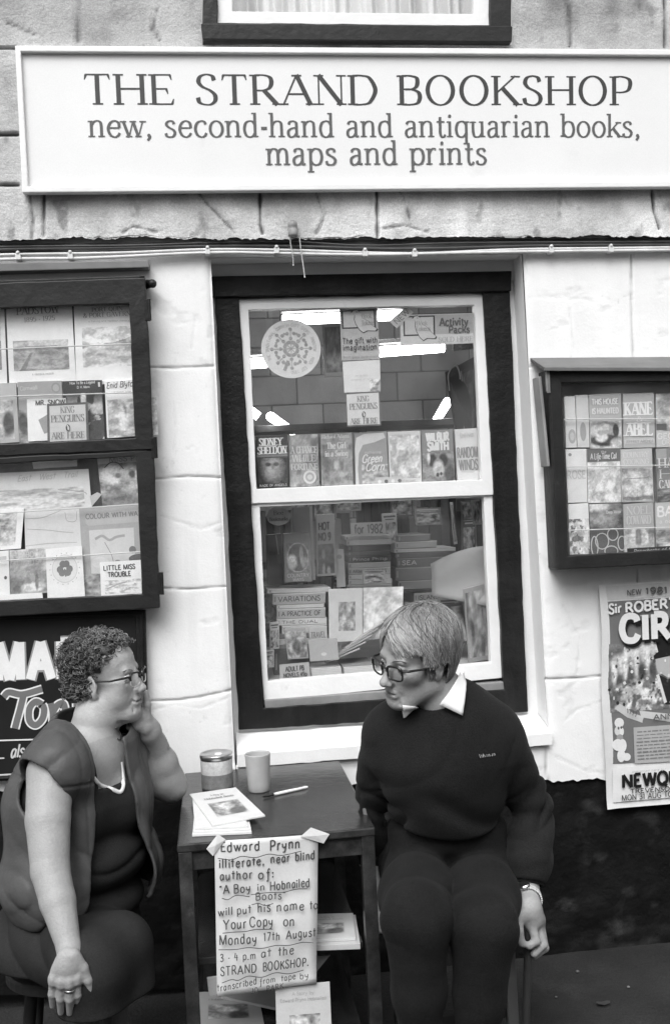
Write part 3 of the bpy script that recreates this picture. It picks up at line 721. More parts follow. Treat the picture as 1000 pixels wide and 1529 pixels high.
# litter on the pavement
for i, (x, y, r, k, nm, lb) in enumerate(((727, 1453, .011, .06, 'dead_leaf', 'small curled dark leaf on the pavement right of the stool'), (745, 1462, .005, .18, 'pebble', 'tiny pale pebble beside the curled leaf on the pavement'), (862, 1452, .006, .14, 'pebble', 'small grey pebble on the pavement near the wall foot'), (938, 1475, .005, .2, 'pebble', 'pale pebble on the pavement at the right edge'), (900, 1500, .008, .05, 'dead_leaf', 'dark flat leaf on the pavement below the poster'), (830, 1490, .004, .12, 'pebble', 'smallest pebble on the pavement right of the stick'))):
    c = atz(x, y, .001); rr = random.Random(i); m = MB()
    if nm == 'pebble': m.lathe(c, [(0, 0), (r*.9, r*.1), (r, r*.4), (r*.6, r*.8), (0, r)], 9, k)
    else:
        P = [c+V(r*2*math.cos(a)*(1.3+.5*rr.random()), r*1.4*math.sin(a), .002+r*.7*abs(math.cos(a))) for a in np.linspace(0, 6.283, 9)[:-1]]; m.add([c+V(0, 0, .001)]+P, [(0, j+1, (j+1) % 8+1) for j in range(8)], k)
    o = m.build(nm, M_PRINT, smooth=True); tag(o, lb, 'leaf' if nm == 'dead_leaf' else 'pebble')
# ================================================================== THINGS ON THE SHOP FRONT
class PF(Face):
    """a Face given by photograph corners on a depth plane (or per-corner depths)"""
    def __init__(s, q, Y, off=.0004):
        Ys = [Y]*4 if np.ndim(Y) == 0 else Y
        s.Y = float(np.mean(Ys)); s.q = q
        Face.__init__(s, *[at(a, b, y) for (a, b), y in zip(q, Ys)], off=off)
    def uv(s, x, y):
        # inverse of the bilinear map, in the photograph
        a, b, c, d = [np.array(p, float) for p in s.q]; t = np.array([x, y], float)
        u, v = .5, .5
        for _ in range(12):
            f = (a*(1-u)+b*u)*(1-v)+(d*(1-u)+c*u)*v - t
            J = np.array([(b-a)*(1-v)+(c-d)*v, (d-a)*(1-u)+(c-b)*u]).T
            du = np.linalg.solve(J, f); u -= du[0]; v -= du[1]
        return u, v
    def ptext(s, m, txt, p0, p1, hpx, ink, **kw):
        u0, v0 = s.uv(*p0); u1, v1 = s.uv(*p1)
        _, vt = s.uv(p0[0], p0[1]-hpx); h = v0-vt
        s.text(m, txt, u0, v0, u1-u0, h, ink, rise=(v0-v1)/h, **kw)
    def prect(s, m, x0, y0, x1, y1, ink):
        u0, v0 = s.uv(x0, y0); u1, v1 = s.uv(x1, y1); s.rect(m, u0, v0, u1, v1, ink)
    def ppoly(s, m, pts, ink): s.poly(m, [s.uv(*p) for p in pts], ink)
    def pell(s, m, x, y, rx, ry, ink, n=28):
        s.poly(m, [s.uv(x+rx*math.cos(2*math.pi*k/n), y+ry*math.sin(2*math.pi*k/n)) for k in range(n)], ink)
    def pline(s, m, pts, wpx, ink, sp=False):
        s.line(m, [s.uv(*p) for p in pts], wpx*s.H/np.hypot(s.q[3][0]-s.q[0][0], s.q[3][1]-s.q[0][1]), ink, sp)
    def part(s, m, x0, y0, x1, y1, fn, nx=24, ny=30):
        u0, v0 = s.uv(x0, y0); u1, v1 = s.uv(x1, y1); s.art(m, u0, v0, u1, v1, fn, nx, ny)

# ---- signboard
SQ = [(30, 76), (1045, 82), (1045, 269), (41, 279)]
m = MB(); m.prism(Q([(24, 69), (1052, 75), (1052, 276), (35, 285)], -.06)[::-1], V(0, .025, 0))
sgn = m.build('shop_sign', mat('sign_board_white', .74, .5, var=.03, scale=3, fine=.03, dirt=(5, .62, .93)), bevel=.002)
tag(sgn, 'long framed white signboard with serif lettering above the shop window', 'sign')
m = MB(); m.ring(Q([(22, 67), (1054, 73), (1054, 278), (33, 287)], -.076), Q([(31, 76), (1045, 82), (1045, 269), (42, 278)], -.076), V(0, .03, 0), seg=1)
m.build('sign_frame', M_WHITEPAINT, sgn, bevel=.003)
F = PF(SQ, -.0602)
m = Lines()
F.ptext(m, 'THE STRAND BOOKSHOP', (120, 155.5), (936, 156.5), 46, .045, thick=.15, thin=.05, gap=.10)
F.ptext(m, 'new, second-hand and antiquarian books,', (126, 204), (949, 204), 37, .10, thick=.12, thin=.05, gap=.05)
F.ptext(m, 'maps and prints', (379, 246), (709, 245), 37, .11, thick=.12, thin=.05, gap=.06)
m.build('lettering', M_PRINT, sgn)

# ---- cables, bracket and wires
def cable(pts, r, label, M_, grp='cables clipped along the shop front', Y=-.03):
    P = spline([at(x, y, Y) for x, y in pts], 10)
    m = MB(); m.tube(P, r, 8); o = m.build('cable', M_, smooth=True); tag(o, label, 'cable', grp)
cable([(-220, 398), (0, 387), (130, 385), (310, 377), (420, 378), (545, 380), (700, 377), (825, 375), (1000, 373), (1230, 369)], .0052, 'thickest white cable, lowest of the run above the window', M_CABLE, Y=-.026)
cable([(-220, 388), (0, 380), (180, 377), (310, 372), (430, 373), (610, 378), (740, 373), (825, 371), (1000, 369), (1230, 365)], .0042, 'thinner white cable just above the lowest one', M_CABLE, Y=-.022)
cable([(-220, 381), (0, 372), (150, 370), (310, 367), (430, 367), (600, 371), (825, 366), (1000, 365), (1230, 361)], .0045, 'dark cable running under the ragged slate edge', M_DARKCABLE, Y=-.02)
cable([(-220, 376), (0, 368), (190, 366), (310, 362), (430, 360), (545, 366), (700, 362), (1000, 360), (1230, 356)], .003, 'thin dark cable, topmost of the run', M_DARKCABLE, Y=-.024)
cp = None
for i, (x, y) in enumerate([(27, 383), (105, 382), (310, 375), (413, 374), (545, 378), (619, 379), (823, 373), (912, 372)]):
    if cp is None:
        m = MB(); c = at(x, y, -.034); m.box(c+V(-.008, -.004, -.009), c+V(.008, .03, .010)); m.lathe(c+V(0, .0, .012), [(.006, -.006), (.006, .004), (.003, .007), (0, .0075)], 10, axis=(0, -1, .1))
        cp = m.build('cable_clip', M_CABLE, bevel=.0015); c0 = c.copy(); o = cp
    else:
        o = cp.copy(); COL.objects.link(o); d = at(x, y, -.034)-c0; o.location = [cp.location[k]+d[k] for k in range(3)]
    tag(o, 'small white clip holding the cables to the shop front', 'cable clip', 'clips on the cables')
m = MB(); c = at(437, 341, -.05); m.lathe(c-V(0, 0, .024), [(.0, 0), (.013, 0), (.015, .006), (.015, .022), (.012, .026), (.015, .03), (.015, .042), (.010, .048), (0, .05)], 16)
o = m.build('insulator', mat('stained_porcelain', .30, .5, var=.3, scale=30), smooth=True); tag(o, 'small stained porcelain insulator on the slates below the sign', 'insulator')
for pts, lb in (([(433, 352), (434, 365), (437, 383), (438, 396)], 'short white wire hanging from the insulator'), ([(447, 352), (449, 372), (452, 392), (455, 414)], 'longer white wire hanging from the insulator to the window head')):
    m = MB(); m.tube(spline([at(x, y, -.05+.0018*i*18/len(pts)) for i, (x, y) in enumerate(pts)], 8), .002, 6); o = m.build('wire', M_CABLE, smooth=True); tag(o, lb, 'wire')
m = MB(); c = at(222, 425, -.03); m.tube([c+V(-.02, .03, 0), c+V(-.005, .0, .002), c+V(.012, -.02, 0)], [.012, .014, .013], 12); m.lathe(c+V(.012, -.018, 0), [(.0, -.012), (.012, -.008), (.014, 0), (.011, .008), (0, .012)], 12, axis=(.4, -1, 0))
o = m.build('iron_hook', M_BLACKWOOD, smooth=True); tag(o, 'rusty iron stub in the wall beside the left cabinet top', 'hook')

# ---- printed things
def printed(name, q, Y, thick, ink, label, cat, group=None, paint=None, letters=None, edge=.7, mat_=None, bevel=.0008):
    """a book or card: body with a printed front; paint(F, m) draws the artwork, letters(F, m) the lettering"""
    F = PF(q, Y)
    m = MB(); m.prism([F.c[3], F.c[2], F.c[1], F.c[0]], -F.n*thick, ink)
    o = m.build(name, mat_ or M_PRINT, bevel=bevel if thick > .004 else 0); tag(o, label, cat, group)
    if paint:
        m = MB(); paint(F, m); m.build('artwork', M_PRINT, o)
    if letters:
        m = Lines(); F.off += .0002; letters(F, m); m.build('lettering', M_PRINT, o)
    return o

# ---- left display cabinet
YF = -.085
cab = thing('display_cabinet', at(20, 922, -.04), 'large black two pane display cabinet on the wall left of the window', 'cabinet')
m = MB()
o_ = Q([(-215, 426), (216, 411), (238, 908), (-215, 934)], YF+.02); b_ = [p*1.0 for p in o_]
bk = [V(p[0], .0, p[2]) for p in o_]
t = .018
for i, j in ((0, 1), (1, 2), (2, 3), (3, 0)):
    a, b = o_[i], o_[j]; cen = sum(o_)/4; d = nrm(np.cross(b-a, V(0, 1, 0)))
    if np.dot(cen-a, d) < 0: d = -d
    m.prism([a, b, b+d*t, a+d*t], V(0, .064, 0))
m.build('case', M_DARKWOOD, cab, bevel=.002)
m = MB(); q = [V(p[0], -.004, p[2]) for p in o_]; m.prism([q[3], q[2], q[1], q[0]], V(0, .003, 0), .05); m.build('back_panel', mat('cabinet_lining', .08, .8, var=.2), cab)
m = MB(); e = Q([(-220, 396), (222, 388), (223, 399), (-220, 411)], -.05); m.prism(e[::-1], V(0, .05, 0)); m.build('top_board', mat('grey_weathered_board', .17, .6, var=.25, scale=8), cab, bevel=.003)
m = MB()
def seg4(O, I): m.ring(Q(O, YF), Q(I, YF), V(0, .022, 0), seg=24, jit=.0015)
seg4([(-215, 430), (217, 414), (230, 671), (-215, 690)], [(-195, 466), (193, 453), (201, 654), (-195, 672)])
seg4([(-215, 692), (230, 673), (239, 908), (-215, 933)], [(-195, 704), (203, 681), (212, 887), (-195, 908)])
fr = m.build('door_frame', M_DARKWOOD, cab, bevel=.003)
for x, y0, y1 in ((219.5, 447, 478), (229, 653, 684), (238.5, 855, 888)):
    m = MB(); p, q = at(x, y0, YF-.002), at(x+1.4, y1, YF-.002); m.prism([q+V(-.008, 0, 0), q+V(.008, 0, 0), p+V(.008, 0, 0), p+V(-.008, 0, 0)], V(0, .02, 0)); m.tube([p+V(.006, -.002, 0), q+V(.006, -.002, 0)], .005, 8)
    m.build('hinge', M_BLACKWOOD, fr, bevel=.001)
for I in ([(-195, 466), (193, 453), (201, 654), (-195, 672)], [(-195, 704), (203, 681), (212, 887), (-195, 908)]):
    a, b, c, d = Q(I, YF+.014); e = V(.005, 0, 0); u = V(0, 0, .005)
    m = MB(); m.prism([d-e-u, c+e-u, b+e+u, a-e+u], V(0, .003, 0)); m.build('pane', M_CGLASS, cab)
M_CORD = mat('pale_cord', .6, .7)
for (x0, y0), (x1, y1) in (((-195, 529), (197, 513)), ((-195, 598), (199, 586)), ((-195, 779), (208, 753)), ((-195, 850), (210, 824))):
    m = MB(); m.tube([at(x0, y0, YF+.020), at(x1, y1, YF+.020)], .0021, 6); m.build('retaining_cord', M_CORD, cab)

GL_ = 'books and cards in the left cabinet'
def L(name, q, Y, thick, ink, label, paint=None, letters=None, cat='book'):
    Y = Y*.6-.028; ink = min(.85, ink*1.14) if ink > .5 else ink
    q = [(min(x, 210+(y-411)*.042), y) for x, y in q]
    return printed(name, q, Y, thick, ink, label, cat, GL_, paint, letters)
ser = dict(thick=.15, thin=.05); bold = dict(style='sans', thick=.2); sans = dict(style='sans', thick=.12)
L('pamphlet', [(-80, 461), (6, 458), (11, 577), (-80, 582)], -.018, .003, .66, 'white booklet cut by the left photo edge, left of the padstow booklet', lambda F, m: F.part(m, -70, 490, 3, 552, a_land(.5, .2, .35, .3, 3)), cat='booklet')
L('pamphlet', [(9, 457), (107, 454), (114, 574), (14, 578)], -.018, .003, .72, 'tall white booklet titled Padstow with an old harbour view', lambda F, m: F.part(m, 19, 509, 104, 551, a_land(.50, .22, .36, .20, 11), 40, 30),
  lambda F, m: (F.ptext(m, 'PADSTOW', (25, 470), (88, 466), 11, .22, **ser), F.ptext(m, '1895 - 1925', (36, 481), (82, 477.5), 7, .3, **ser), F.ptext(m, 'a camera record', (48, 560), (80, 558), 3, .4, style='sans', thick=.15)), 'booklet')
L('pamphlet', [(110, 452), (232, 448), (237, 571), (114, 575)], -.016, .003, .74, 'tall white booklet titled Port Quin with a pale hillside drawing', lambda F, m: F.part(m, 122, 489, 215, 545, lambda A, B: np.where(B < .42-.36*np.clip(A-.45, 0, 1)-.05*vn(A*6, 0, 2), .74, .70-.34*np.clip(fbm(A*5, B*9, 5)-.38, 0, 1)*2-.22*(B < .5)*(A > .35)), 40, 34),
  lambda F, m: (F.ptext(m, 'PORT ISAAC', (136, 457), (185, 455), 5.5, .28, **ser), F.ptext(m, 'PORT QUIN', (137, 465.5), (183, 463), 6, .25, **ser), F.ptext(m, '& PORT GAVERN', (124, 474.5), (195, 471), 6.5, .25, **ser), F.ptext(m, 'a fishing and harbour history', (132, 481), (193, 479), 2.5, .45, style='sans', thick=.15)), 'booklet')
fl = a_noise(.12, .7, 5, 4)
L('paperback', [(-60, 575), (24, 571), (29, 660), (-60, 666)], -.034, .012, .45, 'grey paperback with small figures at the left photo edge, front row', lambda F, m: (F.part(m, -55, 600, 22, 655, a_mix(a_noise(.3, .6, 6, 9), (.65, .75, .55, .1, .35, .4), (.1, .9, .6, .12, .3, .4), (.12, .5, .4, .1, .2, .4)), 40, 30)))
L('paperback', [(26, 570), (92, 568), (97, 656), (30, 660)], -.036, .012, .34, 'mid grey paperback with a rounded crest, behind the white card', lambda F, m: (F.ell(m, .86, .12, .10, .09, .28), F.ell(m, .86, .12, .07, .06, .4), F.part(m, 27, 612, 96, 658, a_mix(a_noise(.1, .5, 4, 14), (.08, .1, .4, .12, .3, .4)))), lambda F, m: F.ptext(m, 'Cornwall', (30, 583), (56, 581), 6, .6, **sans))
L('paperback', [(93, 569), (152, 567), (157, 652), (97, 657)], -.032, .012, .03, 'dark paperback with white figures, between the white card and the pale one', lambda F, m: F.part(m, 96, 588, 156, 655, a_mix(lambda A, B: np.where(fbm(A*4+B*3, B*5-A*2, 23) > .5, .55, .07)*np.clip(B*2.5, .1, 1), (.6, .5, .12, .07, .18, .5), (.5, .85, .35, .16, .12, .5), (.05, .5, .55, .3, .1, .4)), 34, 40),
  lambda F, m: (F.ptext(m, 'How To Be a Legend', (104, 574), (142, 572), 4, .65, style='sans', thick=.14), F.ptext(m, 'D. H. Mann', (115, 580), (134, 579), 3.6, .65, style='sans', thick=.14), F.rect(m, .9, .04, .95, .12, .6)))
L('paperback', [(156, 569), (236, 566), (240, 650), (160, 654)], -.034, .012, .72, 'white paperback with script author name beside the frame', lambda F, m: F.part(m, 160, 597, 236, 649, a_mix(a_noise(.35, .62, 6, 31), (.25, .3, .3, .08, .2, .5), (.7, .28, .45, .07, .3, .5), (.2, .75, .7, .1, .1, .5), (.66, .6, .45, .1, .12, .5), (.25, .5, .2, .06, .08, .5)), 36, 36),
  lambda F, m: (F.ptext(m, 'Enid Blyton', (159, 580), (203, 576), 9, .12, hand=True, style='hand', thick=.12, slant=.2), F.ptext(m, 'summer tales', (170, 587), (196, 585.5), 3, .35, style='sans', thick=.14)))
L('picture_book', [(40, 596), (98, 594), (100, 656), (42, 659)], -.044, .004, .78, 'white square picture book lettered MR, behind the king penguins card', lambda F, m: F.poly(m, [(.28, .5), (.6, .34), (.95, .4), (.98, .7), (.6, .78), (.42, .84), (.36, .7)], .33), lambda F, m: F.ptext(m, 'MR. SNOW', (53, 605), (97, 603), 7, .08, **bold))
def kingp(x0, y0, w, h):
    def fn(F, m):
        F.text(m, 'KING', .5-.17, .26, .34, .17, .2, thick=.15, thin=.04); F.text(m, 'PENGUINS', .1, .49, .8, .18, .2, thick=.15, thin=.04)
        F.text(m, 'ARE HERE', .1, .93, .8, .17, .2, thick=.15, thin=.04)
        F.ell(m, .5, .65, .055, .09, .06); F.ell(m, .51, .665, .025, .055, .6); F.ell(m, .49, .6, .02, .02, .6)
    return fn
printed('card', [(70, 603), (131, 600), (133, 657), (71, 660)], -.062, .0015, .1, 'dark bordered king penguins card inside the left cabinet', 'notice', 'king penguins cards', lambda F, m: F.rect(m, .06, .06, .94, .99, .58), kingp(0, 0, 0, 0))
# lower shelf
L('map_cover', [(48, 690), (115, 686), (115, 696), (50, 700)], -.016, .003, .6, 'pale card edge tucked under the middle rail of the left cabinet', cat='card')
L('folded_map', [(-60, 709), (132, 700), (137, 757), (-60, 768)], -.02, .003, .62, 'pale antique map sheet with script heading, upper of two in the left cabinet', lambda F, m: (F.art(m, .05, .45, .95, .98, lambda A, B: .60-.25*np.clip((fbm(A*9, B*5, 41)-.60)*6, 0, 1), 50, 20), F.line(m, [(.75, .5), (.85, .54), (.95, .6), (.97, .66)], .0016, .25, True), F.line(m, [(.75, .58), (.83, .62), (.93, .66)], .0014, .3, True)),
  lambda F, m: F.ptext(m, 'East   West   Trail', (25, 719), (115, 712), 9, .45, hand=True, style='hand', thick=.1, slant=.3), cat='map')
L('folded_map', [(36, 762), (120, 757), (124, 820), (38, 825)], -.021, .003, .6, 'pale folded map with coast lines, lower of two in the left cabinet', lambda F, m: [F.line(m, p, .0013, .35, True) for p in ([(.02, .2), (.3, .2), (.5, .12), (.65, .05)], [(.05, .45), (.4, .5), (.6, .55), (.85, .6)], [(.0, .85), (.4, .82), (.9, .83)], [(.72, .1), (.75, .3), (.9, .32), (.93, .1)])], cat='map')
L('picture_book', [(145, 685), (240, 680), (246, 751), (153, 755)], -.022, .004, .6, 'picture book with a bright star shape, top right of the lower pane', lambda F, m: (F.art(m, 0, .12, 1, 1, a_mix(a_noise(.2, .62, 6, 44), (.72, .28, .25, .22, .22, .6), (.3, .38, .30, .06, .06, .5), (.75, .62, .25, .16, .2, .6), (.12, .66, .28, .07, .1, .7), (.2, .4, .95, .7, .25, .8)), 40, 40), F.line(m, [(.12, .2), (.25, .1), (.4, .12), (.5, .25)], .003, .1, True)), lambda F, m: F.ptext(m, 'MISS P.', (163, 690), (205, 687), 8, .2, style='sans', thick=.1))
L('card', [(134, 741), (145, 735), (152, 737), (150, 755), (137, 756)][:2]+[(152, 738), (137, 756)], -.03, .003, .5, 'small pale card beside the star picture book', cat='card')
L('picture_book', [(-60, 765), (36, 758), (31, 819), (-60, 826)], -.03, .004, .75, 'white picture book with flower drawing at the left photo edge', lambda F, m: F.art(m, .08, .08, .9, .9, a_mix(.74, (a_noise(.2, .7, 12, 47), .6, .45, .4, .45, .8)), 40, 30))
L('colouring_book', [(118, 758), (246, 750), (252, 888), (126, 892)], -.026, .004, .42, 'grey colouring book titled colour with water', lambda F, m: (F.poly(m, [(.08, .12), (.12, .08), (1, .07), (1, .2), (.12, .21), (.08, .18)], .5), F.rect(m, .12, .26, .75, .74, .62), F.line(m, [(.2, .36), (.3, .33), (.4, .38), (.5, .35), (.62, .34)], .008, .38, True), F.line(m, [(.33, .4), (.42, .55), (.45, .68)], .002, .25, True), F.ell(m, .5, .66, .06, .06, .3), F.ell(m, .25, .62, .12, .06, .7), F.ell(m, .8, .6, .14, .05, .15), F.ell(m, .72, .5, .05, .04, .2), F.art(m, .0, .75, .5, 1, a_noise(.2, .5, 5, 49), 20, 20)),
  lambda F, m: F.ptext(m, 'COLOUR WITH WATER', (128, 775), (222, 769), 7, .25, **bold))
L('paperback', [(-60, 828), (13, 822), (15, 889), (-60, 895)], -.04, .008, .72, 'white paperback at the left photo edge, bottom row', lambda F, m: (F.ell(m, .92, .6, .03, .04, .1), F.rect(m, .75, .12, .95, .2, .5)))
L('paperback', [(14, 822), (68, 818), (71, 885), (16, 890)], -.042, .008, .45, 'grey paperback with a seabird beside water, bottom row', lambda F, m: F.art(m, 0, 0, 1, 1, a_mix(lambda A, B: .55-.25*B+.2*(fbm(A*6, B*5, 52)-.5), (.18, .1, .75, .25, .2, .8), (.72, .62, .85, .3, .1, .5), (.2, .72, .72, .05, .2, .5)), 30, 36), lambda F, m: (F.text(m, 'HARBOUR', .08, .18, .84, .12, .6, style='sans', thick=.1), F.text(m, 'LIGHTS', .2, .34, .6, .1, .6, style='sans', thick=.1)))
def clover(F, m):
    F.ell(m, .5, .42, .35, .28, .62); F.ell(m, .5, .42, .33, .265, .76)
    for a in (-90, 30, 150):
        c = (.5+.12*math.cos(R(a)), .42+.09*math.sin(R(a))); 
        for s in (-1, 1): F.ell(m, c[0]+.05*math.cos(R(a+90*s)), c[1]+.04*math.sin(R(a+90*s)), .09, .07, .2)
    F.line(m, [(.5, .42), (.5, .5), (.52, .58)], .004, .2)
    for k in range(18): F.ell(m, .5+.4*math.cos(k*.349), .42+.31*math.sin(k*.349), .015, .012, .4, 6)
L('greeting_card', [(68, 820), (122, 815), (127, 891), (71, 895)], -.05, .003, .76, 'white card with a dark clover emblem in a ring', clover, cat='card')
L('picture_book', [(149, 840), (211, 836), (215, 886), (151, 890)], -.05, .004, .78, 'white square picture book lettered little miss trouble', lambda F, m: (F.art(m, .1, .55, .95, .95, lambda A, B: .76-.35*np.clip((fbm(A*6, B*4, 61)-.58)*7, 0, 1), 30, 18), F.line(m, [(.15, .8), (.4, .68), (.62, .62)], .004, .4, True)), lambda F, m: (F.text(m, 'LITTLE MISS', .08, .25, .76, .14, .06, **bold), F.text(m, 'TROUBLE', .18, .45, .55, .14, .06, **bold)))
L('shelf_card', [(-60, 892), (63, 885), (64, 893), (-60, 900)], -.055, .003, .78, 'white card strip along the bottom edge of the left cabinet', cat='card')

# ---- painted board under the left cabinet
F = PF([(-215, 931), (203, 920), (208, 1152), (-215, 1170)], -.03)
board = None
m = MB(); m.prism([F.c[3], F.c[2], F.c[1], F.c[0]], V(0, .02, 0))
board = m.build('notice_board', mat('black_sign_paint', .016, .35, var=.3, scale=6), bevel=.001); tag(board, 'black painted board lettered maps in white behind the seated woman', 'sign')
m = MB(); m.ring(Q([(-225, 925), (217, 912), (223, 1158), (-225, 1176)], -.04), Q([(-213, 933), (203, 921), (208, 1151), (-213, 1168)], -.04), V(0, .035, 0)); m.ring(Q([(-219, 928), (213, 915), (218, 1155), (-219, 1173)], -.046), Q([(-216, 930), (209, 918), (214, 1153), (-216, 1171)], -.046), V(0, .01, 0)); m.build('board_frame', M_BLACKWOOD, board, bevel=.002)
m = MB()
F.ptext(m, 'MAPS', (-10, 1017), (146, 1013), 57, .30, style='sans', thick=.32, gap=.2)
F.ptext(m, 'MAPS', (-10, 1016), (146, 1012), 56, .78, style='sans', thick=.24, gap=.2)
m.build('lettering', M_PRINT, board); m = MB()
def scr(w, ink):
    for pts in ([(2, 1041), (10, 1034), (30, 1037), (60, 1029)], [(32, 1038), (27, 1058), (22, 1076), (19, 1088)], [(60, 1052), (50, 1048), (41, 1058), (41, 1076), (50, 1083), (60, 1074), (63, 1060), (60, 1052)], [(73, 1050), (76, 1064), (76, 1078)], [(76, 1064), (82, 1054), (90, 1050), (94, 1056), (95, 1072), (100, 1080)], [(112, 1050), (113, 1078)], [(113, 1062), (122, 1052), (132, 1052)]): F.pline(m, pts, w, ink, True)
scr(14, .72); scr(9.5, .16)
m.build('lettering', M_PRINT, board); m = MB()
F.pline(m, [(-210, 1112), (60, 1104)], 2.2, .7); F.pline(m, [(-210, 1168), (60, 1154)], 2.2, .6)
m.build('painted_lines', M_PRINT, board); m = Lines()
F.ptext(m, 'also', (12, 1132), (42, 1130), 20, .55, hand=True, style='hand', thick=.13, slant=.25)
F.ptext(m, 'L', (-8, 1133), (4, 1132), 22, .55, style='sans', thick=.1)
m.build('lettering', M_PRINT, board)

# ---- right display cabinet
YR = -.125
rc = thing('display_cabinet', at(1000, 842, -.06), 'smaller dark display cabinet with sloping lid, on the wall right of the window', 'cabinet')
fo = Q([(819, 551), (1160, 550), (1165, 833), (834, 851)], YR+.02)
m = MB(); cen = sum(fo)/4; t = .02
for i, j in ((0, 1), (1, 2), (2, 3), (3, 0)):
    a, b = fo[i], fo[j]; d = nrm(np.cross(b-a, V(0, 1, 0)))
    if np.dot(cen-a, d) < 0: d = -d
    m.prism([a, b, b+d*t, a+d*t], V(0, .104, 0))
m.build('case', M_DARKWOOD, rc, bevel=.003)
m = MB(); q = [V(p[0], -.004, p[2]) for p in fo]; m.prism([q[3], q[2], q[1], q[0]], V(0, .003, 0)); m.build('back_panel', mat('pale_cabinet_lining', .6, .8, var=.1), rc)
m = MB(); a, b = at(812, 548, YR-.02), at(1175, 549, YR-.02); c, d = at(1180, 531, 0), at(791, 534, 0)
m.prism([a, b, c, d], V(0, 0, -.012)); m.build('sloping_lid', mat('grey_painted_lid', .13, .5, var=.25, scale=8), rc, bevel=.002)
m = MB(); m.ring(Q([(819, 552), (1160, 551), (1165, 833), (834, 851)], YR), Q([(838, 571), (1140, 568), (1144, 812), (848, 830)], YR), V(0, .022, 0), seg=24, jit=.0015); fr = m.build('door_frame', M_DARKWOOD, rc, bevel=.003)
m = MB(); p = at(818, 570, YR-.001); m.obox(p, V(.005, 0, 0), V(0, .004, 0), V(0, 0, .035)); m.tube([p+V(-.004, 0, .03), p+V(-.004, 0, -.03)], .005, 8); m.build('hinge', M_DULLMETAL, fr)
m = MB(); a = fo[0]; m.prism([a+V(-.002, .02, -.31), a+V(-.002, .085, -.31), a+V(-.018, .085, -.02), a+V(-.018, .02, -.02)], V(-.010, 0, 0)); m.build('side_batten', mat('pale_grey_batten', .3, .6, var=.2), rc, bevel=.002)
a, b, c, d = Q([(838, 571), (1140, 568), (1144, 812), (848, 830)], YR+.014); e = V(.005, 0, 0); u = V(0, 0, .005)
m = MB(); m.prism([d-e-u, c+e-u, b+e+u, a-e+u], V(0, .003, 0)); m.build('pane', M_CGLASS, rc)
for (x0, y0), (x1, y1) in (((841, 626), (1142, 624)), ((844, 697), (1143, 692)), ((847, 792), (1143, 783))):
    m = MB(); m.tube([at(x0, y0, YR+.024), at(x1, y1, YR+.024)], .0021, 6); m.build('retaining_cord', M_CORD, rc)
GR_ = 'paperbacks in the right cabinet'
def Rk(q, ink, label, paint=None, letters=None, Y=-.088): return printed('paperback', q, Y, .012, min(.85, ink*1.1), label, 'book', GR_, paint, letters)
Rk([(842, 592), (858, 591), (861, 668), (845, 669)], .6, 'pale narrow paperback, leftmost of the top row in the right cabinet', lambda F, m: (F.ell(m, .6, .78, .35, .14, .4), F.ell(m, .6, .78, .2, .08, .55)))
Rk([(859, 590), (878, 589), (880, 668), (862, 668)], .55, 'pale paperback with a grey figure, left of the haunted house one', lambda F, m: F.ell(m, .5, .7, .25, .18, .35))
Rk([(879, 589), (927, 587), (929, 669), (881, 670)], .40, 'paperback titled this house is haunted with a house picture', lambda F, m: (F.rect(m, .07, .08, .9, .2, .33), F.rect(m, .05, .52, .95, 1, .5), F.art(m, .02, .5, .98, .99, a_mix(.5, (.3, .4, .2, .42, .3, .3), (.55, .38, .3, .36, .22, .2), (.06, .5, .72, .55, .22, .3), (.6, .35, .6, .2, .18, .4), (.05, .82, .35, .1, .25, .3), (.66, .85, .85, .2, .2, .6)), 36, 24)), lambda F, m: (F.text(m, 'THIS HOUSE', .08, .19, .82, .1, .72, **bold), F.text(m, 'IS HAUNTED', .08, .36, .82, .1, .72, **bold)))
Rk([(930, 588), (976, 586), (978, 668), (931, 669)], .42, 'paperback titled Kane & Abel in large white capitals', lambda F, m: F.rect(m, .02, .84, .98, .92, .6), lambda F, m: (F.text(m, 'KANE', .04, .40, .9, .24, .8, thick=.2, thin=.08), F.text(m, '&', .4, .52, .22, .09, .8), F.text(m, 'ABEL', .06, .78, .86, .24, .8, thick=.2, thin=.08), F.text(m, 'JEFFREY ARCHER', .06, .905, .88, .05, .3, **sans)))
Rk([(979, 588), (1030, 586), (1031, 667), (980, 668)], .5, 'pale paperback with block letters beside the Kane & Abel one', lambda F, m: (F.art(m, 0, 0, 1, .7, a_noise(.25, .6, 4, 72)), F.rect(m, 0, .56, .3, .68, .12)), lambda F, m: (F.text(m, 'GEORGE', .02, .84, .95, .1, .7, **bold), F.text(m, 'ORWELL', .15, .95, .7, .09, .7, **bold)))
Rk([(844, 671), (875, 670), (877, 750), (848, 751)], .66, 'white paperback, leftmost of the middle row in the right cabinet', lambda F, m: F.ell(m, .2, .1, .08, .03, .3), lambda F, m: F.text(m, 'ROSE', .0, .55, .95, .15, .55, style='sans', thick=.14))
Rk([(876, 671), (925, 669), (927, 750), (878, 751)], .6, 'paperback with a dark title band above pale cats', lambda F, m: (F.rect(m, 0, 0, 1, .24, .14), F.art(m, 0, .24, 1, 1, a_mix(.62, (.72, .3, .45, .25, .3, .5), (.74, .65, .4, .22, .3, .5), (.42, .15, .3, .1, .1, .5), (.35, .4, .85, .35, .12, .5), (.68, .3, .88, .12, .1, .5), (.7, .62, .88, .14, .1, .5), (.45, .92, .6, .1, .3, .5)), 36, 36)), lambda F, m: (F.text(m, 'A Life-Time Cat', .1, .19, .8, .11, .62, hand=True, style='hand', thick=.12), F.text(m, 'the', .42, .08, .16, .05, .6, **sans)))
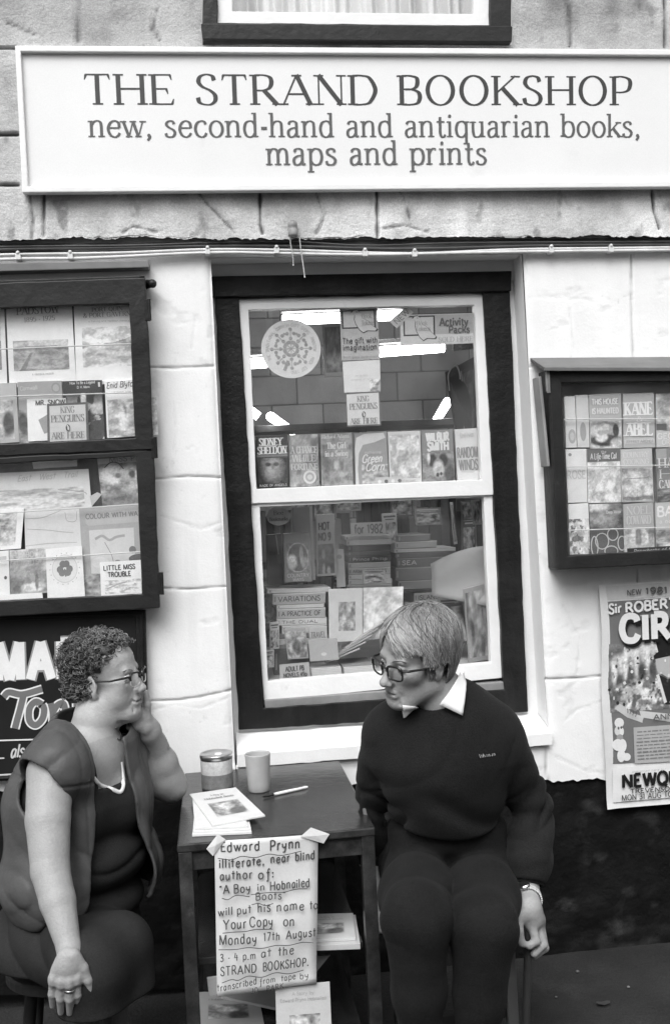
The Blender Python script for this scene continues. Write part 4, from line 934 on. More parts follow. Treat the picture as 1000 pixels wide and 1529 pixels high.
Rk([(926, 671), (973, 669), (976, 749), (928, 750)], .45, 'grey paperback with three bowls on a table', lambda F, m: (F.rect(m, .04, .04, .92, .34, .52), F.art(m, .02, .36, .98, .98, a_mix(a_noise(.3, .55, 4, 75), (.6, .5, .3, .2, .3, .5), (.62, .2, .75, .16, .16, .3), (.6, .5, .75, .16, .16, .3), (.66, .82, .72, .16, .16, .3), (.2, .2, .92, .2, .06, .4), (.2, .5, .93, .2, .06, .4), (.22, .82, .9, .2, .06, .4)), 36, 36), F.line(m, [(.1, .56), (.85, .55)], .002, .2)), lambda F, m: (F.text(m, 'COUNTRY', .08, .16, .8, .1, .68, thick=.12), F.text(m, 'COOKING', .08, .29, .8, .1, .68, thick=.12)))
Rk([(979, 670), (1030, 668), (1032, 748), (982, 750)], .2, 'dark paperback with tall narrow pale lettering in the right cabinet', lambda F, m: (F.rect(m, 0, .0, .3, .2, .35), F.art(m, 0, .75, 1, 1, a_noise(.05, .35, 4, 77))), lambda F, m: (F.text(m, 'HAVE', .05, .36, .9, .18, .66, thick=.16), F.text(m, 'HIS', .05, .56, .9, .17, .66, thick=.16), F.text(m, 'CARCASE', .05, .74, .9, .15, .66, thick=.16)))
Rk([(848, 753), (878, 751), (881, 827), (851, 828)], .7, 'white paperback with dark ink scribbles, bottom row in the right cabinet', lambda F, m: F.art(m, 0, .3, 1, 1, lambda A, B: np.where(fbm(A*5, B*7, 81) > .56+.1*(1-B), .2, .68), 30, 34))
Rk([(879, 753), (929, 751), (931, 826), (882, 827)], .08, 'dark paperback with pale coils of rope', lambda F, m: (F.art(m, 0, 0, 1, .5, a_mix(a_noise(.03, .2, 4, 84), (.6, .2, .12, .4, .18, .8), (.3, .4, .6, .4, .3, .8)), 30, 18), *[F.line(m, [(cx+rx*math.cos(a*.4), cy+ry*math.sin(a*.4)) for a in range(17)], .0035, .5) for cx, cy, rx, ry in ((.35, .75, .2, .16), (.68, .62, .16, .12), (.62, .95, .2, .1), (.95, .8, .12, .14), (.12, .85, .1, .2))]), lambda F, m: F.text(m, 'Deep Water', .5, .2, .45, .06, .6, **sans))
Rk([(930, 753), (975, 750), (977, 825), (932, 826)], .36, 'grey paperback with faint tall capitals and a pale lower panel', lambda F, m: F.art(m, 0, .5, 1, 1, a_mix(.5, (.7, .3, .3, .12, .3, .5), (.25, .48, .35, .1, .4, .5), (.72, .7, .4, .12, .3, .5), (.3, .9, .3, .1, .3, .5)), 30, 22), lambda F, m: (F.text(m, 'NOEL', .1, .22, .8, .17, .55, thick=.14), F.text(m, 'COWARD', .1, .42, .8, .17, .55, thick=.14)))
Rk([(978, 751), (1030, 748), (1032, 823), (980, 824)], .45, 'paperback with large white letters, bottom right of the right cabinet', lambda F, m: F.art(m, 0, .55, 1, 1, a_noise(.1, .6, 4, 87)), lambda F, m: (F.text(m, 'BARS', .04, .28, .92, .2, .78, **bold), F.text(m, 'a novel', .1, .42, .6, .08, .7, **sans)))
printed('shelf_card', [(936, 819), (1040, 813), (1041, 822), (937, 829)], -.1035, .002, .02, 'black strip card with pale script along the bottom of the right cabinet', 'card', None, None, lambda F, m: F.text(m, 'Paperbacks of the week', .08, .7, .8, .5, .5, hand=True, style='hand', thick=.12, slant=.3))

# ---- circus poster: a curling sheet
pq = [(893, 874), (1095, 861), (1100, 1192), (904, 1208)]
FP = PF(pq, -.020, off=.0009)
m = MB(); NX, NY = 14, 40
A, B = np.meshgrid(np.linspace(0, 1, NX), np.linspace(0, 1, NY))
def ppos(u, v): return FP.p(u, v) + V(0, .012*math.exp(-((u-.0)/.05)**2)*0 - .010*math.exp(-u/.03)*(.4+.6*math.sin(v*7)**2) + .006*math.exp(-((1-v)/.03)**2)*-1, 0) + V(.003*math.sin(v*9), 0, 0)*(math.exp(-u/.06))
vs = [ppos(a, b) for a, b in zip(A.ravel(), B.ravel())]
m.add(vs+[p+V(0, .0012, 0) for p in vs], [(j*NX+i+NX, j*NX+i+NX+1, j*NX+i+1, j*NX+i) for j in range(NY-1) for i in range(NX-1)]+[tuple(NX*NY+q for q in (j*NX+i, j*NX+i+1, j*NX+i+NX+1, j*NX+i+NX)) for j in range(NY-1) for i in range(NX-1)], .68)
po = m.build('circus_poster', M_PAPER, smooth=True); tag(po, 'tall grey circus poster with white title, pasted under the right cabinet', 'poster')
m = MB()
FP.off = .0016
FP.ppoly(m, [(898, 876), (1088, 864), (1089, 884), (899, 897)], .56)
FP.ppoly(m, [(899, 899), (1089, 886), (1094, 1130), (912, 1141)], .16)
rnd = random.Random(3)
for _ in range(46):
    x, y = rnd.uniform(904, 1085), rnd.uniform(905, 1130); FP.pell(m, x, y, 1.1, 1.1, .5, 6)
# the horses and ringmaster
def horses(A, B):
    K = .16+0*A
    for i in range(6):
        cx = .10+.165*i; cy = .42-.10*i+.015*i*i
        for g, dx, dy, rx, ry, so in ((.50, .06, -.12, .13, .15, .4), (.30, .0, .05, .07, .20, .5), (.62, -.02, -.02, .035, .20, .8), (.08, .05, .16, .05, .14, .6)):
            t = blob(A, B, cx+dx, cy+dy, rx, ry, so); K = K*(1-t)+g*t
    t = np.clip((fbm(A*9, B*8, 91)-.42)*6, 0, 1)*blob(A, B, .55, .82, .55, .28, .3); K = K*(1-t)+.6*t
    t = np.clip((fbm(A*14, B*10, 95)-.55)*7, 0, 1)*blob(A, B, .5, .8, .55, .3, .3); K = K*(1-t)+.1*t
    return K
FP.part(m, 907, 962, 1010, 1057, horses, 60, 60)
for g, pts in ((.015, [(976, 952), (1004, 945), (1018, 949), (1016, 972), (1022, 976), (975, 985), (974, 979), (981, 973)]), (.42, [(977, 984), (1014, 976), (1012, 1004), (996, 1012), (980, 1002)]), (.02, [(980, 1006), (996, 1014), (1012, 1006), (1020, 1052), (992, 1052)]), (.62, [(978, 1008), (982, 1006), (994, 1048), (990, 1050)])): FP.ppoly(m, pts, g)
FP.ppoly(m, [(917, 1058), (924, 1050), (944, 1065), (960, 1070), (957, 1079), (935, 1071)], .52)
FP.ppoly(m, [(953, 1061), (1000, 1066), (1080, 1055), (1082, 1070), (1000, 1078), (956, 1071)], .55)
for _ in range(90):
    x, y = rnd.uniform(908, 1086), rnd.uniform(966, 1054); FP.pell(m, x, y, rnd.uniform(.8, 2.6), rnd.uniform(.8, 3.2), rnd.choice([.03, .08, .3, .5, .62, .7]), 7)
# clown
for g, x, y, rx, ry in ((.7, 923, 1079, 7, 7.5), (.6, 921, 1091, 5, 7), (.7, 927, 1092, 3, 6), (.10, 922, 1087, 1.4, 2.2), (.10, 926, 1086, 1.4, 2.2), (.3, 924, 1101, 5, 5), (.72, 921, 1112, 8, 9), (.72, 928, 1113, 6, 10), (.7, 926, 1128, 6, 10), (.7, 934, 1130, 6, 6), (.72, 916, 1112, 4, 6)): FP.pell(m, x, y, rx, ry, g, 14)
FP.ppoly(m, [(944, 1086), (1082, 1076), (1084, 1132), (946, 1140)], .40)
for i in range(9):
    xx = 948+rnd.random()*3
    while xx < 1076:
        w_ = rnd.uniform(3, 11); yy = 1093+i*5.0-(xx-948)*.072; FP.pline(m, [(xx, yy), (min(1080, xx+w_), yy-w_*.072)], 1.3 if i % 3 else 2.1, .2); xx += w_+1.6
FP.ppoly(m, [(913, 1147), (1094, 1132), (1096, 1182), (913, 1198)], .72)
m.build('artwork', M_PRINT, po)
m = Lines(); FP.off = .0020
FP.ptext(m, 'NEW', (934, 889), (955, 887), 8, .14, style='sans', thick=.17); FP.ptext(m, '1981', (961, 887), (994, 885), 9, .12, style='sans', thick=.24); FP.ptext(m, 'SEASON', (1004, 884), (1060, 880), 8, .14, style='sans', thick=.17)
FP.ptext(m, 'Sir', (907, 916), (926, 914), 14, .72, **bold); FP.ptext(m, 'ROBERT', (931, 914), (1006, 906), 14, .72, style='sans', thick=.24)
FP.ptext(m, 'CIRCUS', (927, 962), (1092, 950), 37, .01, style='sans', thick=.27, gap=.12)
FP.ptext(m, 'CIRCUS', (924, 957), (1089, 945), 37, .70, style='sans', thick=.27, gap=.12)
FP.ptext(m, '1777', (933, 1064), (948, 1071), 7, .1, style='sans', thick=.16); FP.ptext(m, 'ANNIVERSARY', (972, 1074), (1070, 1068), 8, .1, **bold)
FP.ptext(m, 'NEWQUAY', (926, 1175), (1042, 1165), 19, .012, style='sans', thick=.25, gap=.09)
FP.ptext(m, 'TREVENSON ROAD', (938, 1183.5), (1040, 1176), 6.5, .05, **bold); FP.ptext(m, 'MON 31 AUG TO SAT 5', (925, 1194), (1030, 1185), 8, .07, style='sans', thick=.16, gap=.1)
FP.ptext(m, 'presented here for', (940, 1152), (990, 1148), 2.6, .35, **sans)
m.build('lettering', M_PRINT, po)
# ================================================================== IN THE WINDOW
YP = .1345                # inside face of the upper pane
def St(name, q, ink, label, paint=None, letters=None, Y=YP+.004, cat='notice', group=None): return printed(name, q, Y, .0012, ink, label, cat, group, paint, letters)
def bird(F, m, x0, y0, x1, y1):
    """the book token emblem: a bird standing over an open box"""
    def T(a, b): return (x0+(x1-x0)*a, y0+(y1-y0)*b)
    F.rect(m, x0, y0, x1, y0+(y1-y0)*.80, .06); e = .05
    F.rect(m, x0+(x1-x0)*e, y0+(y1-y0)*.06, x1-(x1-x0)*e, y0+(y1-y0)*.74, .62)
    out = [T(*p) for p in ((.30, .12), (.36, .03), (.46, .02), (.54, .10), (.56, .22), (.62, .36), (.78, .50), (.86, .66), (1.02, .84), (.98, .92), (.74, .90), (.62, .98), (.52, .86), (.42, .62), (.38, .42), (.40, .24), (.36, .18))]
    c = (sum(p[0] for p in out)/len(out), sum(p[1] for p in out)/len(out))
    F.poly(m, [(c[0]+(a-c[0])*1.10, c[1]+(b-c[1])*1.08) for a, b in out], .06); F.poly(m, out, .64)
    F.ell(m, *T(.45, .09), .012, .012, .05, 8)
St('gift_token_card', [(507, 461), (563, 459), (567, 536), (510, 538)], .50, 'grey book tokens card with white bird emblem, above the white postcard', lambda F, m: bird(F, m, .04, .03, .94, .48),
   lambda F, m: (F.text(m, 'Book', .58, .20, .26, .09, .35, **ser), F.text(m, 'Tokens', .56, .33, .34, .09, .35, **ser), F.text(m, 'The gift with', .04, .68, .92, .11, .1, style='sans', thick=.14), F.text(m, 'imagination', .04, .81, .9, .11, .1, style='sans', thick=.14), F.text(m, 'from good bookshops', .04, .96, .9, .04, .2, style='sans', thick=.12)))
St('postcard', [(511, 540), (567, 537), (568, 584), (514, 586)], .74, 'plain white postcard on the glass between two notices', lambda F, m: F.art(m, .7, .6, 1, 1, lambda A, B: np.where(A+B > .8+.4*vn(A*5, B*5, 3), .3+.2*vn(A*8, B*8, 5), .74), 14, 12), lambda F, m: (F.text(m, 'mr & mrs', .32, .5, .34, .07, .5, hand=True, style='hand', thick=.1), F.text(m, 'strand street', .2, .62, .6, .06, .5, hand=True, style='hand', thick=.1)))
St('card', [(516, 588), (567, 585), (569, 635), (518, 637)], .16, 'king penguins card on the window glass below the postcard', lambda F, m: F.rect(m, .02, .02, .96, .96, .66), kingp(0, 0, 0, 0), group='king penguins cards')
St('activity_card', [(597, 470), (709, 467), (710, 512), (598, 516)], .66, 'wide pale activity packs card with a bird emblem, top right of the window', lambda F, m: (F.poly(m, [(.46, .03), (.97, .03), (.99, .1), (.99, .66), (.46, .66)], .46), bird(F, m, .04, .04, .46, .86)),
   lambda F, m: (F.text(m, 'Book', .22, .36, .14, .15, .4, **ser), F.text(m, 'Tokens', .2, .54, .2, .15, .4, **ser), F.text(m, 'Activity', .52, .40, .38, .26, .12, style='sans', thick=.2), F.text(m, 'Packs', .64, .64, .28, .22, .12, style='sans', thick=.2), F.text(m, 'SOLD HERE', .5, .93, .46, .16, .35, thick=.12)))
St('tag', [(581, 479), (607, 457), (617, 466), (592, 490)], .62, 'small tilted tag lettered new at the corner of the activity card', None, lambda F, m: F.text(m, 'NEW', .12, .78, .76, .56, .2, style='sans', thick=.14), Y=YP+.002)
# round sticker
c = at(434.5, 520.5, YP+.003); r = .5*(at(479, 520, YP)[0]-at(390, 520, YP)[0])
ex, ez = V(1, 0, 0), V(0, 0, 1)
m = MB(); n = 56; m.prism([c+ex*r*math.cos(2*math.pi*k/n)+ez*r*.985*math.sin(2*math.pi*k/n) for k in range(n)], V(0, .0012, 0), .72)
o = m.build('round_sticker', M_PRINT); tag(o, 'large round white sticker with a snowflake of small leaves', 'sticker')
F = Face(c-ex*r+ez*r, c+ex*r+ez*r, c+ex*r-ez*r, c-ex*r-ez*r); m = MB()
for k in range(8):
    a = k*math.pi/4
    for rr, sz in ((.17, .05), (.40, .05)):
        for s_ in (-1, 0, 1):
            aa = a+s_*(.22 if rr > .3 else .3); q = rr+(.10 if s_ == 0 else 0)
            F.ell(m, .5+.5*q*math.cos(aa)*1.3, .5+.5*q*math.sin(aa)*1.3, sz*.62, sz*.62, .36, 8)
    F.line(m, [(.5, .5), (.5+.33*math.cos(a), .5+.33*math.sin(a))], .0025, .42)
    aa = a+math.pi/8; F.ell(m, .5+.27*math.cos(aa), .5+.27*math.sin(aa), .022, .022, .4, 8)
F.line(m, [(.37, .86), (.44, .70)], .010, .34)
m.build('artwork', M_PRINT, o)
m = MB(); ring_txt = 'THE TRADITIONAL CORNISH GIFT SHOPS  PADSTOW & ROCK  EST 1950'
for i, ch in enumerate(ring_txt):
    if ch == ' ' or ch == '&': continue
    a = R(-205 + 300*i/len(ring_txt)); tx = V(-math.sin(a), 0, 0)
    er = ex*math.cos(a)-ez*math.sin(a); et = -ex*math.sin(a)-ez*math.cos(a)
    p = c+er*r*.74; h = r*.055; w = r*.045
    G = Face(p-et*w+er*h*2, p+et*w+er*h*2, p+et*w, p-et*w); G.off = .0006; G.text(m, ch, .1, .98, .8, .95, .5, style='sans', thick=.16)
m.build('lettering', M_PRINT, o)
# dark hanging poster at the right of the pane, framed picture behind the gift card
printed('hanging_poster', [(664, 556), (712, 530), (708, 650), (680, 650)], [.34, .22, .22, .34], .004, .05, 'dark hanging poster with a white arch outline, upper right in the window', 'poster', None, lambda F, m: (F.line(m, [(.05, .3), (.1, .05), (.35, -.02), (.45, .2), (.2, .35)], .006, .5, True), F.art(m, .5, .15, .98, .95, a_noise(.03, .16, 3, 17)), F.line(m, [(.5, .1), (.56, .6), (.45, 1)], .006, .3)))
printed('framed_picture', [(481, 484), (514, 482), (516, 561), (484, 563)], .30, .008, .4, 'grey framed picture hanging behind the book tokens card', 'picture', None, lambda F, m: F.art(m, .1, .06, .95, .92, a_mix(a_noise(.12, .25, 4, 19), (.45, .5, .75, .5, .16, .8)), 16, 24))
printed('shelf_poster', [(676, 480), (716, 470), (716, 520), (676, 524)], .9, .006, .06, 'dark picture hanging deep in the shop at the top right of the window', 'poster', None, lambda F, m: F.art(m, 0, 0, 1, 1, a_noise(.02, .4, 4, 23)))

# ---- shelf board and its seven paperbacks
m = MB(); m.prism([at(378, 731, .15), at(724, 718, .15), at(724, 723, .15), at(378, 736, .15)][::-1], V(0, .07, 0)); o = m.build('shelf', M_WHITEPAINT, bevel=.002); tag(o, 'narrow white shelf behind the middle bar of the window', 'shelf')
GW = 'paperbacks standing along the window bar'
def Wb(q, ink, label, paint=None, letters=None): return printed('paperback', q, .158, .02, ink, label, 'book', GW, paint, letters)
Wb([(382, 651), (429, 649), (431, 729), (385, 731)], .035, 'black paperback by Sidney Sheldon with a face on it', lambda F, m: (F.rect(m, 0, .36, 1, .40, .2), F.art(m, .02, .42, .98, .9, a_mix(.05, (.22, .5, .4, .38, .55, .4), (.36, .45, .35, .14, .28, .6), (.30, .6, .3, .12, .25, .8), (.06, .35, .25, .1, .08, .6), (.06, .62, .25, .1, .08, .6)), 30, 26)),
   lambda F, m: (F.text(m, 'SIDNEY', .1, .19, .72, .14, .74, thick=.2, thin=.08), F.text(m, 'SHELDON', .04, .345, .92, .14, .74, thick=.2, thin=.08), F.text(m, 'RAGE OF ANGELS', .06, .95, .88, .04, .5, style='sans', thick=.16)))
Wb([(431, 649), (474, 648), (477, 726), (433, 727)], .30, 'grey paperback with decorated capitals and a round medallion', lambda F, m: (F.art(m, 0, 0, 1, 1, a_noise(.24, .40, 6, 33), 20, 30), F.ell(m, .68, .82, .22, .13, .66), F.ell(m, .68, .82, .15, .09, .4), F.ell(m, .68, .82, .09, .05, .62)), lambda F, m: (F.text(m, 'A CHANCE', .06, .36, .9, .13, .66, thick=.12), F.text(m, 'WHILE', .1, .52, .8, .13, .66, thick=.12), F.text(m, 'FORTUNE', .06, .68, .9, .12, .66, thick=.12)))
Wb([(478, 648), (525, 646), (527, 724), (480, 726)], .25, 'grey paperback titled the girl in a swing', lambda F, m: (F.art(m, .0, .0, 1, 1, a_mix(a_noise(.2, .30, 3, 35), (.42, .5, .62, .09, .10, .7), (.42, .5, .78, .28, .06, .7)), 24, 30), F.outline(m, .03, .02, .97, .98, .001, .4)), lambda F, m: (F.text(m, 'Richard Adams', .05, .09, .86, .07, .6, **ser), F.text(m, 'The Girl', .2, .29, .6, .12, .66, thick=.16, thin=.06), F.text(m, 'in a Swing', .14, .44, .72, .11, .66, thick=.16, thin=.06)))
Wb([(529, 646), (577, 644), (580, 722), (531, 724)], .32, 'grey paperback with a pale swirl and script title', lambda F, m: (F.poly(m, [(0, .3), (.05, .1), (.3, .03), (.9, .02), (.95, .12), (.6, .2), (.25, .24), (.12, .4), (.08, .7), (.1, 1), (0, 1)], .62), F.art(m, .2, .62, 1, 1, a_noise(.25, .6, 5, 37), 20, 14)), lambda F, m: (F.text(m, 'Green', .2, .58, .62, .15, .74, style='sans', thick=.14, slant=.3), F.text(m, 'Corn', .3, .74, .58, .15, .74, style='sans', thick=.14, slant=.3), F.text(m, 'catherine', .3, .42, .5, .06, .6, **sans)))
Wb([(579, 645), (627, 643), (630, 721), (582, 723)], .62, 'pale paperback with a faint figure, beside the swirl one', lambda F, m: F.art(m, .05, .08, .95, .9, a_mix(a_noise(.5, .68, 5, 39), (.5, .6, .45, .25, .3, .5), (.7, .35, .3, .15, .15, .6)), 26, 34), lambda F, m: (F.text(m, 'summer song', .1, .1, .6, .06, .4, **sans), F.text(m, 'a novel of the coast', .1, .97, .7, .05, .4, **sans)))
Wb([(629, 643), (676, 641), (679, 719), (631, 721)], .26, 'grey paperback by Wilbur Smith with animal heads', lambda F, m: F.art(m, 0, .42, 1, 1, a_mix(.26, (.05, .32, .28, .14, .22, .4), (.05, .66, .28, .14, .22, .4), (.5, .5, .55, .16, .3, .5), (.1, .85, .75, .16, .3, .4), (.06, .47, .75, .05, .07, .5), (.06, .58, .72, .04, .06, .5), (.6, .2, .2, .05, .2, .5)), 30, 26), lambda F, m: (F.text(m, 'WILBUR', .14, .21, .72, .16, .74, style='sans', thick=.24), F.text(m, 'SMITH', .18, .39, .66, .16, .74, style='sans', thick=.24)))
Wb([(679, 641), (713, 639), (716, 716), (683, 718)], .70, 'white paperback with rounded grey capitals at the right end', lambda F, m: F.poly(m, [(.02, .42), (.3, .36), (.9, .34), (.98, .5), (.95, .8), (.7, .86), (.2, .84), (.04, .7)], .6), lambda F, m: (F.text(m, 'RANDOM', .04, .56, .92, .2, .28, style='sans', thick=.12), F.text(m, 'WINDS', .1, .80, .84, .2, .28, style='sans', thick=.12), F.text(m, 'belva', .2, .16, .6, .1, .55, **sans)))
printed('animal_card', [(560, 713), (600, 711), (601, 724), (561, 726)], .150, .0015, .5, 'small card with tiny animal figures in front of the window bar books', 'card', None, lambda F, m: [F.ell(m, .15+.25*k, .5, .07, .22, .1 if k % 2 else .7, 10) for k in range(4)])

# ---- lower display
def pile(x0, x1, yb, Y, spines, depth, label_of, group, skew=.012, seed=1):
    """a pile of books lying flat: spines = [(height in px, ink, title or None, dx0, dx1, label)] from the top down, yb = list of pixel y of the first top"""
    rnd = random.Random(seed); y = yb
    for h, ink, title, dx0, dx1, lb in spines:
        sl = -.035*(x1-x0)
        q = [(x0+dx0, y), (x1+dx1, y+sl), (x1+dx1, y+sl+h-.5), (x0+dx0, y+h-.5)]
        F = PF(q, Y)
        m = MB(); w = V(rnd.uniform(-.01, .01), depth*rnd.uniform(.9, 1.05), 0)
        m.prism([F.c[3], F.c[2], F.c[1], F.c[0]], w, ink); o = m.build('book', M_PRINT, bevel=.0012); tag(o, lb, 'book', group)
        m = MB(); tk = .0022
        e = F.c[1]-F.c[0]; 
        F.rect(m, .0, .0, 1, .10, min(.8, ink*1.5+.05)); F.rect(m, .03, .25, .06, .75, min(.8, ink*1.6+.08) if ink < .4 else ink*.5)
        m.build('artwork', M_PRINT, o)
        if title:
            m = MB(); F.text(m, title, .10, .74, min(.8, .09*len(title)), .46, .72 if ink < .4 else .1, style='sans', thick=.17); m.build('lettering', M_PRINT, o)
        y += h
pile(407, 488, 880, .30, [(7, .55, None, -8, 6, 'pale flat book on top of the left pile'), (17, .40, 'VARIATIONS', 0, -2, 'thick mottled book second from the top of the left pile'), (6, .6, None, 6, -4, 'thin pale book under the mottled one in the left pile'), (15, .45, 'A PRACTICE OF', 6, -2, 'grey book lettered a practice of in the left pile'), (10, .66, 'THE DUAL', 6, 0, 'white book lettered the dual in the left pile'), (12, .56, None, 14, 0, 'pale book with plain spine low in the left pile'), (8, .18, None, 0, 0, 'dark book at the bottom of the left pile'), (9, .5, None, 6, 0, 'grey book beneath the dark one of the left pile'), (50, .12, None, 2, 0, 'tall dark box under the left pile of books')], .17, None, 'books in the left pile of the window', seed=4)
pile(517, 581, 801, .46, [(6, .62, None, -2, 2, 'white book on top of the 1982 pile'), (8, .66, None, 0, 3, 'thick white book near the top of the 1982 pile'), (9, .10, None, 2, 2, 'dark book above the striped one in the 1982 pile'), (7, .14, None, 2, 2, 'dark striped book in the 1982 pile'), (10, .10, 'Prince Philip', 3, 3, 'dark book lettered Prince Philip in the middle pile'), (8, .55, None, 3, 2, 'pale book under the Prince Philip one'), (10, .5, 'ARMY RECORDS', 3, 2, 'grey book with dark lettering low in the 1982 pile'), (7, .6, None, 3, 2, 'pale thin book in the lower 1982 pile'), (8, .58, None, 3, 4, 'pale book nearly at the bottom of the 1982 pile'), (12, .4, None, 0, 4, 'grey book at the bottom of the 1982 pile'), (60, .2, None, -2, 4, 'dark box under the 1982 pile')], .18, None, 'books in the middle pile of the window', seed=6)
pile(590, 672, 800, .62, [(10, .3, None, 4, -30, 'grey book on top of the right pile'), (10, .5, None, 0, -20, 'pale book near the top of the right pile'), (6, .62, None, -2, 8, 'thin white book in the right pile'), (8, .12, None, 0, 8, 'dark thin book in the right pile'), (14, .18, 'SEA', 2, 0, 'dark book with a pale label in the right pile'), (20, .28, None, 0, -6, 'thick grey book in the right pile'), (13, .42, None, 4, -4, 'grey book low in the right pile'), (5, .1, None, 4, 0, 'thin black book in the right pile'), (14, .55, 'ISLANDS', 28, 4, 'pale book lettered islands in the right pile'), (9, .34, None, 14, 6, 'grey book under the islands book'), (8, .6, None, 24, 6, 'white book at the foot of the right pile'), (60, .08, None, 20, 0, 'dark crate under the right pile')], .2, None, 'books in the right pile of the window', seed=8)
printed('price_card', [(523, 781), (575, 779), (576, 798), (524, 800)], .45, .003, .62, 'white card lettered 1982 standing on the middle book pile', 'card', None, None, lambda F, m: F.text(m, 'for 1982', .1, .85, .82, .68, .25, style='sans', thick=.15))
GD = 'books standing in the lower window'
def Db(q, Y, ink, label, paint=None, letters=None, thick=.018, name='book', cat='book'): return printed(name, q, Y, thick, ink, label, cat, GD if cat == 'book' else None, paint, letters)
Db([(437, 758), (466, 756), (471, 866), (440, 868)], .36, .28, 'tall plain grey book with a pale fore edge, behind the arched picture book', lambda F, m: F.rect(m, .86, 0, 1, 1, .52))
Db([(423, 797), (463, 795), (466, 868), (425, 870)], .28, .20, 'dark book with an arched picture of figures', lambda F, m: F.art(m, .08, .2, .94, .8, a_mix(.2, (.5, .5, .5, .46, .52, .1), (.12, .5, .5, .42, .48, .1), (.6, .25, .65, .2, .25, .5), (.45, .65, .4, .08, .3, .5), (.3, .78, .7, .14, .2, .5)), 34, 34), lambda F, m: (F.text(m, 'COUNTRY', .1, .9, .8, .07, .55, **sans), F.text(m, 'WAYS', .3, .98, .4, .06, .55, **sans)), thick=.05)
Db([(398, 799), (420, 797), (424, 872), (400, 874)], .34, .06, 'black book spine left of the arched picture book', lambda F, m: F.line(m, [(.62, .02), (.75, .4)], .004, .35), thick=.05)
Db([(472, 769), (499, 767), (502, 859), (473, 861)], .40, .50, 'pale paperback with short dark words above a dark picture', lambda F, m: F.art(m, .06, .48, .92, .96, a_mix(a_noise(.05, .2, 4, 57), (.45, .35, .85, .08, .2, .5), (.5, .65, .9, .1, .15, .5), (.4, .35, .35, .1, .15, .8)), 20, 24), lambda F, m: (F.text(m, 'HOT', .12, .25, .6, .12, .08, style='sans', thick=.2), F.text(m, 'NO 9', .1, .42, .66, .12, .08, style='sans', thick=.2)))
Db([(500, 820), (513, 820), (516, 876), (503, 877)], .42, .6, 'narrow white bookmark card beside the middle pile', lambda F, m: F.ell(m, .45, .2, .3, .06, .35), thick=.002, name='bookmark', cat='card')
c = at(416, 771, .22); r = .5*(at(434, 771, .22)[0]-at(398, 771, .22)[0])
m = MB(); m.prism([c+ex*r*math.cos(2*math.pi*k/32)+ez*r*.75*math.sin(2*math.pi*k/32) for k in range(32)], V(0, .002, 0), .5); o = m.build('oval_card', M_PRINT); tag(o, 'oval grey card hanging in the lower left of the window', 'card')
G = Face(c-ex*r+ez*r*.75, c+ex*r+ez*r*.75, c+ex*r-ez*r*.75, c-ex*r-ez*r*.75); m = Lines(); G.text(m, 'Bee', .3, .42, .4, .24, .1, **ser); G.text(m, 'Bookmarks', .12, .74, .76, .2, .1, **ser); m.build('lettering', M_PRINT, o)
m = MB(); m.tube([c+ez*r*.75, c+ez*r*2.2+V(0, .02, 0)], .0008, 5); m.build('string', M_CORD, o)
# open book, art cards, boxes
F0 = [(491, 880), (541, 878), (541, 957), (492, 959)]
printed('open_book', F0, [.22, .26, .26, .22], .006, .66, 'white open book page with a small framed picture, centre of the lower window', 'book', GD, lambda F, m: F.art(m, .27, .25, .78, .80, a_noise(.2, .6, 5, 63), 20, 26))
printed('open_book', [(542, 878), (602, 876), (600, 950), (542, 957)], [.26, .22, .22, .26], .006, .60, 'pale page with a dark twig drawing beside the open book', 'book', GD, lambda F, m: (F.art(m, .0, .0, 1, 1, a_mix(a_noise(.5, .68, 3, 65), (.25, .6, .75, .2, .14, .6)), 20, 26), F.line(m, [(.45, .7), (.6, .62), (.8, .5), (.9, .44)], .005, .2, True)))
Db([(424, 941), (456, 938), (461, 983), (430, 985)], .22, .36, 'small leaning grey book with floral cover, bottom left of the window', lambda F, m: F.art(m, .05, .05, .95, .95, a_mix(a_noise(.2, .5, 6, 67), (.15, .5, .6, .2, .25, .6)), 24, 28))
Db([(461, 938), (488, 936), (489, 958), (462, 960)], .26, .5, 'small pale paperback behind the grey sleeve', None, lambda F, m: F.text(m, 'TRAVEL', .1, .7, .8, .4, .2, **sans))
Db([(460, 956), (503, 953), (506, 985), (463, 988)], .20, .42, 'plain grey folder standing on the paper stack in the window', lambda F, m: F.ell(m, .5, .7, .1, .08, .6), name='folder', cat='folder', thick=.01)
printed('price_card', [(417, 993), (461, 989), (463, 1011), (418, 1015)], .172, .004, .42, 'grey card with two dark lines of capitals at the front of the display', 'card', None, None, lambda F, m: (F.text(m, 'ADULT PB', .2, .5, .62, .32, .08, style='sans', thick=.2), F.text(m, 'NOVELS 49p', .12, .88, .78, .26, .08, style='sans', thick=.2)))
def stack(q, Y, depth, ink, label, top=.5, n=6):
    F = PF(q, Y); m = MB(); m.prism([F.c[3], F.c[2], F.c[1], F.c[0]], V(.0, depth, 0), ink)
    o = m.build('paper_stack', M_PAPER, bevel=.001); tag(o, label, 'paper', 'paper stacks in the window')
    m = MB()
    for i in range(n): F.rect(m, 0, (i+.3)/n, 1, (i+.45)/n, ink*.7)
    m.build('sheet_edges', M_PRINT, o)
    a, b = F.c[0], F.c[1]; m = MB(); m.quad(a+V(0, .01, .0008), b+V(0, .01, .0008), b+V(0, depth-.01, .0008), a+V(0, depth-.01, .0008), top); m.build('top_sheet', M_PAPER, o)
stack([(464, 999), (509, 996), (511, 1011), (466, 1014)], .185, .14, .6, 'white paper stack behind the grey capitals card', .33)
stack([(513, 997), (560, 994), (562, 1008), (515, 1011)], .185, .20, .64, 'white paper stack left of the seated man in the window', .28)
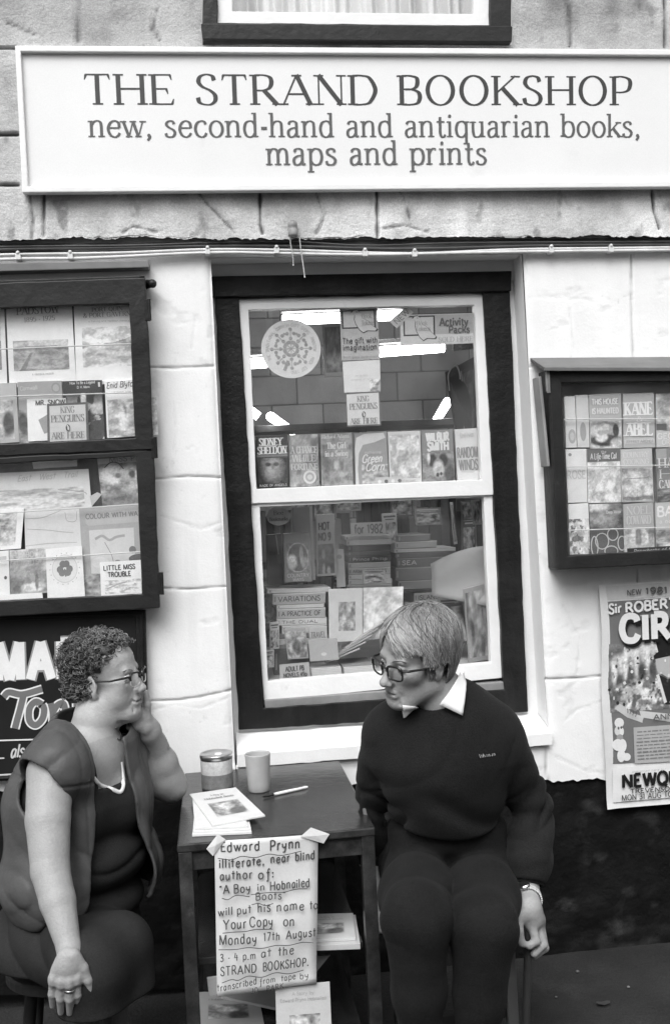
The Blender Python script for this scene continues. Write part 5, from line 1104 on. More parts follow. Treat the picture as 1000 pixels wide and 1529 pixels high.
for i in range(5):
    c = at(500+i*9, 975-i*3, .30); m = MB(); a = .25-.11*i
    m.obox(c+V(.02, 0, .012*i), V(.06*math.cos(a), .0, .02+.004*i), V(0, .07, 0), V(0, 0, .003), .38-.03*(i % 2)); o = m.build('magazine', M_PAPER, bevel=.001); tag(o, 'grey magazine in the fanned heap behind the paper stacks', 'magazine', 'fanned magazines')
# sheet added to stand for a pale reflection; hanging books, right of lower pane
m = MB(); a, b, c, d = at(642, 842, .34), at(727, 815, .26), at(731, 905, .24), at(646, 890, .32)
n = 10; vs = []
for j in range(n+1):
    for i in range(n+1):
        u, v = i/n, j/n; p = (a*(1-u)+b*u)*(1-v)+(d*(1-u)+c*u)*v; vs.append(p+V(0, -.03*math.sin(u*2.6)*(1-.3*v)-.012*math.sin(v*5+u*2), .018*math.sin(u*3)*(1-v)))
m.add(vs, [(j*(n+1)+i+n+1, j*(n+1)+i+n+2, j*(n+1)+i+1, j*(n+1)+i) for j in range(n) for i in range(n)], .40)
o = m.build('pale_reflection_sheet', M_PAPER, smooth=True); tag(o, 'large curved pale sheet added as a white reflection at the right of the lower window', 'reflection'); sm = o.modifiers.new('thickness', 'SOLIDIFY'); sm.thickness = .002
for i, (q, Y, k, lb) in enumerate((([(688, 748), (703, 747), (706, 776), (690, 778)], .34, .18, 'dark hanging paperback at the right of the lower window'), ([(704, 747), (716, 746), (719, 783), (707, 784)], .30, .42, 'pale hanging paperback at the right edge of the lower window'), ([(672, 750), (676, 750), (683, 812), (678, 813)], .40, .6, 'white upright strut beside the hanging paperbacks'), ([(650, 905), (690, 900), (700, 960), (660, 966)], .34, .1, 'dark folder leaning at the right of the lower window behind the man'), ([(692, 880), (722, 872), (730, 985), (700, 990)], .24, .30, 'grey tall book leaning at the right corner of the lower window'))):
    printed('book' if i != 2 else 'strut', q, Y, .012, k, lb, 'book' if i != 2 else 'stand', GD if i != 2 else None, lambda F, m, i=i: F.art(m, .06, .06, .94, .94, a_noise(.08, .5, 4, 90+i), 12, 18))
# dark shelving further back
m = MB()
for z in (.55, .85, 1.15, 1.45):
    m.box((-.1, 1.25, ZL+z-.55), (1.6, 1.5, ZL+z-.52))
for x in (-.1, .72, 1.57): m.box((x, 1.252, ZL-.3), (x+.03, 1.498, ZL+.92))
o = m.build('bookcase', mat('bookcase_wood', .12, .5, var=.3), bevel=.002); tag(o, 'low wooden bookcase inside the shop behind the window display', 'bookcase')
rnd = random.Random(12); x = -.06; first = None
for row in range(3):
    x = -.06
    while x < 1.5:
        w = rnd.uniform(.018, .045); h = rnd.uniform(.17, .25)
        if .70 < x+w and x < .76: x = .76
        m = MB(); z0 = ZL+.03+.3*row; m.box((x, 1.27+rnd.uniform(0, .02), z0), (x+w-.001, 1.44, z0+h), rnd.choice([.08, .15, .25, .35, .5, .62]))
        o = m.build('book', M_PRINT, bevel=.001, segs=1); tag(o, 'book standing spine out in the bookcase behind the window display', 'book', 'books in the bookcase'); x += w

# more loose books crowding the display
rnd = random.Random(31)
for i, (x, y, w, h, Y, k, lb) in enumerate(((405, 905, 30, 60, .40, .3, 'grey paperback half hidden left of the left pile'), (449, 752, 26, 34, .62, .45, 'pale paperback at the top left of the lower window'), (484, 748, 34, 60, .70, .22, 'dark grey cover below the middle bar of the window'), (520, 748, 38, 32, .72, .40, 'grey card with a pale patch behind the 1982 card'), (583, 790, 22, 46, .66, .5, 'pale narrow book behind the right pile'), (640, 772, 40, 26, .74, .3, 'grey cover leaning behind the right pile'), (600, 752, 34, 40, .82, .14, 'dark cover deep behind the right pile'), (575, 930, 30, 40, .40, .34, 'grey cover between the open book and the right pile'), (610, 920, 44, 30, .46, .2, 'dark cover low behind the open book'), (668, 915, 30, 44, .42, .5, 'pale cover beside the dark folder'), (505, 880, 20, 50, .52, .12, 'dark spine left of the 1982 pile'), (560, 862, 34, 20, .36, .4, 'grey leaflet under the 1982 pile'), (400, 985, 18, 26, .22, .5, 'small pale leaflet in the bottom left corner of the window'), (410, 950, 14, 40, .27, .6, 'white page edge under the left pile'), (700, 800, 20, 60, .5, .15, 'dark tall spine at the right edge of the lower window'))):
    sk = rnd.uniform(-3, 3); q = [(x-w/2+sk, y-h/2), (x+w/2+sk, y-h/2-1.5), (x+w/2, y+h/2-1.5), (x-w/2, y+h/2)]
    printed('book', q, Y, .015, k, lb, 'book', GD, lambda F, m, i=i, k=k: (F.art(m, .08, .30, .92, .94, a_mix(a_noise(.08, .6, 4, 140+i), (.55, .5, .6, .25, .2, .5))), F.rect(m, .1, .08, .9, .14, .7 if k < .4 else .12), F.rect(m, .2, .18, .8, .22, .6 if k < .4 else .15)))
# ================================================================== TABLE AND WHAT STANDS ON IT
ZT = .715
tc = [atz(264, 1262, ZT), atz(560, 1236, ZT), atz(507, 1139, ZT), atz(288, 1152, ZT)]     # FL FR BR BL
for p in tc[2:]: p[1] = min(p[1], -.03)
M_TABLE = mat('dark_varnished_wood', .036, .24, var=.35, scale=6, fine=.15, bump=.10, bscale=40, spec=.5, streak=(16, (1, .08, 1), .6), dirt=(11, .62, 2.3))
tx0, tx1 = tc[0][0], tc[1][0]; ty0 = tc[0][1]; ty1 = -.035
tb = thing('table', ((tx0+tx1)/2, (ty0+ty1)/2, 0), 'small dark wooden table between the two seated people', 'table')
m = MB(); m.prism([tc[0], tc[1], V(tx1, ty1, ZT), V(tx0+.01, ty1, ZT)], V(0, 0, -.022)); m.build('tabletop', M_TABLE, tb, bevel=.004)
def bx(name, lo, hi, mt=None, par=None, bev=.002):
    m = MB(); m.box(lo, hi); return m.build(name, mt or M_TABLE, par or tb, bevel=bev)
bx('apron', (tx0+.03, ty0+.012, ZT-.072), (tx1-.03, ty0+.032, ZT-.0225)); bx('apron', (tx0+.03, ty1-.032, ZT-.072), (tx1-.03, ty1-.012, ZT-.0225))
for x in (tx0+.008, tx1-.028): bx('apron', (x, ty0+.05, ZT-.072), (x+.02, ty1-.05, ZT-.0225))
for x in (tx0+.002, tx1-.036):
    for y in (ty0+.004, ty1-.040): bx('leg', (x, y, 0), (x+.034, y+.034, ZT-.0225))
ZS1, ZS2 = .40, .13
for z, n_ in ((ZS1, 'shelf'), (ZS2, 'shelf')): bx(n_, (tx0+.037, ty0+.06, z-.018), (tx1-.037, ty1-.01, z))
m = MB(); m.box((tx0+.037, ty1-.010, .02), (tx1-.037, ty1-.004, ZT-.08)); m.build('back_board', M_TABLE, tb)

def on(x, y): return atz(x, y, ZT)
# tin
c = on(325, 1176); pxm = FPX/np.dot(c-CAM, CF); r = 23.5/pxm
t = thing('tin', c, 'round tin with a metal lid and two tone label at the back of the table', 'tin')
h = .098
m = MB(); m.lathe(c+V(0, 0, .0005), [(0, 0), (r*.97, 0), (r, .003), (r, h-.004), (r*.985, h)], 40, ink=[.3, .3, .35, .6, .6]); o = m.build('can', M_DULLMETAL, t, smooth=True)
m = MB(); m.lathe(c, [(r*1.006, .006), (r*1.006, .046), (r*1.0062, .0462), (r*1.006, h-.012)], 40, ink=[.22, .22, .62, .62]); m.build('label', mat('tin_label', .5, .4, ink=True, var=.25, scale=45, fine=.1), t, smooth=True)
m = MB(); m.lathe(c+V(0, 0, h-.010), [(r*1.02, 0), (r*1.045, .002), (r*1.045, .012), (r*1.02, .0145), (r*.93, .0125), (r*.9, .011), (0, .011)], 40); m.build('lid', M_METAL, t, smooth=True)
m = MB(); m.lathe(c+V(.006, -.004, h+.0012), [(0.012, 0), (.010, .0035), (0, .004)], 12); m.build('lid_knob', mat('pale_blob', .7, .5), t, smooth=True)
# plastic beaker
c = on(387, 1181); pxm = FPX/np.dot(c-CAM, CF); r0, r1 = 16/pxm, 19/pxm
m = MB(); m.lathe(c+V(0, 0, .0005), [(0, 0), (r0*.94, 0), (r0, .003), (r0*1.03, .02), (r1, .106), (r1*1.01, .109), (r1*.95, .109), (r1*.93, .104), (r0*.93, .008), (0, .006)], 40)
o = m.build('beaker', mat('translucent_plastic', .42, .4, var=.06, scale=30, spec=.4), smooth=True); tag(o, 'plain grey plastic beaker on the table right of the tin', 'cup')
# pen
a, b = on(392, 1193)+V(0, 0, .005), on(459, 1178)+V(0, 0, .005); d = b-a
pn = thing('pen', (a+b)/2, 'white ballpoint pen with a dark tip lying on the table', 'pen')
m = MB(); m.tube([a+d*.24, a+d*.3, a+d*.95, a+d], [.0035, .0045, .0045, .003], 12); m.build('barrel', M_WHITEPAINT, pn, smooth=True)
m = MB(); m.tube([a, a+d*.06, a+d*.24], [.0008, .003, .0038], 12); m.build('tip', M_BLACKWOOD, pn, smooth=True)
m = MB(); m.obox(a+d*.82+V(0, 0, .006), d*.14, nrm(np.cross(d, V(0, 0, 1)))*.0014, V(0, 0, .0008)); m.build('clip', M_METAL, pn)

# booklets: cover with a photograph, sheets below
def booklet(corners, z0, th, label, tops=None, group='copies of the booklet', face=True, k=.66, name='booklet'):
    """corners FL FR BR BL as world points"""
    P = [np.array([p[0], p[1], z0]) for p in corners]
    m = MB(); m.prism([p+V(0, 0, th) for p in P], V(0, 0, -th), k); o = m.build(name, M_PRINT, bevel=.0006); tag(o, label, 'book', group)
    F = Face(*[p+V(0, 0, th) for p in (P[3], P[2], P[1], P[0])])
    if face: cover(F, o)
    return o
def cover(F, o):
    m = MB(); F.art(m, .2, .40, .8, .80, a_mix(a_noise(.14, .62, 4, 101), (.6, .5, .4, .22, .3, .6), (.12, .75, .75, .3, .25, .6)), 24, 18); F.outline(m, .19, .39, .81, .81, .0008, .35); m.build('artwork', M_PRINT, o)
    m = Lines(); F.text(m, 'A Boy in', .36, .18, .28, .05, .3, **ser); F.text(m, 'Hobnailed Boots', .2, .28, .6, .055, .3, **ser); m.build('lettering', M_PRINT, o)
bl = lambda z, q: [atz(x, y, z) for x, y in q]
zz = ZT+.0005
booklet(bl(zz, [(287, 1250), (376, 1246), (366, 1196), (294, 1199)]), zz, .006, 'lowest white booklet of the pile on the table', face=False)
booklet(bl(zz+.0065, [(288, 1244), (375, 1240), (362, 1190), (292, 1195)]), zz+.0065, .005, 'second white booklet of the pile on the table', face=False)
booklet(bl(zz+.012, [(291, 1240), (370, 1236), (358, 1184), (287, 1190)]), zz+.012, .005, 'third white booklet of the pile on the table', face=False)
booklet(bl(zz+.0175, [(317, 1235), (396, 1220), (352, 1178), (283, 1188)]), zz+.0175, .004, 'topmost booklet of the pile with a small photograph on its cover')
# booklets in the table
booklet(bl(ZS1+.0005, [(455, 1421), (538, 1418), (531, 1374), (455, 1377)]), ZS1+.0005, .014, 'lower booklet on the upper table shelf right of the notice', face=False, k=.5)
booklet(bl(ZS1+.0155, [(448, 1409), (531, 1405), (527, 1368), (450, 1370)]), ZS1+.0155, .008, 'upper booklet on the upper table shelf right of the notice', k=.55)
booklet(bl(ZS2+.0005, [(290, 1540), (395, 1538), (385, 1486), (294, 1488)]), ZS2+.0005, .012, 'booklet lying on the bottom table shelf left of the notice foot', k=.5)
booklet(bl(ZS2+.013, [(330, 1492), (450, 1518), (480, 1480), (345, 1462)]), ZS2+.013, .008, 'tilted pale booklet behind the notice foot', k=.5, face=False)
# booklet propped up at the bottom right of the notice and loose sheets behind
def prop(q, Y, k, label, cov=True, name='booklet', lean=.05):
    c_ = [at(*q[0], Y+lean), at(*q[1], Y+lean), at(*q[2], Y), at(*q[3], Y)]
    F = Face(*c_); m = MB(); m.prism([c_[3], c_[2], c_[1], c_[0]], -F.n*.006, k); o = m.build(name, M_PRINT, bevel=.0006); tag(o, label, 'book', 'copies of the booklet')
    if cov:
        m = MB(); F.art(m, .24, .40, .80, .78, a_mix(a_noise(.12, .6, 4, 103), (.6, .5, .5, .2, .3, .6)), 22, 20); m.build('artwork', M_PRINT, o)
        m = Lines(); F.text(m, 'A Story by', .3, .14, .4, .045, .34, style='sans', thick=.13); F.text(m, 'Edward Prynn Hobnailed', .08, .22, .84, .045, .34, style='sans', thick=.13); m.build('lettering', M_PRINT, o)
prop([(411, 1474), (492, 1467), (497, 1580), (414, 1586)], ty0-.03, .50, 'white booklet standing upright at the foot of the handwritten notice', lean=.03)
prop([(444, 1432), (493, 1427), (470, 1455), (446, 1470)], ty0+.10, .42, 'pale folded leaflet poking out behind the notice, right side', cov=False, name='leaflet', lean=.0)
prop([(309, 1461), (330, 1458), (332, 1484), (312, 1488)], ty0+.06, .40, 'pale leaflet corner poking out behind the notice, left side', cov=False, name='leaflet', lean=.0)
prop([(536, 1277), (543, 1276), (543, 1293), (537, 1294)], ty0+.20, .45, 'small white card inside the right table leg', cov=False, name='leaflet', lean=.0)

# ---- handwritten notice taped to the front of the table
NQ = [(320, 1256), (475, 1246), (472, 1468), (324, 1486)]
YN = ty0-.006
FN = PF(NQ, YN)
NX, NY = 12, 30
def npos(u, v): return FN.p(u, v)+V(0, -.004*v**2*(1+.5*math.sin(u*5)) - .003*math.sin(v*9+u*3) - .004*math.exp(-(1-v)/.06), 0)
A, B = np.meshgrid(np.linspace(0, 1, NX), np.linspace(0, 1, NY)); vs = [npos(a, b) for a, b in zip(A.ravel(), B.ravel())]
m = MB(); m.add(vs, [(j*NX+i+NX, j*NX+i+NX+1, j*NX+i+1, j*NX+i) for j in range(NY-1) for i in range(NX-1)], .64)
nt_ = m.build('handwritten_notice', M_PAPER, smooth=True); tag(nt_, 'white handwritten notice taped to the front edge of the small table', 'notice'); sm = nt_.modifiers.new('thickness', 'SOLIDIFY'); sm.thickness = .0004; sm.offset = -1
class NF(PF):
    def p(s, u, v, o=0.0): return npos(u, v) + s.n*(o+.0006)
    def __init__(s, q, Y): PF.__init__(s, q, Y)
FW = NF(NQ, YN); m = Lines()
def hw(txt, p0, p1, h, ink=.07, **k): FW.ptext(m, txt, p0, p1, h, ink, style='hand', hand=True, thick=.135, gap=.16, jit=.07, **k)
hw('Edward', (329, 1272), (387, 1269), 14); hw('Prynn', (402, 1270), (448, 1266), 15)
hw('illiterate,', (327, 1296), (394, 1291), 13); hw('near', (403, 1289), (432, 1287), 13); hw('blind', (440, 1286), (470, 1283), 13)
hw('author', (328, 1314), (376, 1311), 13); hw('of:', (385, 1312), (408, 1310), 14)
hw('"A', (327, 1335), (342, 1333), 13); hw('Boy', (348, 1333), (373, 1331), 13); hw('in', (383, 1330), (395, 1329), 11); hw('Hobnailed', (402, 1329), (462, 1323), 13)
hw('Boots"', (381, 1344), (426, 1341), 11)
hw('will', (325, 1367), (347, 1365), 12); hw('put', (353, 1364), (374, 1362), 12); hw('his', (383, 1361), (403, 1359), 13); hw('name', (412, 1359), (453, 1356), 13); hw('to', (461, 1355), (473, 1354), 12)
hw('Your', (333, 1386), (367, 1383), 14); hw('Copy', (372, 1382), (406, 1379), 14); hw('on', (421, 1380), (439, 1379), 14)
hw('Monday', (327, 1408), (382, 1404), 14); hw('17th', (392, 1401), (417, 1399), 12); hw('August', (426, 1398), (470, 1394), 13)
hw('3 - 4 p.m', (328, 1431), (381, 1427), 11); hw('at', (388, 1425), (404, 1423), 12); hw('the', (414, 1423), (437, 1420), 13)
hw('STRAND', (329, 1451), (382, 1446), 13); hw('BOOKSHOP.', (391, 1445), (459, 1438), 13)
hw('transcribed', (324, 1474), (382, 1463), 10); hw('from', (386, 1464), (410, 1460), 9); hw('tape', (418, 1460), (440, 1456), 9); hw('by', (446, 1457), (459, 1455), 9)
hw('JO', (374, 1476), (384, 1475), 8); hw('PARK', (396, 1473), (422, 1469), 8)
m.build('lettering', M_PRINT, nt_)
for pts in ([(325, 1279), (345, 1281), (360, 1276), (380, 1278), (400, 1273), (420, 1275), (449, 1269)], [(331, 1339), (340, 1341), (352, 1335), (372, 1337)], [(374, 1334), (400, 1331), (420, 1331), (440, 1326), (458, 1325)], [(375, 1349), (385, 1347), (395, 1350), (407, 1347)], [(332, 1391), (350, 1389), (365, 1388), (380, 1385), (406, 1384)], [(326, 1415), (350, 1414), (370, 1411), (390, 1412), (410, 1408), (430, 1408), (450, 1404), (467, 1405)], [(331, 1463), (345, 1458), (355, 1459), (370, 1453), (390, 1455), (410, 1449), (430, 1451), (452, 1446)]):
    m = MB(); FW.k = 600; FW.pline(m, pts, 1.3, .08, True); m.build('wavy_underline', M_PRINT, nt_)
for q in ([(325, 1246), (337, 1254), (318, 1279), (308, 1268)], [(464, 1236), (492, 1246), (483, 1260), (448, 1250)]):
    m = MB(); c_ = [at(x, y, YN-.003-(.002*(i > 1))) for i, (x, y) in enumerate(q)]; cm = sum(c_)/4+V(0, -.004, 0)
    m.add(c_+[cm], [(0, 1, 4), (1, 2, 4), (2, 3, 4), (3, 0, 4)], .62); m.build('tape', M_PAPER, nt_)
# ================================================================== PEOPLE : smooth distance fields turned into meshes
def s_cap(a, b, ra, rb=None):
    a = np.asarray(a, float); b = np.asarray(b, float); rb = ra if rb is None else rb
    ba = b-a; l2 = max(1e-9, ba@ba)
    def f(p):
        q = p-a; h = np.clip(q@ba/l2, 0, 1)
        return np.sqrt(((q-h[:, None]*ba)**2).sum(1)) - (ra+(rb-ra)*h)
    f.bs = ((a+b)/2, math.sqrt(l2)/2+max(ra, rb)); return f
def s_ell(c, r, M_=None):
    c = np.asarray(c, float); r = np.asarray(r, float)
    def f(p):
        q = p-c
        if M_ is not None: q = q@M_
        k0 = np.sqrt(((q/r)**2).sum(1)); k1 = np.sqrt(((q/r**2)**2).sum(1))
        return np.where(k1 > 1e-9, k0*(k0-1)/np.maximum(k1, 1e-9), -r.min())
    f.bs = (c, r.max()); return f
def s_chain(pts, rad, k=.01):
    fs = [s_cap(pts[i], pts[i+1], rad[i], rad[i+1]) for i in range(len(pts)-1)]
    def f(p):
        d = fs[0](p)
        for g in fs[1:]: d = smin(d, g(p), k)
        return d
    P = np.array(pts); c = (P.min(0)+P.max(0))/2; f.bs = (c, np.sqrt(((P-c)**2).sum(1)).max()+max(rad)); return f
def smin(a, b, k):
    h = np.clip(.5+.5*(b-a)/k, 0, 1); return b*(1-h)+a*h-k*h*(1-h)
def smax(a, b, k): return -smin(-a, -b, k)
def s_union(items):
    """items = [(field, blend)] ; a negative blend carves"""
    def f(p):
        d = None
        l, h = p.min(0), p.max(0); pc = (l+h)/2; pr = np.linalg.norm(h-l)/2
        for g, k in items:
            b = getattr(g, 'bs', None)
            if b is not None:
                gap = np.linalg.norm(b[0]-pc)-b[1]-pr
                if gap > (.11 if k >= 0 else .03): continue
            if d is None and k < 0: continue
            e = g(p)
            if d is None: d = e
            elif k >= 0: d = smin(d, e, max(k, 1e-5))
            else: d = smax(d, -e, -k)
        return np.full(len(p), .1) if d is None else d
    return f
def basis(fwd, up):
    f = nrm(fwd); r = nrm(np.cross(f, up)); u = np.cross(r, f)
    return np.array([r, f, u]).T          # columns: right, forward, up
def surface(fn, lo, hi, h):
    """surface nets over the field fn"""
    lo = np.asarray(lo, float); hi = np.asarray(hi, float)
    B = 8; nb = np.ceil((hi-lo)/h/B).astype(int)+1; n = nb*B
    g = [lo[i]+h*(np.arange(nb[i])*B+B/2-.5) for i in range(3)]
    cc = np.stack(np.meshgrid(*g, indexing='ij'), -1).reshape(-1, 3)
    dc = np.concatenate([fn(cc[i:i+200000]) for i in range(0, len(cc), 200000)])
    D = np.repeat(np.repeat(np.repeat(np.where(dc.reshape(nb) < 0, -9., 9.).astype(np.float32), B, 0), B, 1), B, 2)
    keep = np.argwhere(np.abs(dc.reshape(nb)) < B*h*1.35)
    off = np.stack(np.meshgrid(*[np.arange(B)]*3, indexing='ij'), -1).reshape(-1, 3)
    sb = keep//3; key = (sb[:, 0]*1000+sb[:, 1])*1000+sb[:, 2]; od = np.argsort(key, kind='stable'); keep = keep[od]; cut = np.flatnonzero(np.diff(key[od]))+1
    for kk in np.split(keep, cut):
        ix = (kk[:, None]*B+off[None]).reshape(-1, 3)
        D[ix[:, 0], ix[:, 1], ix[:, 2]] = fn(lo+ix*h)
    S = D < 0
    c = np.zeros(np.array(D.shape)-1, np.int8)
    for a in (0, 1):
        for b in (0, 1):
            for e in (0, 1): c += S[a:n[0]-1+a, b:n[1]-1+b, e:n[2]-1+e]
    act = np.argwhere((c > 0) & (c < 8))
    idx = -np.ones(c.shape, np.int64); idx[act[:, 0], act[:, 1], act[:, 2]] = np.arange(len(act))
    cor = np.array([(a, b, e) for a in (0, 1) for b in (0, 1) for e in (0, 1)])
    val = np.stack([D[act[:, 0]+q[0], act[:, 1]+q[1], act[:, 2]+q[2]] for q in cor], 1)
    acc = np.zeros((len(act), 3)); cnt = np.zeros(len(act))
    for i in range(8):
        for j in range(i+1, 8):
            if np.abs(cor[i]-cor[j]).sum() != 1: continue
            x = (val[:, i] < 0) != (val[:, j] < 0)
            t = np.clip(val[:, i]/np.where(x, val[:, i]-val[:, j], 1), 0, 1)
            acc += np.where(x[:, None], cor[i]+(cor[j]-cor[i])*t[:, None], 0); cnt += x
    vs = lo+h*(act+acc/np.maximum(cnt, 1)[:, None])
    F = []
    for ax in range(3):
        o1, o2 = (ax+1) % 3, (ax+2) % 3
        sl0 = [slice(1, n[i]-1) for i in range(3)]; sl0[ax] = slice(0, n[ax]-1)
        sl1 = list(sl0); sl1[ax] = slice(1, n[ax])
        A = S[tuple(sl0)]; Bq = S[tuple(sl1)]
        e = np.argwhere(A != Bq); e[:, o1] += 1; e[:, o2] += 1
        inside = S[e[:, 0], e[:, 1], e[:, 2]]
        def cell(d1, d2):
            q = e.copy(); q[:, o1] -= d1; q[:, o2] -= d2; return idx[q[:, 0], q[:, 1], q[:, 2]]
        q = np.stack([cell(1, 1), cell(0, 1), cell(0, 0), cell(1, 0)], 1)
        q[~inside] = q[~inside][:, ::-1]
        F.append(q[(q >= 0).all(1)])
    return vs, np.concatenate(F)
def sdf_mesh(name, fn, lo, hi, h, mt, parent, ink=.3, relax=1):
    v, f = surface(fn, lo, hi, h)
    for _ in range(relax):       # pull the vertices onto the surface
        e = h*.5; d = fn(v); gr = np.stack([fn(v+V(*(e if i == j else 0 for j in range(3))))-d for i in range(3)], 1)/e
        v = v-gr*np.clip(d, -h, h)[:, None]/np.maximum((gr**2).sum(1), .25)[:, None]
    me = bpy.data.meshes.new(name)
    me.vertices.add(len(v)); me.vertices.foreach_set('co', v.astype(np.float32).ravel())
    me.loops.add(f.size); me.loops.foreach_set('vertex_index', f.astype(np.int32).ravel())
    me.polygons.add(len(f)); me.polygons.foreach_set('loop_start', np.arange(len(f), dtype=np.int32)*4)
    try: me.polygons.foreach_set('loop_total', np.full(len(f), 4, np.int32))
    except Exception: pass
    me.update(calc_edges=True); me.validate()
    me.polygons.foreach_set('use_smooth', [True]*len(me.polygons))
    k = ink(v) if callable(ink) else np.full(len(v), ink)
    a = np.ones((len(v), 4)); a[:, :3] = np.asarray(k)[:, None]
    me.color_attributes.new('ink', 'FLOAT_COLOR', 'POINT').data.foreach_set('color', a.ravel())
    me.materials.append(mt)
    o = bpy.data.objects.new(name, me); COL.objects.link(o)
    o.parent = parent; o.matrix_parent_inverse = inv_of(parent)
    return o
def hit(fn, x, y, Y0=-1.6, Y1=.1):
    """the first point of a body seen along a line of sight, and its normal"""
    p = at(x, y, Y0); d = nrm(at(x, y, Y1)-p)
    for _ in range(90):
        e = float(fn(p[None])[0])
        if e < .0004: break
        p = p+d*max(.0006, e*.7)
    g = nrm([float(fn((p+V(*(.001 if i == j else 0 for j in range(3))))[None])[0])-e for i in range(3)])
    return p, g
def ridge(p, d, f, st, seed):
    """creases running across the direction d: ridged noise"""
    d = nrm(d); a = p@d; b = p@nrm(np.cross(d, V(.3, 1, .2))); c = p@nrm(np.cross(np.cross(d, V(.3, 1, .2)), d))
    n = vn(a*f + 1.5*vn(b*f*.3, c*f*.3, seed+3), b*f*st + c*f*st*.7, seed)
    return (1-np.abs(2*n-1))**1.7
M_SKIN = mat('skin', .33, .5, ink=True, var=.06, scale=30, fine=.06, spec=.35, bump=.2, bscale=130)
M_HAIR = mat('hair', .2, .42, ink=True, var=.15, scale=90, spec=.4)
M_KNIT = mat('dark_velour_jumper', .014, .8, ink=True, var=.15, scale=14, fine=.35, bump=.25, bscale=260, spec=.10, sheen=.035)
M_CORDS = mat('dark_trousers', .018, .85, ink=True, var=.2, scale=12, fine=.3, bump=.25, bscale=220, spec=.08, sheen=.02)
M_NYLON = mat('padded_nylon', .06, .5, ink=True, var=.12, scale=12, fine=.08, bump=.15, bscale=60, spec=.3)
M_DRESS = mat('dark_cotton', .02, .8, ink=True, var=.15, scale=12, fine=.2, bump=.15, bscale=240, spec=.12)
M_COTTON = mat('white_cotton', .75, .75, ink=True, var=.03, scale=20, spec=.15, bump=.08, bscale=200)
M_FRAME = mat('dark_spectacle_frame', .015, .25, spec=.5)
M_PALEFRAME = mat('pale_spectacle_frame', .45, .3, spec=.5)
M_LENS = glass_mat('lens', .0)
M_EYE = mat('eye', .6, .15, ink=True, spec=.5)

def head_fields(male, k_=1.0):
    """returns the field list of a head in its own axes: x right, y forward, z up, eyes at z = 0"""
    L = []
    def sym(fn, k):
        for s in (-1, 1): L.append((fn(s), k))
    L.append((s_ell((0, -.022, .045), (.076, .098, .083)), 0))
    L.append((s_ell((0, .042, .045), (.062, .046, .055)), .03))
    L.append((s_ell((0, .034, -.035), (.060, .060, .085)), .03))
    w = .052 if male else .050
    sym(lambda s: s_cap((s*w, -.005, -.066), (s*.022, .066, -.104), .023, .021), .03)
    L.append((s_ell((0, .080, -.106), (.024, .018, .019)), .018))
    sym(lambda s: s_ell((s*.044, .056, -.022), (.024, .026, .022)), .02)
    if not male:
        sym(lambda s: s_ell((s*.042, .045, -.055), (.030, .034, .034)), .02)
        L.append((s_ell((0, .03, -.118), (.042, .047, .022)), .03))
        sym(lambda s: s_cap((s*.066, -.004, -.096), (s*.030, .058, -.140), .009), -.018)
    L.append((s_cap((-.036, .080, .022), (.036, .080, .022), .012 if male else .010), .016))
    sym(lambda s: s_ell((s*.033, .100, .001), (.019, .015, .011)), -.012)
    ny = 0 if male else -.004
    L.append((s_cap((0, .090, .014), (0, .113+ny, -.034), .0085, .012), .012))
    L.append((s_ell((0, .117+ny, -.038), (.0125, .0125, .011)), .008))
    sym(lambda s: s_ell((s*.0125, .105, -.042), (.008, .011, .008)), .006)
    sym(lambda s: s_ell((s*.006, .112, -.050), (.0035, .005, .0035)), -.003)
    L.append((s_ell((0, .086, -.070), (.027, .017, .021)), .014))
    L.append((s_cap((-.017, .094, -.0675), (.017, .094, -.0675), .0055), .006))
    L.append((s_cap((-.015, .095, -.0795), (.015, .095, -.0795), .0065), .006))
    if male: L.append((s_cap((-.023, .099, -.0735), (.023, .099, -.0735), .0022), -.003))
    else: sym(lambda s: s_chain([(0, .0995, -.0740), (s*.012, .098, -.0737), (s*.028, .088, -.0690)], [.0030, .0030, .0026], .002), -.003)
    sym(lambda s: s_ell((s*.033, .0815, .002), (.0145, .012, .0105)), .003)      # lids
    sym(lambda s: s_ell((s*.033, .095, .0005), (.0125, .010, .0042)), -.002)
    sym(lambda s: s_cap((s*.019, .103, -.044), (s*.033, .086, -.080), .0030, .0024), -.007)
    sym(lambda s: s_cap((s*.028, .092, -.086), (s*.026, .088, -.102), .0024), -.006)
    sym(lambda s: s_cap((s*.020, .0955, -.011), (s*.044, .083, -.013), .0026), -.006)
    rot = lambda s: np.array([nrm((1, .35*s*-1, 0)), nrm((.35*s, 1, .2)), nrm(np.cross(nrm((1, -.35*s, 0)), nrm((.35*s, 1, .2))))]).T
    sym(lambda s: s_ell((s*.080, -.012, -.008), (.0085, .020, .033), rot(s)), .008)
    sym(lambda s: s_ell((s*.088, -.010, -.004), (.006, .012, .022), rot(s)), -.004)
    sym(lambda s: s_ell((s*.080, .002, -.010), (.006, .006, .010)), .004)
    sym(lambda s: s_ell((s*.079, -.004, -.036), (.006, .009, .010)), .006)
    g = s_union(L)
    return g
def face_ink(q, base):
    """skin tones by place on the face (lips, nostrils, cheeks, brow)"""
    k = np.full(len(q), base)
    def spot(c, r, m):
        d = np.sqrt((((q-np.array(c))/np.array(r))**2).sum(1)); t = np.clip(1.4-d, 0, 1); t = t*t*(3-2*t); return 1-(1-m)*np.clip(t, 0, 1)
    k = k*spot((0, .10, -.073), (.022, .014, .011), .72)*spot((0, .104, -.0735), (.022, .014, .0025), .5)
    for s in (-1, 1): k = k*spot((s*.006, .114, -.049), (.0035, .006, .0035), .45)*spot((s*.045, .06, -.03), (.03, .03, .025), .92)*spot((s*.033, .09, .006), (.018, .014, .012), .85)
    return k

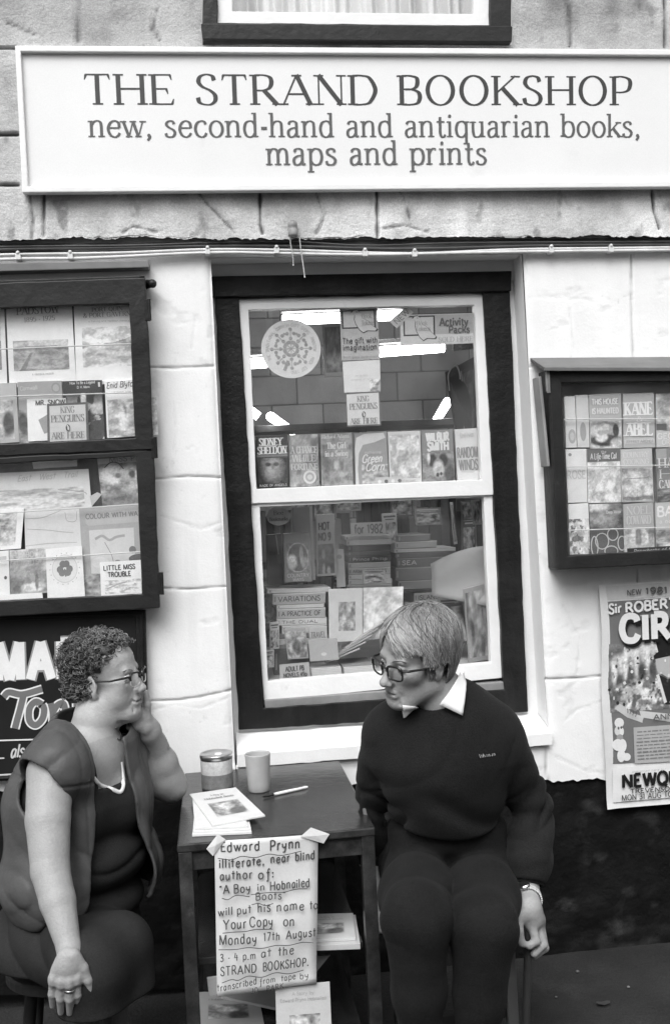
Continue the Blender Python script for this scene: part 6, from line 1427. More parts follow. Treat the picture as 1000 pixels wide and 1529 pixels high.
def glasses(parent, H, Mx, top_dark, rims, lens_w, lens_h, drop, name='glasses'):
    W = lambda x, y, z: H+Mx@V(x, y, z)
    fr = None
    for s in (-1, 1):
        cx = s*(lens_w/2+.010); pts = []
        for i in range(29):
            a = 2*math.pi*i/28; c, sn = math.cos(a), math.sin(a)
            ex_ = 3.4; px_ = math.copysign(abs(c)**(2/ex_), c)*lens_w/2; pz_ = math.copysign(abs(sn)**(2/ex_), sn)*lens_h/2
            if sn > 0: pz_ *= 1+.12*s*math.copysign(1, s)*(px_*s/(lens_w/2))
            pts.append((cx+px_, .112-.010*abs(cx+px_)/.06*abs(cx+px_)/.06, drop+pz_))
        m = MB(); m.tube([W(*p) for p in pts], rims, 8)
        if fr is None:
            fr = MB()
        m.build('rim', M_PALEFRAME if not top_dark == 'all' else M_FRAME, parent)
        if top_dark:
            m = MB(); up = [p for p in pts if p[2] > drop-.002]; up.sort(key=lambda p: p[0]); m.tube([W(p[0], p[1]+.0012, p[2]+.001) for p in up], rims*1.3 if top_dark == 'all' else rims*1.7, 8); m.build('brow_bar', M_FRAME, parent)
        m = MB(); c0 = W(cx, .111, drop); m.add([c0]+[W(p[0], p[1]-.0005, p[2]) for p in pts[:-1]], [(0, i+1, (i+1) % 28+1) for i in range(28)], .5); o = m.build('lens', M_LENS, parent)
        xo = cx+s*lens_w/2
        m = MB(); m.tube([W(xo, .101, drop+lens_h*.33), W(s*.073, .092, drop+lens_h*.33), W(s*.082, .05, drop+.008), W(s*.083, .0, drop+.010), W(s*.082, -.018, drop+.002), W(s*.081, -.032, drop-.02)], [.003, .0032, .0027, .0025, .0022, .002], 8); m.build('temple', M_FRAME, parent)
    m = MB(); m.tube([W(-.011, .110, drop+.006), W(0, .114, drop+.009), W(.011, .110, drop+.006)], rims*1.2, 8); m.build('bridge', M_FRAME if top_dark else M_PALEFRAME, parent)

# ------------------------------------------------------------------ THE MAN
man = thing('person', at(665, 1400, -.62)*V(1, 1, 0), 'man in dark jumper and white collar with thick glasses, seated right of the table', 'man')
mH = at(621, 981, -.82)
mF = nrm(V(-.84, -.47, -.16)); up0 = nrm(V(0, 0, 1)-mF*mF[2]); side = np.cross(mF, up0)
mU = nrm(up0 + V(0, -.20, 0) + V(.03, 0, 0)); mM = basis(mF, mU)
mhead = head_fields(True)
S_ = .905
pel = at(668, 1285, -.60); chest = at(662, 1125, -.74); nb = at(667, 1062, -.77)
shL, elL, wrL_ = at(574, 1100, -.70), at(556, 1196, -.60), at(558, 1285, -.53)
shR, elR, wrR = at(748, 1098, -.76), at(793, 1205, -.70), at(787, 1336, -.80)
knL, knR = at(621, 1372, -1.02), at(722, 1384, -1.02)
anL, anR = at(631, 1620, -1.0), at(708, 1626, -1.0)
hpL, hpR = pel+V(-.085, -.02, -.02), pel+V(.085, -.02, -.02)
tf = nrm(V(-.12, -1, 0)); tb_ = basis(tf, V(0, 0, 1))
# his left hand, closed round the stick
YH = -.84
hk = [at(x, y, YH+dy) for x, y, dy in ((792, 1378, -.015), (801, 1379, -.0), (806, 1381, .016), (806, 1384, .032))]
hm_ = [at(x, y, YH+dy) for x, y, dy in ((800, 1406, -.03), (811, 1411, -.015), (813, 1416, .005), (810, 1414, .028))]
ht_ = [at(x, y, YH+dy) for x, y, dy in ((790, 1413, -.035), (797, 1425, -.022), (798, 1428, .0), (798, 1423, .022))]
hand_m = [(s_chain([wrR, at(788, 1356, YH), at(793, 1372, YH)], [.026, .030, .030], .02), .02), (s_cap(at(783, 1362, YH-.005), at(801, 1374, YH+.015), .022, .021), .018)]
for a, b, c in zip(hk, hm_, ht_): hand_m.append((s_chain([at(792, 1362, YH)*.4+a*.6, a, b, c], [.0125, .0115, .0102, .0090], .004), .008))
hand_m.append((s_chain([at(781, 1352, YH-.005), at(772, 1369, YH-.022), at(774, 1391, YH-.032), at(779, 1409, YH-.034)], [.017, .0135, .0115, .009], .006), .014))
hand_l = [(s_chain([wrL_, wrL_+V(.0, -.01, -.06), wrL_+V(.005, -.03, -.10)], [.027, .032, .028], .02), .02)]
for i in range(4): hand_l.append((s_chain([wrL_+V(-.012+.016*i, -.02, -.09), wrL_+V(-.014+.018*i, -.06, -.135), wrL_+V(-.012+.017*i, -.07, -.165)], [.011, .0105, .009], .004), .008))
hand_l.append((s_chain([wrL_+V(.02, -.01, -.05), wrL_+V(.04, -.04, -.09), wrL_+V(.045, -.06, -.12)], [.015, .012, .009], .005), .012))
headw = lambda p: mhead(((p-mH)@mM)/S_)*S_
headw.bs = (mH, .17)
body_items = [(headw, 0), (s_chain([mH+mM@V(0, -.03, -.06), nb+V(-.01, -.01, .03), nb+V(0, .02, -.05)], [.060, .062, .08], .03), .025),
  (s_ell(chest, (.140, .10, .15), tb_), .04), (s_ell(at(667, 1210, -.64), (.14, .09, .12), tb_), .05), (s_cap(shL, shR, .042), .05), (s_ell(pel, (.16, .12, .10), tb_), .05),
  (s_chain([shL, elL, wrL_], [.036, .034, .027], .008), .03), (s_chain([shR, elR, wrR*.8+elR*.2, wrR], [.036, .034, .028, .027], .008), .03),
  (s_chain([hpL, knL, anL], [.055, .036, .028], .01), .02), (s_chain([hpR, knR, anR], [.055, .036, .028], .01), .02)]
body_m = s_union(body_items + hand_m + hand_l)
def man_ink(v):
    q = ((v-mH)@mM)/S_
    k = np.where((np.abs(q) < .16).all(1), face_ink(q, .33), .33)
    return k
allp = np.array([mH+V(0, 0, .16), anL, anR, shL, shR, elL, elR, knL, knR])
lo, hi = allp.min(0)-.13, allp.max(0)+.13
sdf_mesh('body', body_m, lo, hi, .0033, M_SKIN, man, man_ink)
# jumper
def man_fold(p):
    d = .0
    t1 = np.clip((chest[2]-.02-p[:, 2])/.16, 0, 1)
    d = d + .017*t1*ridge(p, V(.25, .1, 1), 20, .22, 201)*1.3
    d = d + .015*ridge(p, V(.75, .2, -.6), 13, .22, 205)*np.clip(1.1-np.abs(p[:, 2]-chest[2]-.02)/.14, 0, 1)*np.clip(.25+3*np.abs(p[:, 0]-chest[0]), 0, 1)
    for e, ax in ((elR, wrR-shR), (elL, wrL_-shL)):
        w = np.exp(-(((p-e)**2).sum(1)/.11**2)); d = d + .020*w*ridge(p, ax+V(.15, 0, .1), 24, .3, 207)
    d = d + .003*(vn3(p, 9, 11)-.5)
    return d - .012
hem = at(668, 1243, -.80)
jt = s_union([(s_ell(chest+V(0, .0, -.005), (.168, .125, .175), tb_), 0), (s_ell(at(666, 1200, -.685), (.150, .130, .125), tb_), .06), (s_cap(shL+V(.01, 0, -.012), shR+V(-.01, 0, -.012), .066), .06),
      (s_chain([nb+V(-.0, .0, -.015), nb+V(0, .03, -.05)], [.070, .09], .03), .05), (s_cap(nb+V(.03, .02, -.01), shR+V(-.04, .01, .012), .062, .058), .05), (s_cap(nb+V(-.03, .02, -.02), shL+V(.03, .01, .008), .060, .058), .05)])
ja = s_union([(s_chain([shL+V(.01, 0, -.01), elL, wrL_], [.064, .052, .040], .012), 0), (s_chain([shR+V(-.01, 0, -.01), elR, elR*.35+wrR*.65, wrR+(elR-wrR)*.06], [.066, .055, .053, .040], .012), 0)])
def jumper(p):
    fo = man_fold(p)
    t = smax(jt(p)+fo, hem[2]-.022+.022*((p[:, 0]-pel[0])/.15)**2-p[:, 2], .012)
    return smin(t, ja(p)+fo, .010)
ck = nrm(wrR-elR)
cuff_cut = lambda p: (p-(wrR-ck*.030))@ck
def jumper2(p):
    d = jumper(p)
    near = ((p-wrR)**2).sum(1) < .16**2
    d = np.where(near, smax(d, cuff_cut(p), .004), d)
    # ribbed cuff
    w = np.exp(-(((p-(wrR-ck*.055))@ck)/.026)**2)*near
    # neck opening follows the collar
    d = smax(d, -s_cap(nb+V(-.035, -.03, .06), nb+V(-.024, -.022, .034), .062, .050)(p), .008)
    return d
jmp = sdf_mesh('jumper', jumper2, np.minimum(lo, hem-.1), hi, .0042, M_KNIT, man, .014)
for c_, ax, r_ in ((wrR-ck*.052, ck, .043),):
    m = MB()
    e1 = nrm(np.cross(ax, V(0, 1, .1))); e2 = np.cross(ax, e1); vs = []; n = 72
    prof = [(-.034, .050), (-.024, .0455), (-.01, .0445), (.012, .0435), (.026, .043), (.028, .037)]
    for t, r in prof:
        for i in range(n):
            a = 2*math.pi*i/n; rr = r*(.93+.020*math.cos(a*24)); vs.append(c_+ax*t+(e1*math.cos(a)*1.02+e2*math.sin(a)*.92)*rr)
    m.add(vs, [(j*n+i, j*n+(i+1) % n, (j+1)*n+(i+1) % n, (j+1)*n+i) for j in range(len(prof)-1) for i in range(n)], .014); m.build('cuff', M_KNIT, man, smooth=True)
# trousers
def tr_fold(p):
    d = 0
    for kn, hp, an in ((knL, hpL, anL), (knR, hpR, anR)):
        w = np.exp(-(((p-kn)/V(.11, .14, .085))**2).sum(1)); d = d+.007*w*ridge(p, V(.5, .4, 1), 20, .3, 221)
        w = np.exp(-(((p-hp-V(0, -.1, .05))/V(.10, .10, .06))**2).sum(1)); d = d+.014*w*ridge(p, kn-hp, 17, .3, 225)
    sh = np.clip((.45-p[:, 2])/.12, 0, 1); d = d+.008*sh*ridge(p, V(.25, .1, 1), 13, .3, 229)
    return d+.004*(vn3(p, 8, 17)-.5)-.009
tro0 = s_union([(s_ell(pel+V(0, .02, .005), (.170, .11, .10), tb_), 0), (s_chain([hpL, hpL*.45+knL*.55, knL, knL*.55+anL*.45, anL], [.090, .081, .068, .049, .036], .03), .04), (s_chain([hpR, hpR*.45+knR*.55, knR, knR*.55+anR*.45, anR], [.090, .081, .068, .049, .036], .03), .008), (s_cap(pel+V(-.07, -.06, .05), pel+V(.07, -.06, .05), .085), .04), (s_ell(at(667, 1240, -.66), (.148, .118, .07), tb_), .02)])
trousers = lambda p: smax(tro0(p)+tr_fold(p), .07-p[:, 2], .004)
sdf_mesh('trousers', trousers, np.minimum(lo, V(9, 9, .03)), hi-V(0, 0, .3), .0045, M_CORDS, man, .013)
for an in (anL, anR):
    f = s_union([(s_ell(V(an[0], an[1]-.06, .045), (.045, .13, .04)), 0), (s_ell(V(an[0], an[1]+.01, .065), (.043, .055, .05)), .03)])
    sdf_mesh('shoe', lambda p, f=f: smax(f(p), .002-p[:, 2], .002), V(an[0]-.07, an[1]-.22, -.01), V(an[0]+.07, an[1]+.09, .13), .005, M_BLACKWOOD, man, .02)
# belt buckle glint and zip
p0, g0 = hit(trousers, 666, 1252)
# collar : two points of a white shirt
def flap(parent, name, mt, pts, fn, lift, th, sub=9, ink=.75):
    """a cloth flap: quad of photograph points laid on the field fn, lifted by lift(u,v)"""
    vs = []
    for j in range(sub+1):
        for i in range(sub+1):
            u, v = i/sub, j/sub
            a = np.array(pts[0])*(1-u)+np.array(pts[1])*u; b = np.array(pts[3])*(1-u)+np.array(pts[2])*u
            q = a*(1-v)+b*v; p, g = hit(fn, q[0], q[1]); vs.append(p+g*lift(u, v))
    m = MB(); m.add(vs, [(j*(sub+1)+i+sub+1, j*(sub+1)+i+sub+2, j*(sub+1)+i+1, j*(sub+1)+i) for j in range(sub) for i in range(sub)], ink)
    o = m.build(name, mt, parent, smooth=True); s = o.modifiers.new('thickness', 'SOLIDIFY'); s.thickness = th; s.offset = -1
    return o
mcol = lambda p: np.minimum(smin(jumper2(p), body_m(p), .03), 9)
flap(man, 'collar', M_COTTON, [(687, 1003), (693, 1022), (688, 1069), (656, 1052)], mcol, lambda u, v: .009+.004*math.sin(v*2.5), .0018)
flap(man, 'collar', M_COTTON, [(601, 1052), (624, 1054), (607, 1072), (604, 1073)], mcol, lambda u, v: .006, .0018, 6)
# chest emblem : a short stitched word
m = MB()
for i, (x, y, w_) in enumerate(((718, 1129, 4), (722.5, 1129, 2), (726, 1128.5, 3), (730, 1128, 3), (734, 1127.5, 3), (737.5, 1126.5, 2))):
    p, g = hit(jumper2, x, y); tv = nrm(np.cross(g, V(0, 0, 1))); 
    if tv[0] < 0: tv = -tv
    uv_ = np.cross(g, tv)*-1
    if uv_[2] < 0: uv_ = -uv_
    a = .0045 if i == 0 else .003
    sh = ([(-1.2, 1), (-.6, -1), (0, .6), (.6, -1), (1.2, 1)] if i == 0 else [(-.8, -1), (-.8, .9), (.0, .9), (.7, -.9)] if i % 2 else [(0, -1), (0, 1)])
    m.tube([p+g*.0016+tv*q[0]*a+uv_*q[1]*a for q in sh], .0007, 5)
m.build('embroidered_word', M_COTTON, man)
# watch
ax = nrm(at(790, 1350, YH)-wrR); c_ = wrR+ax*.016
m = MB(); e1 = nrm(np.cross(ax, V(0, 1, 0))); e2 = np.cross(ax, e1); n = 40
for i in range(n):
    a = 2*math.pi*i/n; rd = e1*math.cos(a)+e2*math.sin(a)*.92; tn_ = -e1*math.sin(a)+e2*math.cos(a)
    m.obox(c_+rd*.0345, tn_*.0023, rd*.0016, ax*.0105, .6)
wb = m.build('watch_strap', mat('bright_watch_links', .8, .3, metal=.35, spec=.6), man, bevel=.0006, segs=1)
m = MB(); a = R(100); rd = nrm(e1*math.cos(2.6)+e2*math.sin(2.6)*.9); m.lathe(c_+rd*.033, [(0, 0), (.0135, 0), (.0145, .002), (.0145, .006), (.012, .008), (0, .008)], 24, axis=rd); m.build('watch_case', M_METAL, wb)
# eyes
for s in (-1, 1):
    c_ = mH+mM@V(s*.033*S_, .0785*S_, .002*S_); g_ = nrm(mM@V(.05, 1, -.10))
    m = MB(); m.lathe(c_, [(0, -.0125), (.007, -.0103), (.0118, -.004), (.0125, 0), (.0118, .004), (.009, .0087), (.006, .0109), (.0059, .011), (.003, .0121), (0, .0125)], 20, ink=[.6]*6+[.5, .03, .02, .02], axis=g_)
    m.build('eye', M_EYE, man, smooth=True)
gl = MB()
glasses_m = thing('glasses', mH+mM@V(0, .1, 0), 'thick dark framed glasses worn by the seated man', 'glasses')
glasses(glasses_m, mH, mM*S_, 'all', .0023, .049, .038, -.004)

def strand(mb, start, flow, n, step, r, k, lift, H, Mx, prof=None):
    pass
def hair_strands(parent, H, Mx, E, Ec, starts, flow, stop, rnd, tone, mt, S=1.0, r0=.00125, nstep=20, step=.0115):
    """locks of hair combed over the ellipsoid E (radii) at Ec, in head axes"""
    m = MB(); E = np.asarray(E, float); Ec = np.asarray(Ec, float)
    def fit(q, l):
        u = (q-Ec)/E
        if u[2] > 0: return Ec+nrm(u)*E*l
        t = -u[2]; h = math.hypot(u[0], u[1]); g = (1-.16*t*t)/max(h, 1e-6)
        return Ec+V(u[0]*g*l, u[1]*g*l, u[2])*E
    for st in starts:
        d = nrm(st); lift = rnd.uniform(.99, 1.065); P = []
        wob = rnd.uniform(-1.3, 1.3); ph = rnd.uniform(0, 6)
        lim = rnd.uniform(-.012, .012)
        for i in range(nstep):
            l_ = lift*(1+.025*math.sin(min(1, i/5)*1.57))
            if i == 0: q = Ec+d*E*l_
            if stop(q, lim): break
            P.append(H+Mx@(q*S))
            f = flow(q, i)+V(wob*.5*math.sin(ph+i*.45), wob*.5*math.cos(ph+i*.4), 0)
            u = (q-Ec)/E; nn = nrm(u/E) if u[2] > 0 else nrm(V(u[0]/E[0], u[1]/E[1], 0)); f = nrm(f-nn*(f@nn))
            q = fit(q+f*step, l_)
        if len(P) < 4: continue
        k = tone(rnd, st); n_ = len(P)
        rad = [r0*(.55+.45*math.sin(math.pi*(.25+.6*i/n_)))*(1-.65*(i/n_)**3) for i in range(n_)]
        m.tube(P, rad, 5, ink=k, caps=True, flat=.7)
    return m.build('hair', mt, parent, smooth=True)
rnd = random.Random(5)
ME, MC = V(.093, .112, .092), V(0, -.022, .048)
part_x = .022
def m_stop(q, lim):
    x, y, z = q
    if y > .045: return z < .046+lim*1.6+.010*math.sin(x*60)      # fringe ends above the brow
    if y > .018: return z < .010+lim-.4*(.045-y)
    if y > -.034: return z < .004+lim                   # over the top of the ear
    return z < -.078+lim
def m_flow(q, i):
    x, y, z = q
    base = V(x*6, y*2.5-.1, -.9)
    if z > .075: base = V((x-part_x)*9, y*5+.18, -.25)
    if y > .0 and z > .03: base = base+V((.55 if x > part_x else -.75)*(.4+8*max(0, .11-abs(z-.07))), .35, 0)
    return base
starts = []
for i in range(3300):
    a = rnd.uniform(0, 2*math.pi); zz_ = rnd.uniform(.05, 1)**.8
    rr = math.sqrt(max(0, 1-zz_**2)); starts.append(V(rr*math.cos(a), rr*math.sin(a), zz_))
sc_m = s_union([(s_ell(MC, ME*.985), 0), (s_ell((0, -.052, -.018), (.081, .078, .085)), .02)])
def mcap(p):
    q = ((p-mH)@mM)/S_
    d = sc_m(q)
    fr = np.where(q[:, 1] > .045, 0.058-q[:, 2], np.where(q[:, 1] > .018, .010-q[:, 2], np.where(q[:, 1] > -.034, .012-q[:, 2], -.070-q[:, 2])))
    sb = np.maximum(np.abs(q[:, 1]-.012)-.012, np.maximum(-.034-q[:, 2], q[:, 2]-.02))
    d2 = smax(d, fr, .008)
    return d2*S_ + .0035*ridge(q*V(1, 1, .3), V(.5, 1, 0), 70, .5, 31)
sdf_mesh('hair_base', mcap, mH-.16, mH+.19, .0032, M_HAIR, man, .17)
tone_m = lambda r, st: max(.06, min(.52, r.gauss(.20, .035)+.30*(float(vn(st[0]*9+st[1]*4, st[1]*6-st[2]*5, 77))-.45)+(.10 if st[1] > .3 else 0)))
hair_strands(man, mH, mM, ME, MC, starts, m_flow, m_stop, rnd, tone_m, M_HAIR, S_)
# sideburn
for i in range(70):
    if i % 35 == 0: m = MB(); s = -1 if i else 1
    y = rnd.uniform(.006, .026); z = rnd.uniform(-.02, .012)
    p = V(s*(.0735-.25*max(0, y-.01)), y, z); m.tube([mH+mM@(p*S_), mH+mM@((p+V(s*.0035, -.002, -.012))*S_), mH+mM@((p+V(s*.0015, -.003, -.024))*S_)], [.0012, .0013, .0005], 4, ink=max(.06, rnd.gauss(.17, .05)))
    if i % 35 == 34: m.build('sideburn', M_HAIR, man)
m = MB()
for s in (-1, 1):
    for i in range(26):
        t = i/25; p = V(s*(.014+.036*t), .0965-.014*t*t, .020+.006*math.sin(t*2.6)); m.tube([mH+mM@(p*S_), mH+mM@((p+V(s*.006, -.0005, .0025))*S_)], [.0011, .0005], 4, ink=.10)
m.build('eyebrows', M_HAIR, man)

# ---- his seat and stick
stl = thing('chair', V(at(762, 1380, -.74)[0]-.18, -.58, 0), 'plain wooden stool under the seated man', 'stool')
M_STOOL = mat('worn_pale_wood', .11, .5, var=.25, scale=9, streak=(12, (1, 1, .12), .3), spec=.3)
M_DSTOOL = mat('worn_dark_wood', .02, .5, var=.3, scale=9, spec=.25)
sx1 = at(767, 1380, -.74)[0]; sx0 = sx1-.27
m = MB(); m.box((sx0, -.76, .425), (sx1, -.40, .455)); m.build('seat', M_STOOL, stl, bevel=.006)
for x in (sx0+.004, sx1-.032):
    for y, k in ((-.755, M_STOOL), (-.435, M_DSTOOL)):
        m = MB(); m.prism([V(x, y, .4245), V(x+.028, y, .4245), V(x+.028, y+.028, .4245), V(x, y+.028, .4245)], V(.004 if x > .7 else -.004, 0, -.4245)); m.build('leg', k, stl, bevel=.003)
m = MB(); m.box((sx0+.04, -.745, .20), (sx1-.034, -.725, .225)); m.build('stretcher', M_DSTOOL, stl, bevel=.002)
a, b = at(789, 1386, YH-.006), atz(763, 1650, .006)
b = V(a[0]-.045, a[1]-.03, .005)
st_ = thing('walking_stick', b, 'dark wooden walking stick held in the seated man right of the table', 'stick')
m = MB(); m.tube([a+V(0, 0, .012), a, a*.5+b*.5, b+V(0, 0, .02)], [.009, .0105, .0095, .008], 12); m.build('shaft', mat('dark_stick_wood', .035, .45, var=.25, scale=12), st_, smooth=True)
m = MB(); m.tube([b+V(0, 0, .022), b], [.0105, .0115], 12); m.build('ferrule', M_BLACKWOOD, st_, smooth=True)
# ------------------------------------------------------------------ THE WOMAN
wo_ = thing('person', V(-.33, -.62, 0), 'curly haired woman in glasses and padded sleeveless vest, cheek on hand at the left', 'woman')
WS = .885
wH = at(158, 1012, -.50)
wF = nrm(V(.935, -.33, .04)); wU = nrm(V(-.06, -.02, 1)); wM = basis(wF, wU)
whead = head_fields(False)
wheadw = lambda p: whead(((p-wH)@wM)/WS)*WS
wheadw.bs = (wH, .17)
wsR, weR, wwR = at(68, 1152, -.70), at(75, 1300, -.815), at(104, 1420, -.925)
wsL, weL, wwL = at(196, 1130, -.40), at(254, 1163, -.36), at(231, 1110, -.42)
weL = V(weL[0], weL[1], ZT+.052)
wch, wbe, whi = at(116, 1192, -.52), at(122, 1288, -.53), at(95, 1385, -.50)
wf = nrm(V(.66, -.75, 0)); wb_ = basis(wf, V(0, 0, 1))
wnb = at(136, 1085, -.51)
wk1, wk2 = at(172, 1396, -.82), at(132, 1432, -.90)
wa1, wa2 = V(wk1[0]-.03, wk1[1]+.04, .10), V(wk2[0]-.03, wk2[1]+.04, .10)
# hand hanging at her side
YA = -.972
kn_ = [at(x, y, YA+d) for x, y, d in ((80, 1463, .006), (92, 1467, -.002), (104, 1467, -.003), (115, 1462, .002))]
md_ = [at(x, y, YA+d) for x, y, d in ((78, 1485, .014), (90, 1492, .006), (104, 1493, .005), (116, 1486, .010))]
tp_ = [at(x, y, YA+d) for x, y, d in ((79, 1502, .034), (91, 1512, .028), (104, 1513, .027), (116, 1504, .031))]
wh_ = [(s_cap(wwR, at(102, 1440, YA+.012), .0255, .024), .012), (s_ell(at(102, 1438, YA+.004), (.029, .0185, .034)), .012), (s_ell(at(98, 1453, YA+.004), (.034, .0165, .034)), .010)]+[(s_cap(q+V(0, -.004, .004), q+V(0, -.003, -.004), .0118), .006) for q in kn_]
for a, b, c in zip(kn_, md_, tp_): wh_.append((s_chain([a*.7+at(102, 1440, YA)*.3, a, b, c], [.0105, .0098, .0092, .0074], .003), .005))
wh_.append((s_chain([at(110, 1428, YA+.002), at(124, 1446, YA+.004), at(131, 1464, YA+.006), at(137, 1481, YA+.012)], [.014, .0115, .0100, .0078], .005), .008))
# hand propping the cheek : palm under the jaw, fingers up the far cheek
YB_ = -.475
wl_ = [(s_chain([wwL, at(222, 1092, YB_+.02), at(213, 1074, YB_)], [.027, .030, .026], .02), .025), (s_cap(at(205, 1078, YB_+.01), at(217, 1074, YB_+.03), .018, .018), .015)]
for (x0, y0, d0), (x1, y1, d1), (x2, y2, d2) in (((219, 1074, -.005), (220, 1052, -.015), (217, 1034, -.012)), ((216, 1070, .025), (214, 1046, .03), (210, 1026, .028)), ((210, 1070, .045), (207, 1048, .055), (203, 1030, .05)), ((204, 1074, .058), (198, 1056, .07), (194, 1042, .066))):
    wl_.append((s_chain([at(214, 1082, YB_+.02), at(x0, y0, YB_+d0), at(x1, y1, YB_+d1), at(x2, y2, YB_+d2)], [.014, .0112, .0100, .0080], .004), .007))
wl_.append((s_chain([at(216, 1088, YB_-.01), at(204, 1084, YB_-.02), at(193, 1086, YB_-.015)], [.016, .0125, .009], .006), .012))
wbody_items = [(wheadw, 0), (s_chain([wH+wM@V(0, -.028, -.05), wnb+V(.012, -.01, .02), wnb+V(.0, .0, -.05)], [.049, .050, .068], .03), .03),
  (s_ell(wch, (.165, .125, .165), wb_), .06), (s_cap(wsR+V(.03, .02, 0), wsL+V(-.02, -.0, 0), .062), .05), (s_ell(wch+wf*.070+V(.0, 0, -.015)+wb_[:, 0]*.065, (.068, .068, .073), wb_), .05), (s_ell(wch+wf*.070+V(.0, 0, -.015)-wb_[:, 0]*.065, (.068, .068, .073), wb_), .04),
  (s_ell(wbe, (.150, .125, .11), wb_), .05), (s_ell(whi, (.165, .15, .09), wb_), .05),
  (s_chain([wsR+V(.01, .01, -.01), wsR*.5+weR*.5, weR, weR*.6+wwR*.4, wwR], [.057, .053, .045, .041, .0265], .006), .03), (s_chain([wsL, weL*.8+wsL*.2, weL, weL*.45+wwL*.55, wwL], [.057, .052, .044, .041, .028], .016), .02),
  (s_chain([whi+V(.05, -.1, -.0), wk1, wa1], [.06, .034, .034], .01), .02), (s_chain([whi+V(-.02, -.06, -.02), wk2, wa2], [.06, .034, .034], .01), .02)]
body_w = s_union(wbody_items+wh_+wl_)
def wo_ink(v):
    q = ((v-wH)@wM)/WS
    leg = np.minimum(s_cap(wk1, wa1, .05)(v), s_cap(wk2, wa2, .05)(v)) < .005      # legs toned much darker than the arms
    return np.where(leg, .07, np.where((np.abs(q) < .16).all(1), face_ink(q, .37), .31))
allp = np.array([wH+V(0, 0, .15), wa1, wa2, wsR, wsL, weR, weL, wk1, wk2, whi])
wlo, whi_ = allp.min(0)-.17, allp.max(0)+.15
sdf_mesh('body', body_w, wlo, whi_, .0033, M_SKIN, wo_, wo_ink)
for p_ in (wa1, wa2):
    f = s_union([(s_ell(V(p_[0]+.02, p_[1]-.05, .045), (.040, .115, .038)), 0), (s_ell(V(p_[0], p_[1]+.02, .06), (.04, .05, .045)), .03)])
    sdf_mesh('shoe', lambda p, f=f: smax(f(p), .002-p[:, 2], .002), V(p_[0]-.08, p_[1]-.2, -.01), V(p_[0]+.1, p_[1]+.1, .12), .005, M_BLACKWOOD, wo_, .02)
# dress
side_w = wb_[:, 0]*-1      # towards her left, away from the camera
dr0 = s_union([(s_ell(wch, (.176, .137, .172), wb_), 0), (s_ell(wch+wf*.078+V(.0, 0, -.015)+wb_[:, 0]*.065, (.078, .078, .082), wb_), .05), (s_ell(wch+wf*.078+V(.0, 0, -.015)-wb_[:, 0]*.065, (.078, .078, .082), wb_), .05),
  (s_ell(wbe+V(0, 0, .015), (.178, .160, .095), wb_), .022), (s_ell(wbe*.5+whi*.5+V(.01, 0, -.01), (.18, .165, .08), wb_), .02), (s_cap(wsR+V(.05, .03, -.01), wsL+V(-.03, -.01, -.01), .064), .05)])
dr1 = s_union([(s_ell(whi+V(.01, -.01, .0), (.195, .185, .115), wb_), 0), (s_cap(whi+V(-.02, -.03, -.05), whi+V(-.03, -.05, -.30), .150, .165), .05), (s_cap(whi+V(.06, -.1, -.01), wk1+V(0, .02, -.03), .098, .074), .05), (s_cap(whi+V(-.02, -.06, -.03), wk2+V(0, .02, -.02), .098, .076), .04), (s_cap(wk1+V(0, .03, -.05), wk1+V(.01, .02, -.20), .074, .078), .03), (s_cap(wk2+V(0, .02, -.05), wk2+V(0, .02, -.18), .076, .08), .05)])
wv = at(163, 1180, -.62)
def neckline(p):
    """the scooped opening of the dress: negative inside"""
    q = p-wv; a = q@side_w; b = q[:, 2]; c = q@wf
    return np.maximum(np.abs(a-.012)-(.052+.20*np.clip(b, 0, .3)), np.maximum(.004+.10*np.abs(a-.012)-b, -.16-c))
HEMZ = at(180, 1488, -.84)[2]
def dress_a(p):
    d = dr0(p)+.010*ridge(p, V(.3, 0, 1), 16, .3, 301)*np.clip((wch[2]-p[:, 2])/.08, 0, 1)-.0025
    return smax(d, -neckline(p), .003)
def dress_b(p): return dr1(p)-.004+.016*ridge(p, V(.35, -.1, .8), 9, .25, 305)*np.clip((p[:, 2]-.3)*5, .2, 1)+.004*(vn3(p, 8, 3)-.5)-.005
dress = lambda p: smax(smin(dress_a(p), dress_b(p), .012), HEMZ-p[:, 2], .006)
sdf_mesh('dress', dress, wlo, whi_-V(0, 0, .15), .0045, M_DRESS, wo_, .022)
# white edging of the neckline
def trim(parent, pts, fn, w, name, mt, lift=.002, ink=.75, th=.0025):
    P = []; G = []
    for x, y in spline(pts, 8):
        p, g = hit(fn, x, y); P.append(p); G.append(g)
    m = MB(); vs = []
    for i, p in enumerate(P):
        t = nrm(P[min(i+1, len(P)-1)]-P[max(i-1, 0)]); b = nrm(np.cross(G[i], t)); o_ = G[i]*lift
        for s, h in ((-1, 0), (-.6, th), (.6, th), (1, 0)): vs.append(p+o_+b*w*.5*s+G[i]*h)
    m.add(vs, [(4*i+k, 4*i+k+1, 4*i+k+5, 4*i+k+4) for i in range(len(P)-1) for k in range(3)], ink)
    o = m.build(name, mt, parent, smooth=True); return o
wall_w = lambda p: np.minimum(dress(p), body_w(p))
trim(wo_, [(138, 1160), (149, 1172), (165, 1178), (179, 1183), (184, 1172), (183, 1155), (181, 1138)], wall_w, .010, 'neckline_trim', M_COTTON)
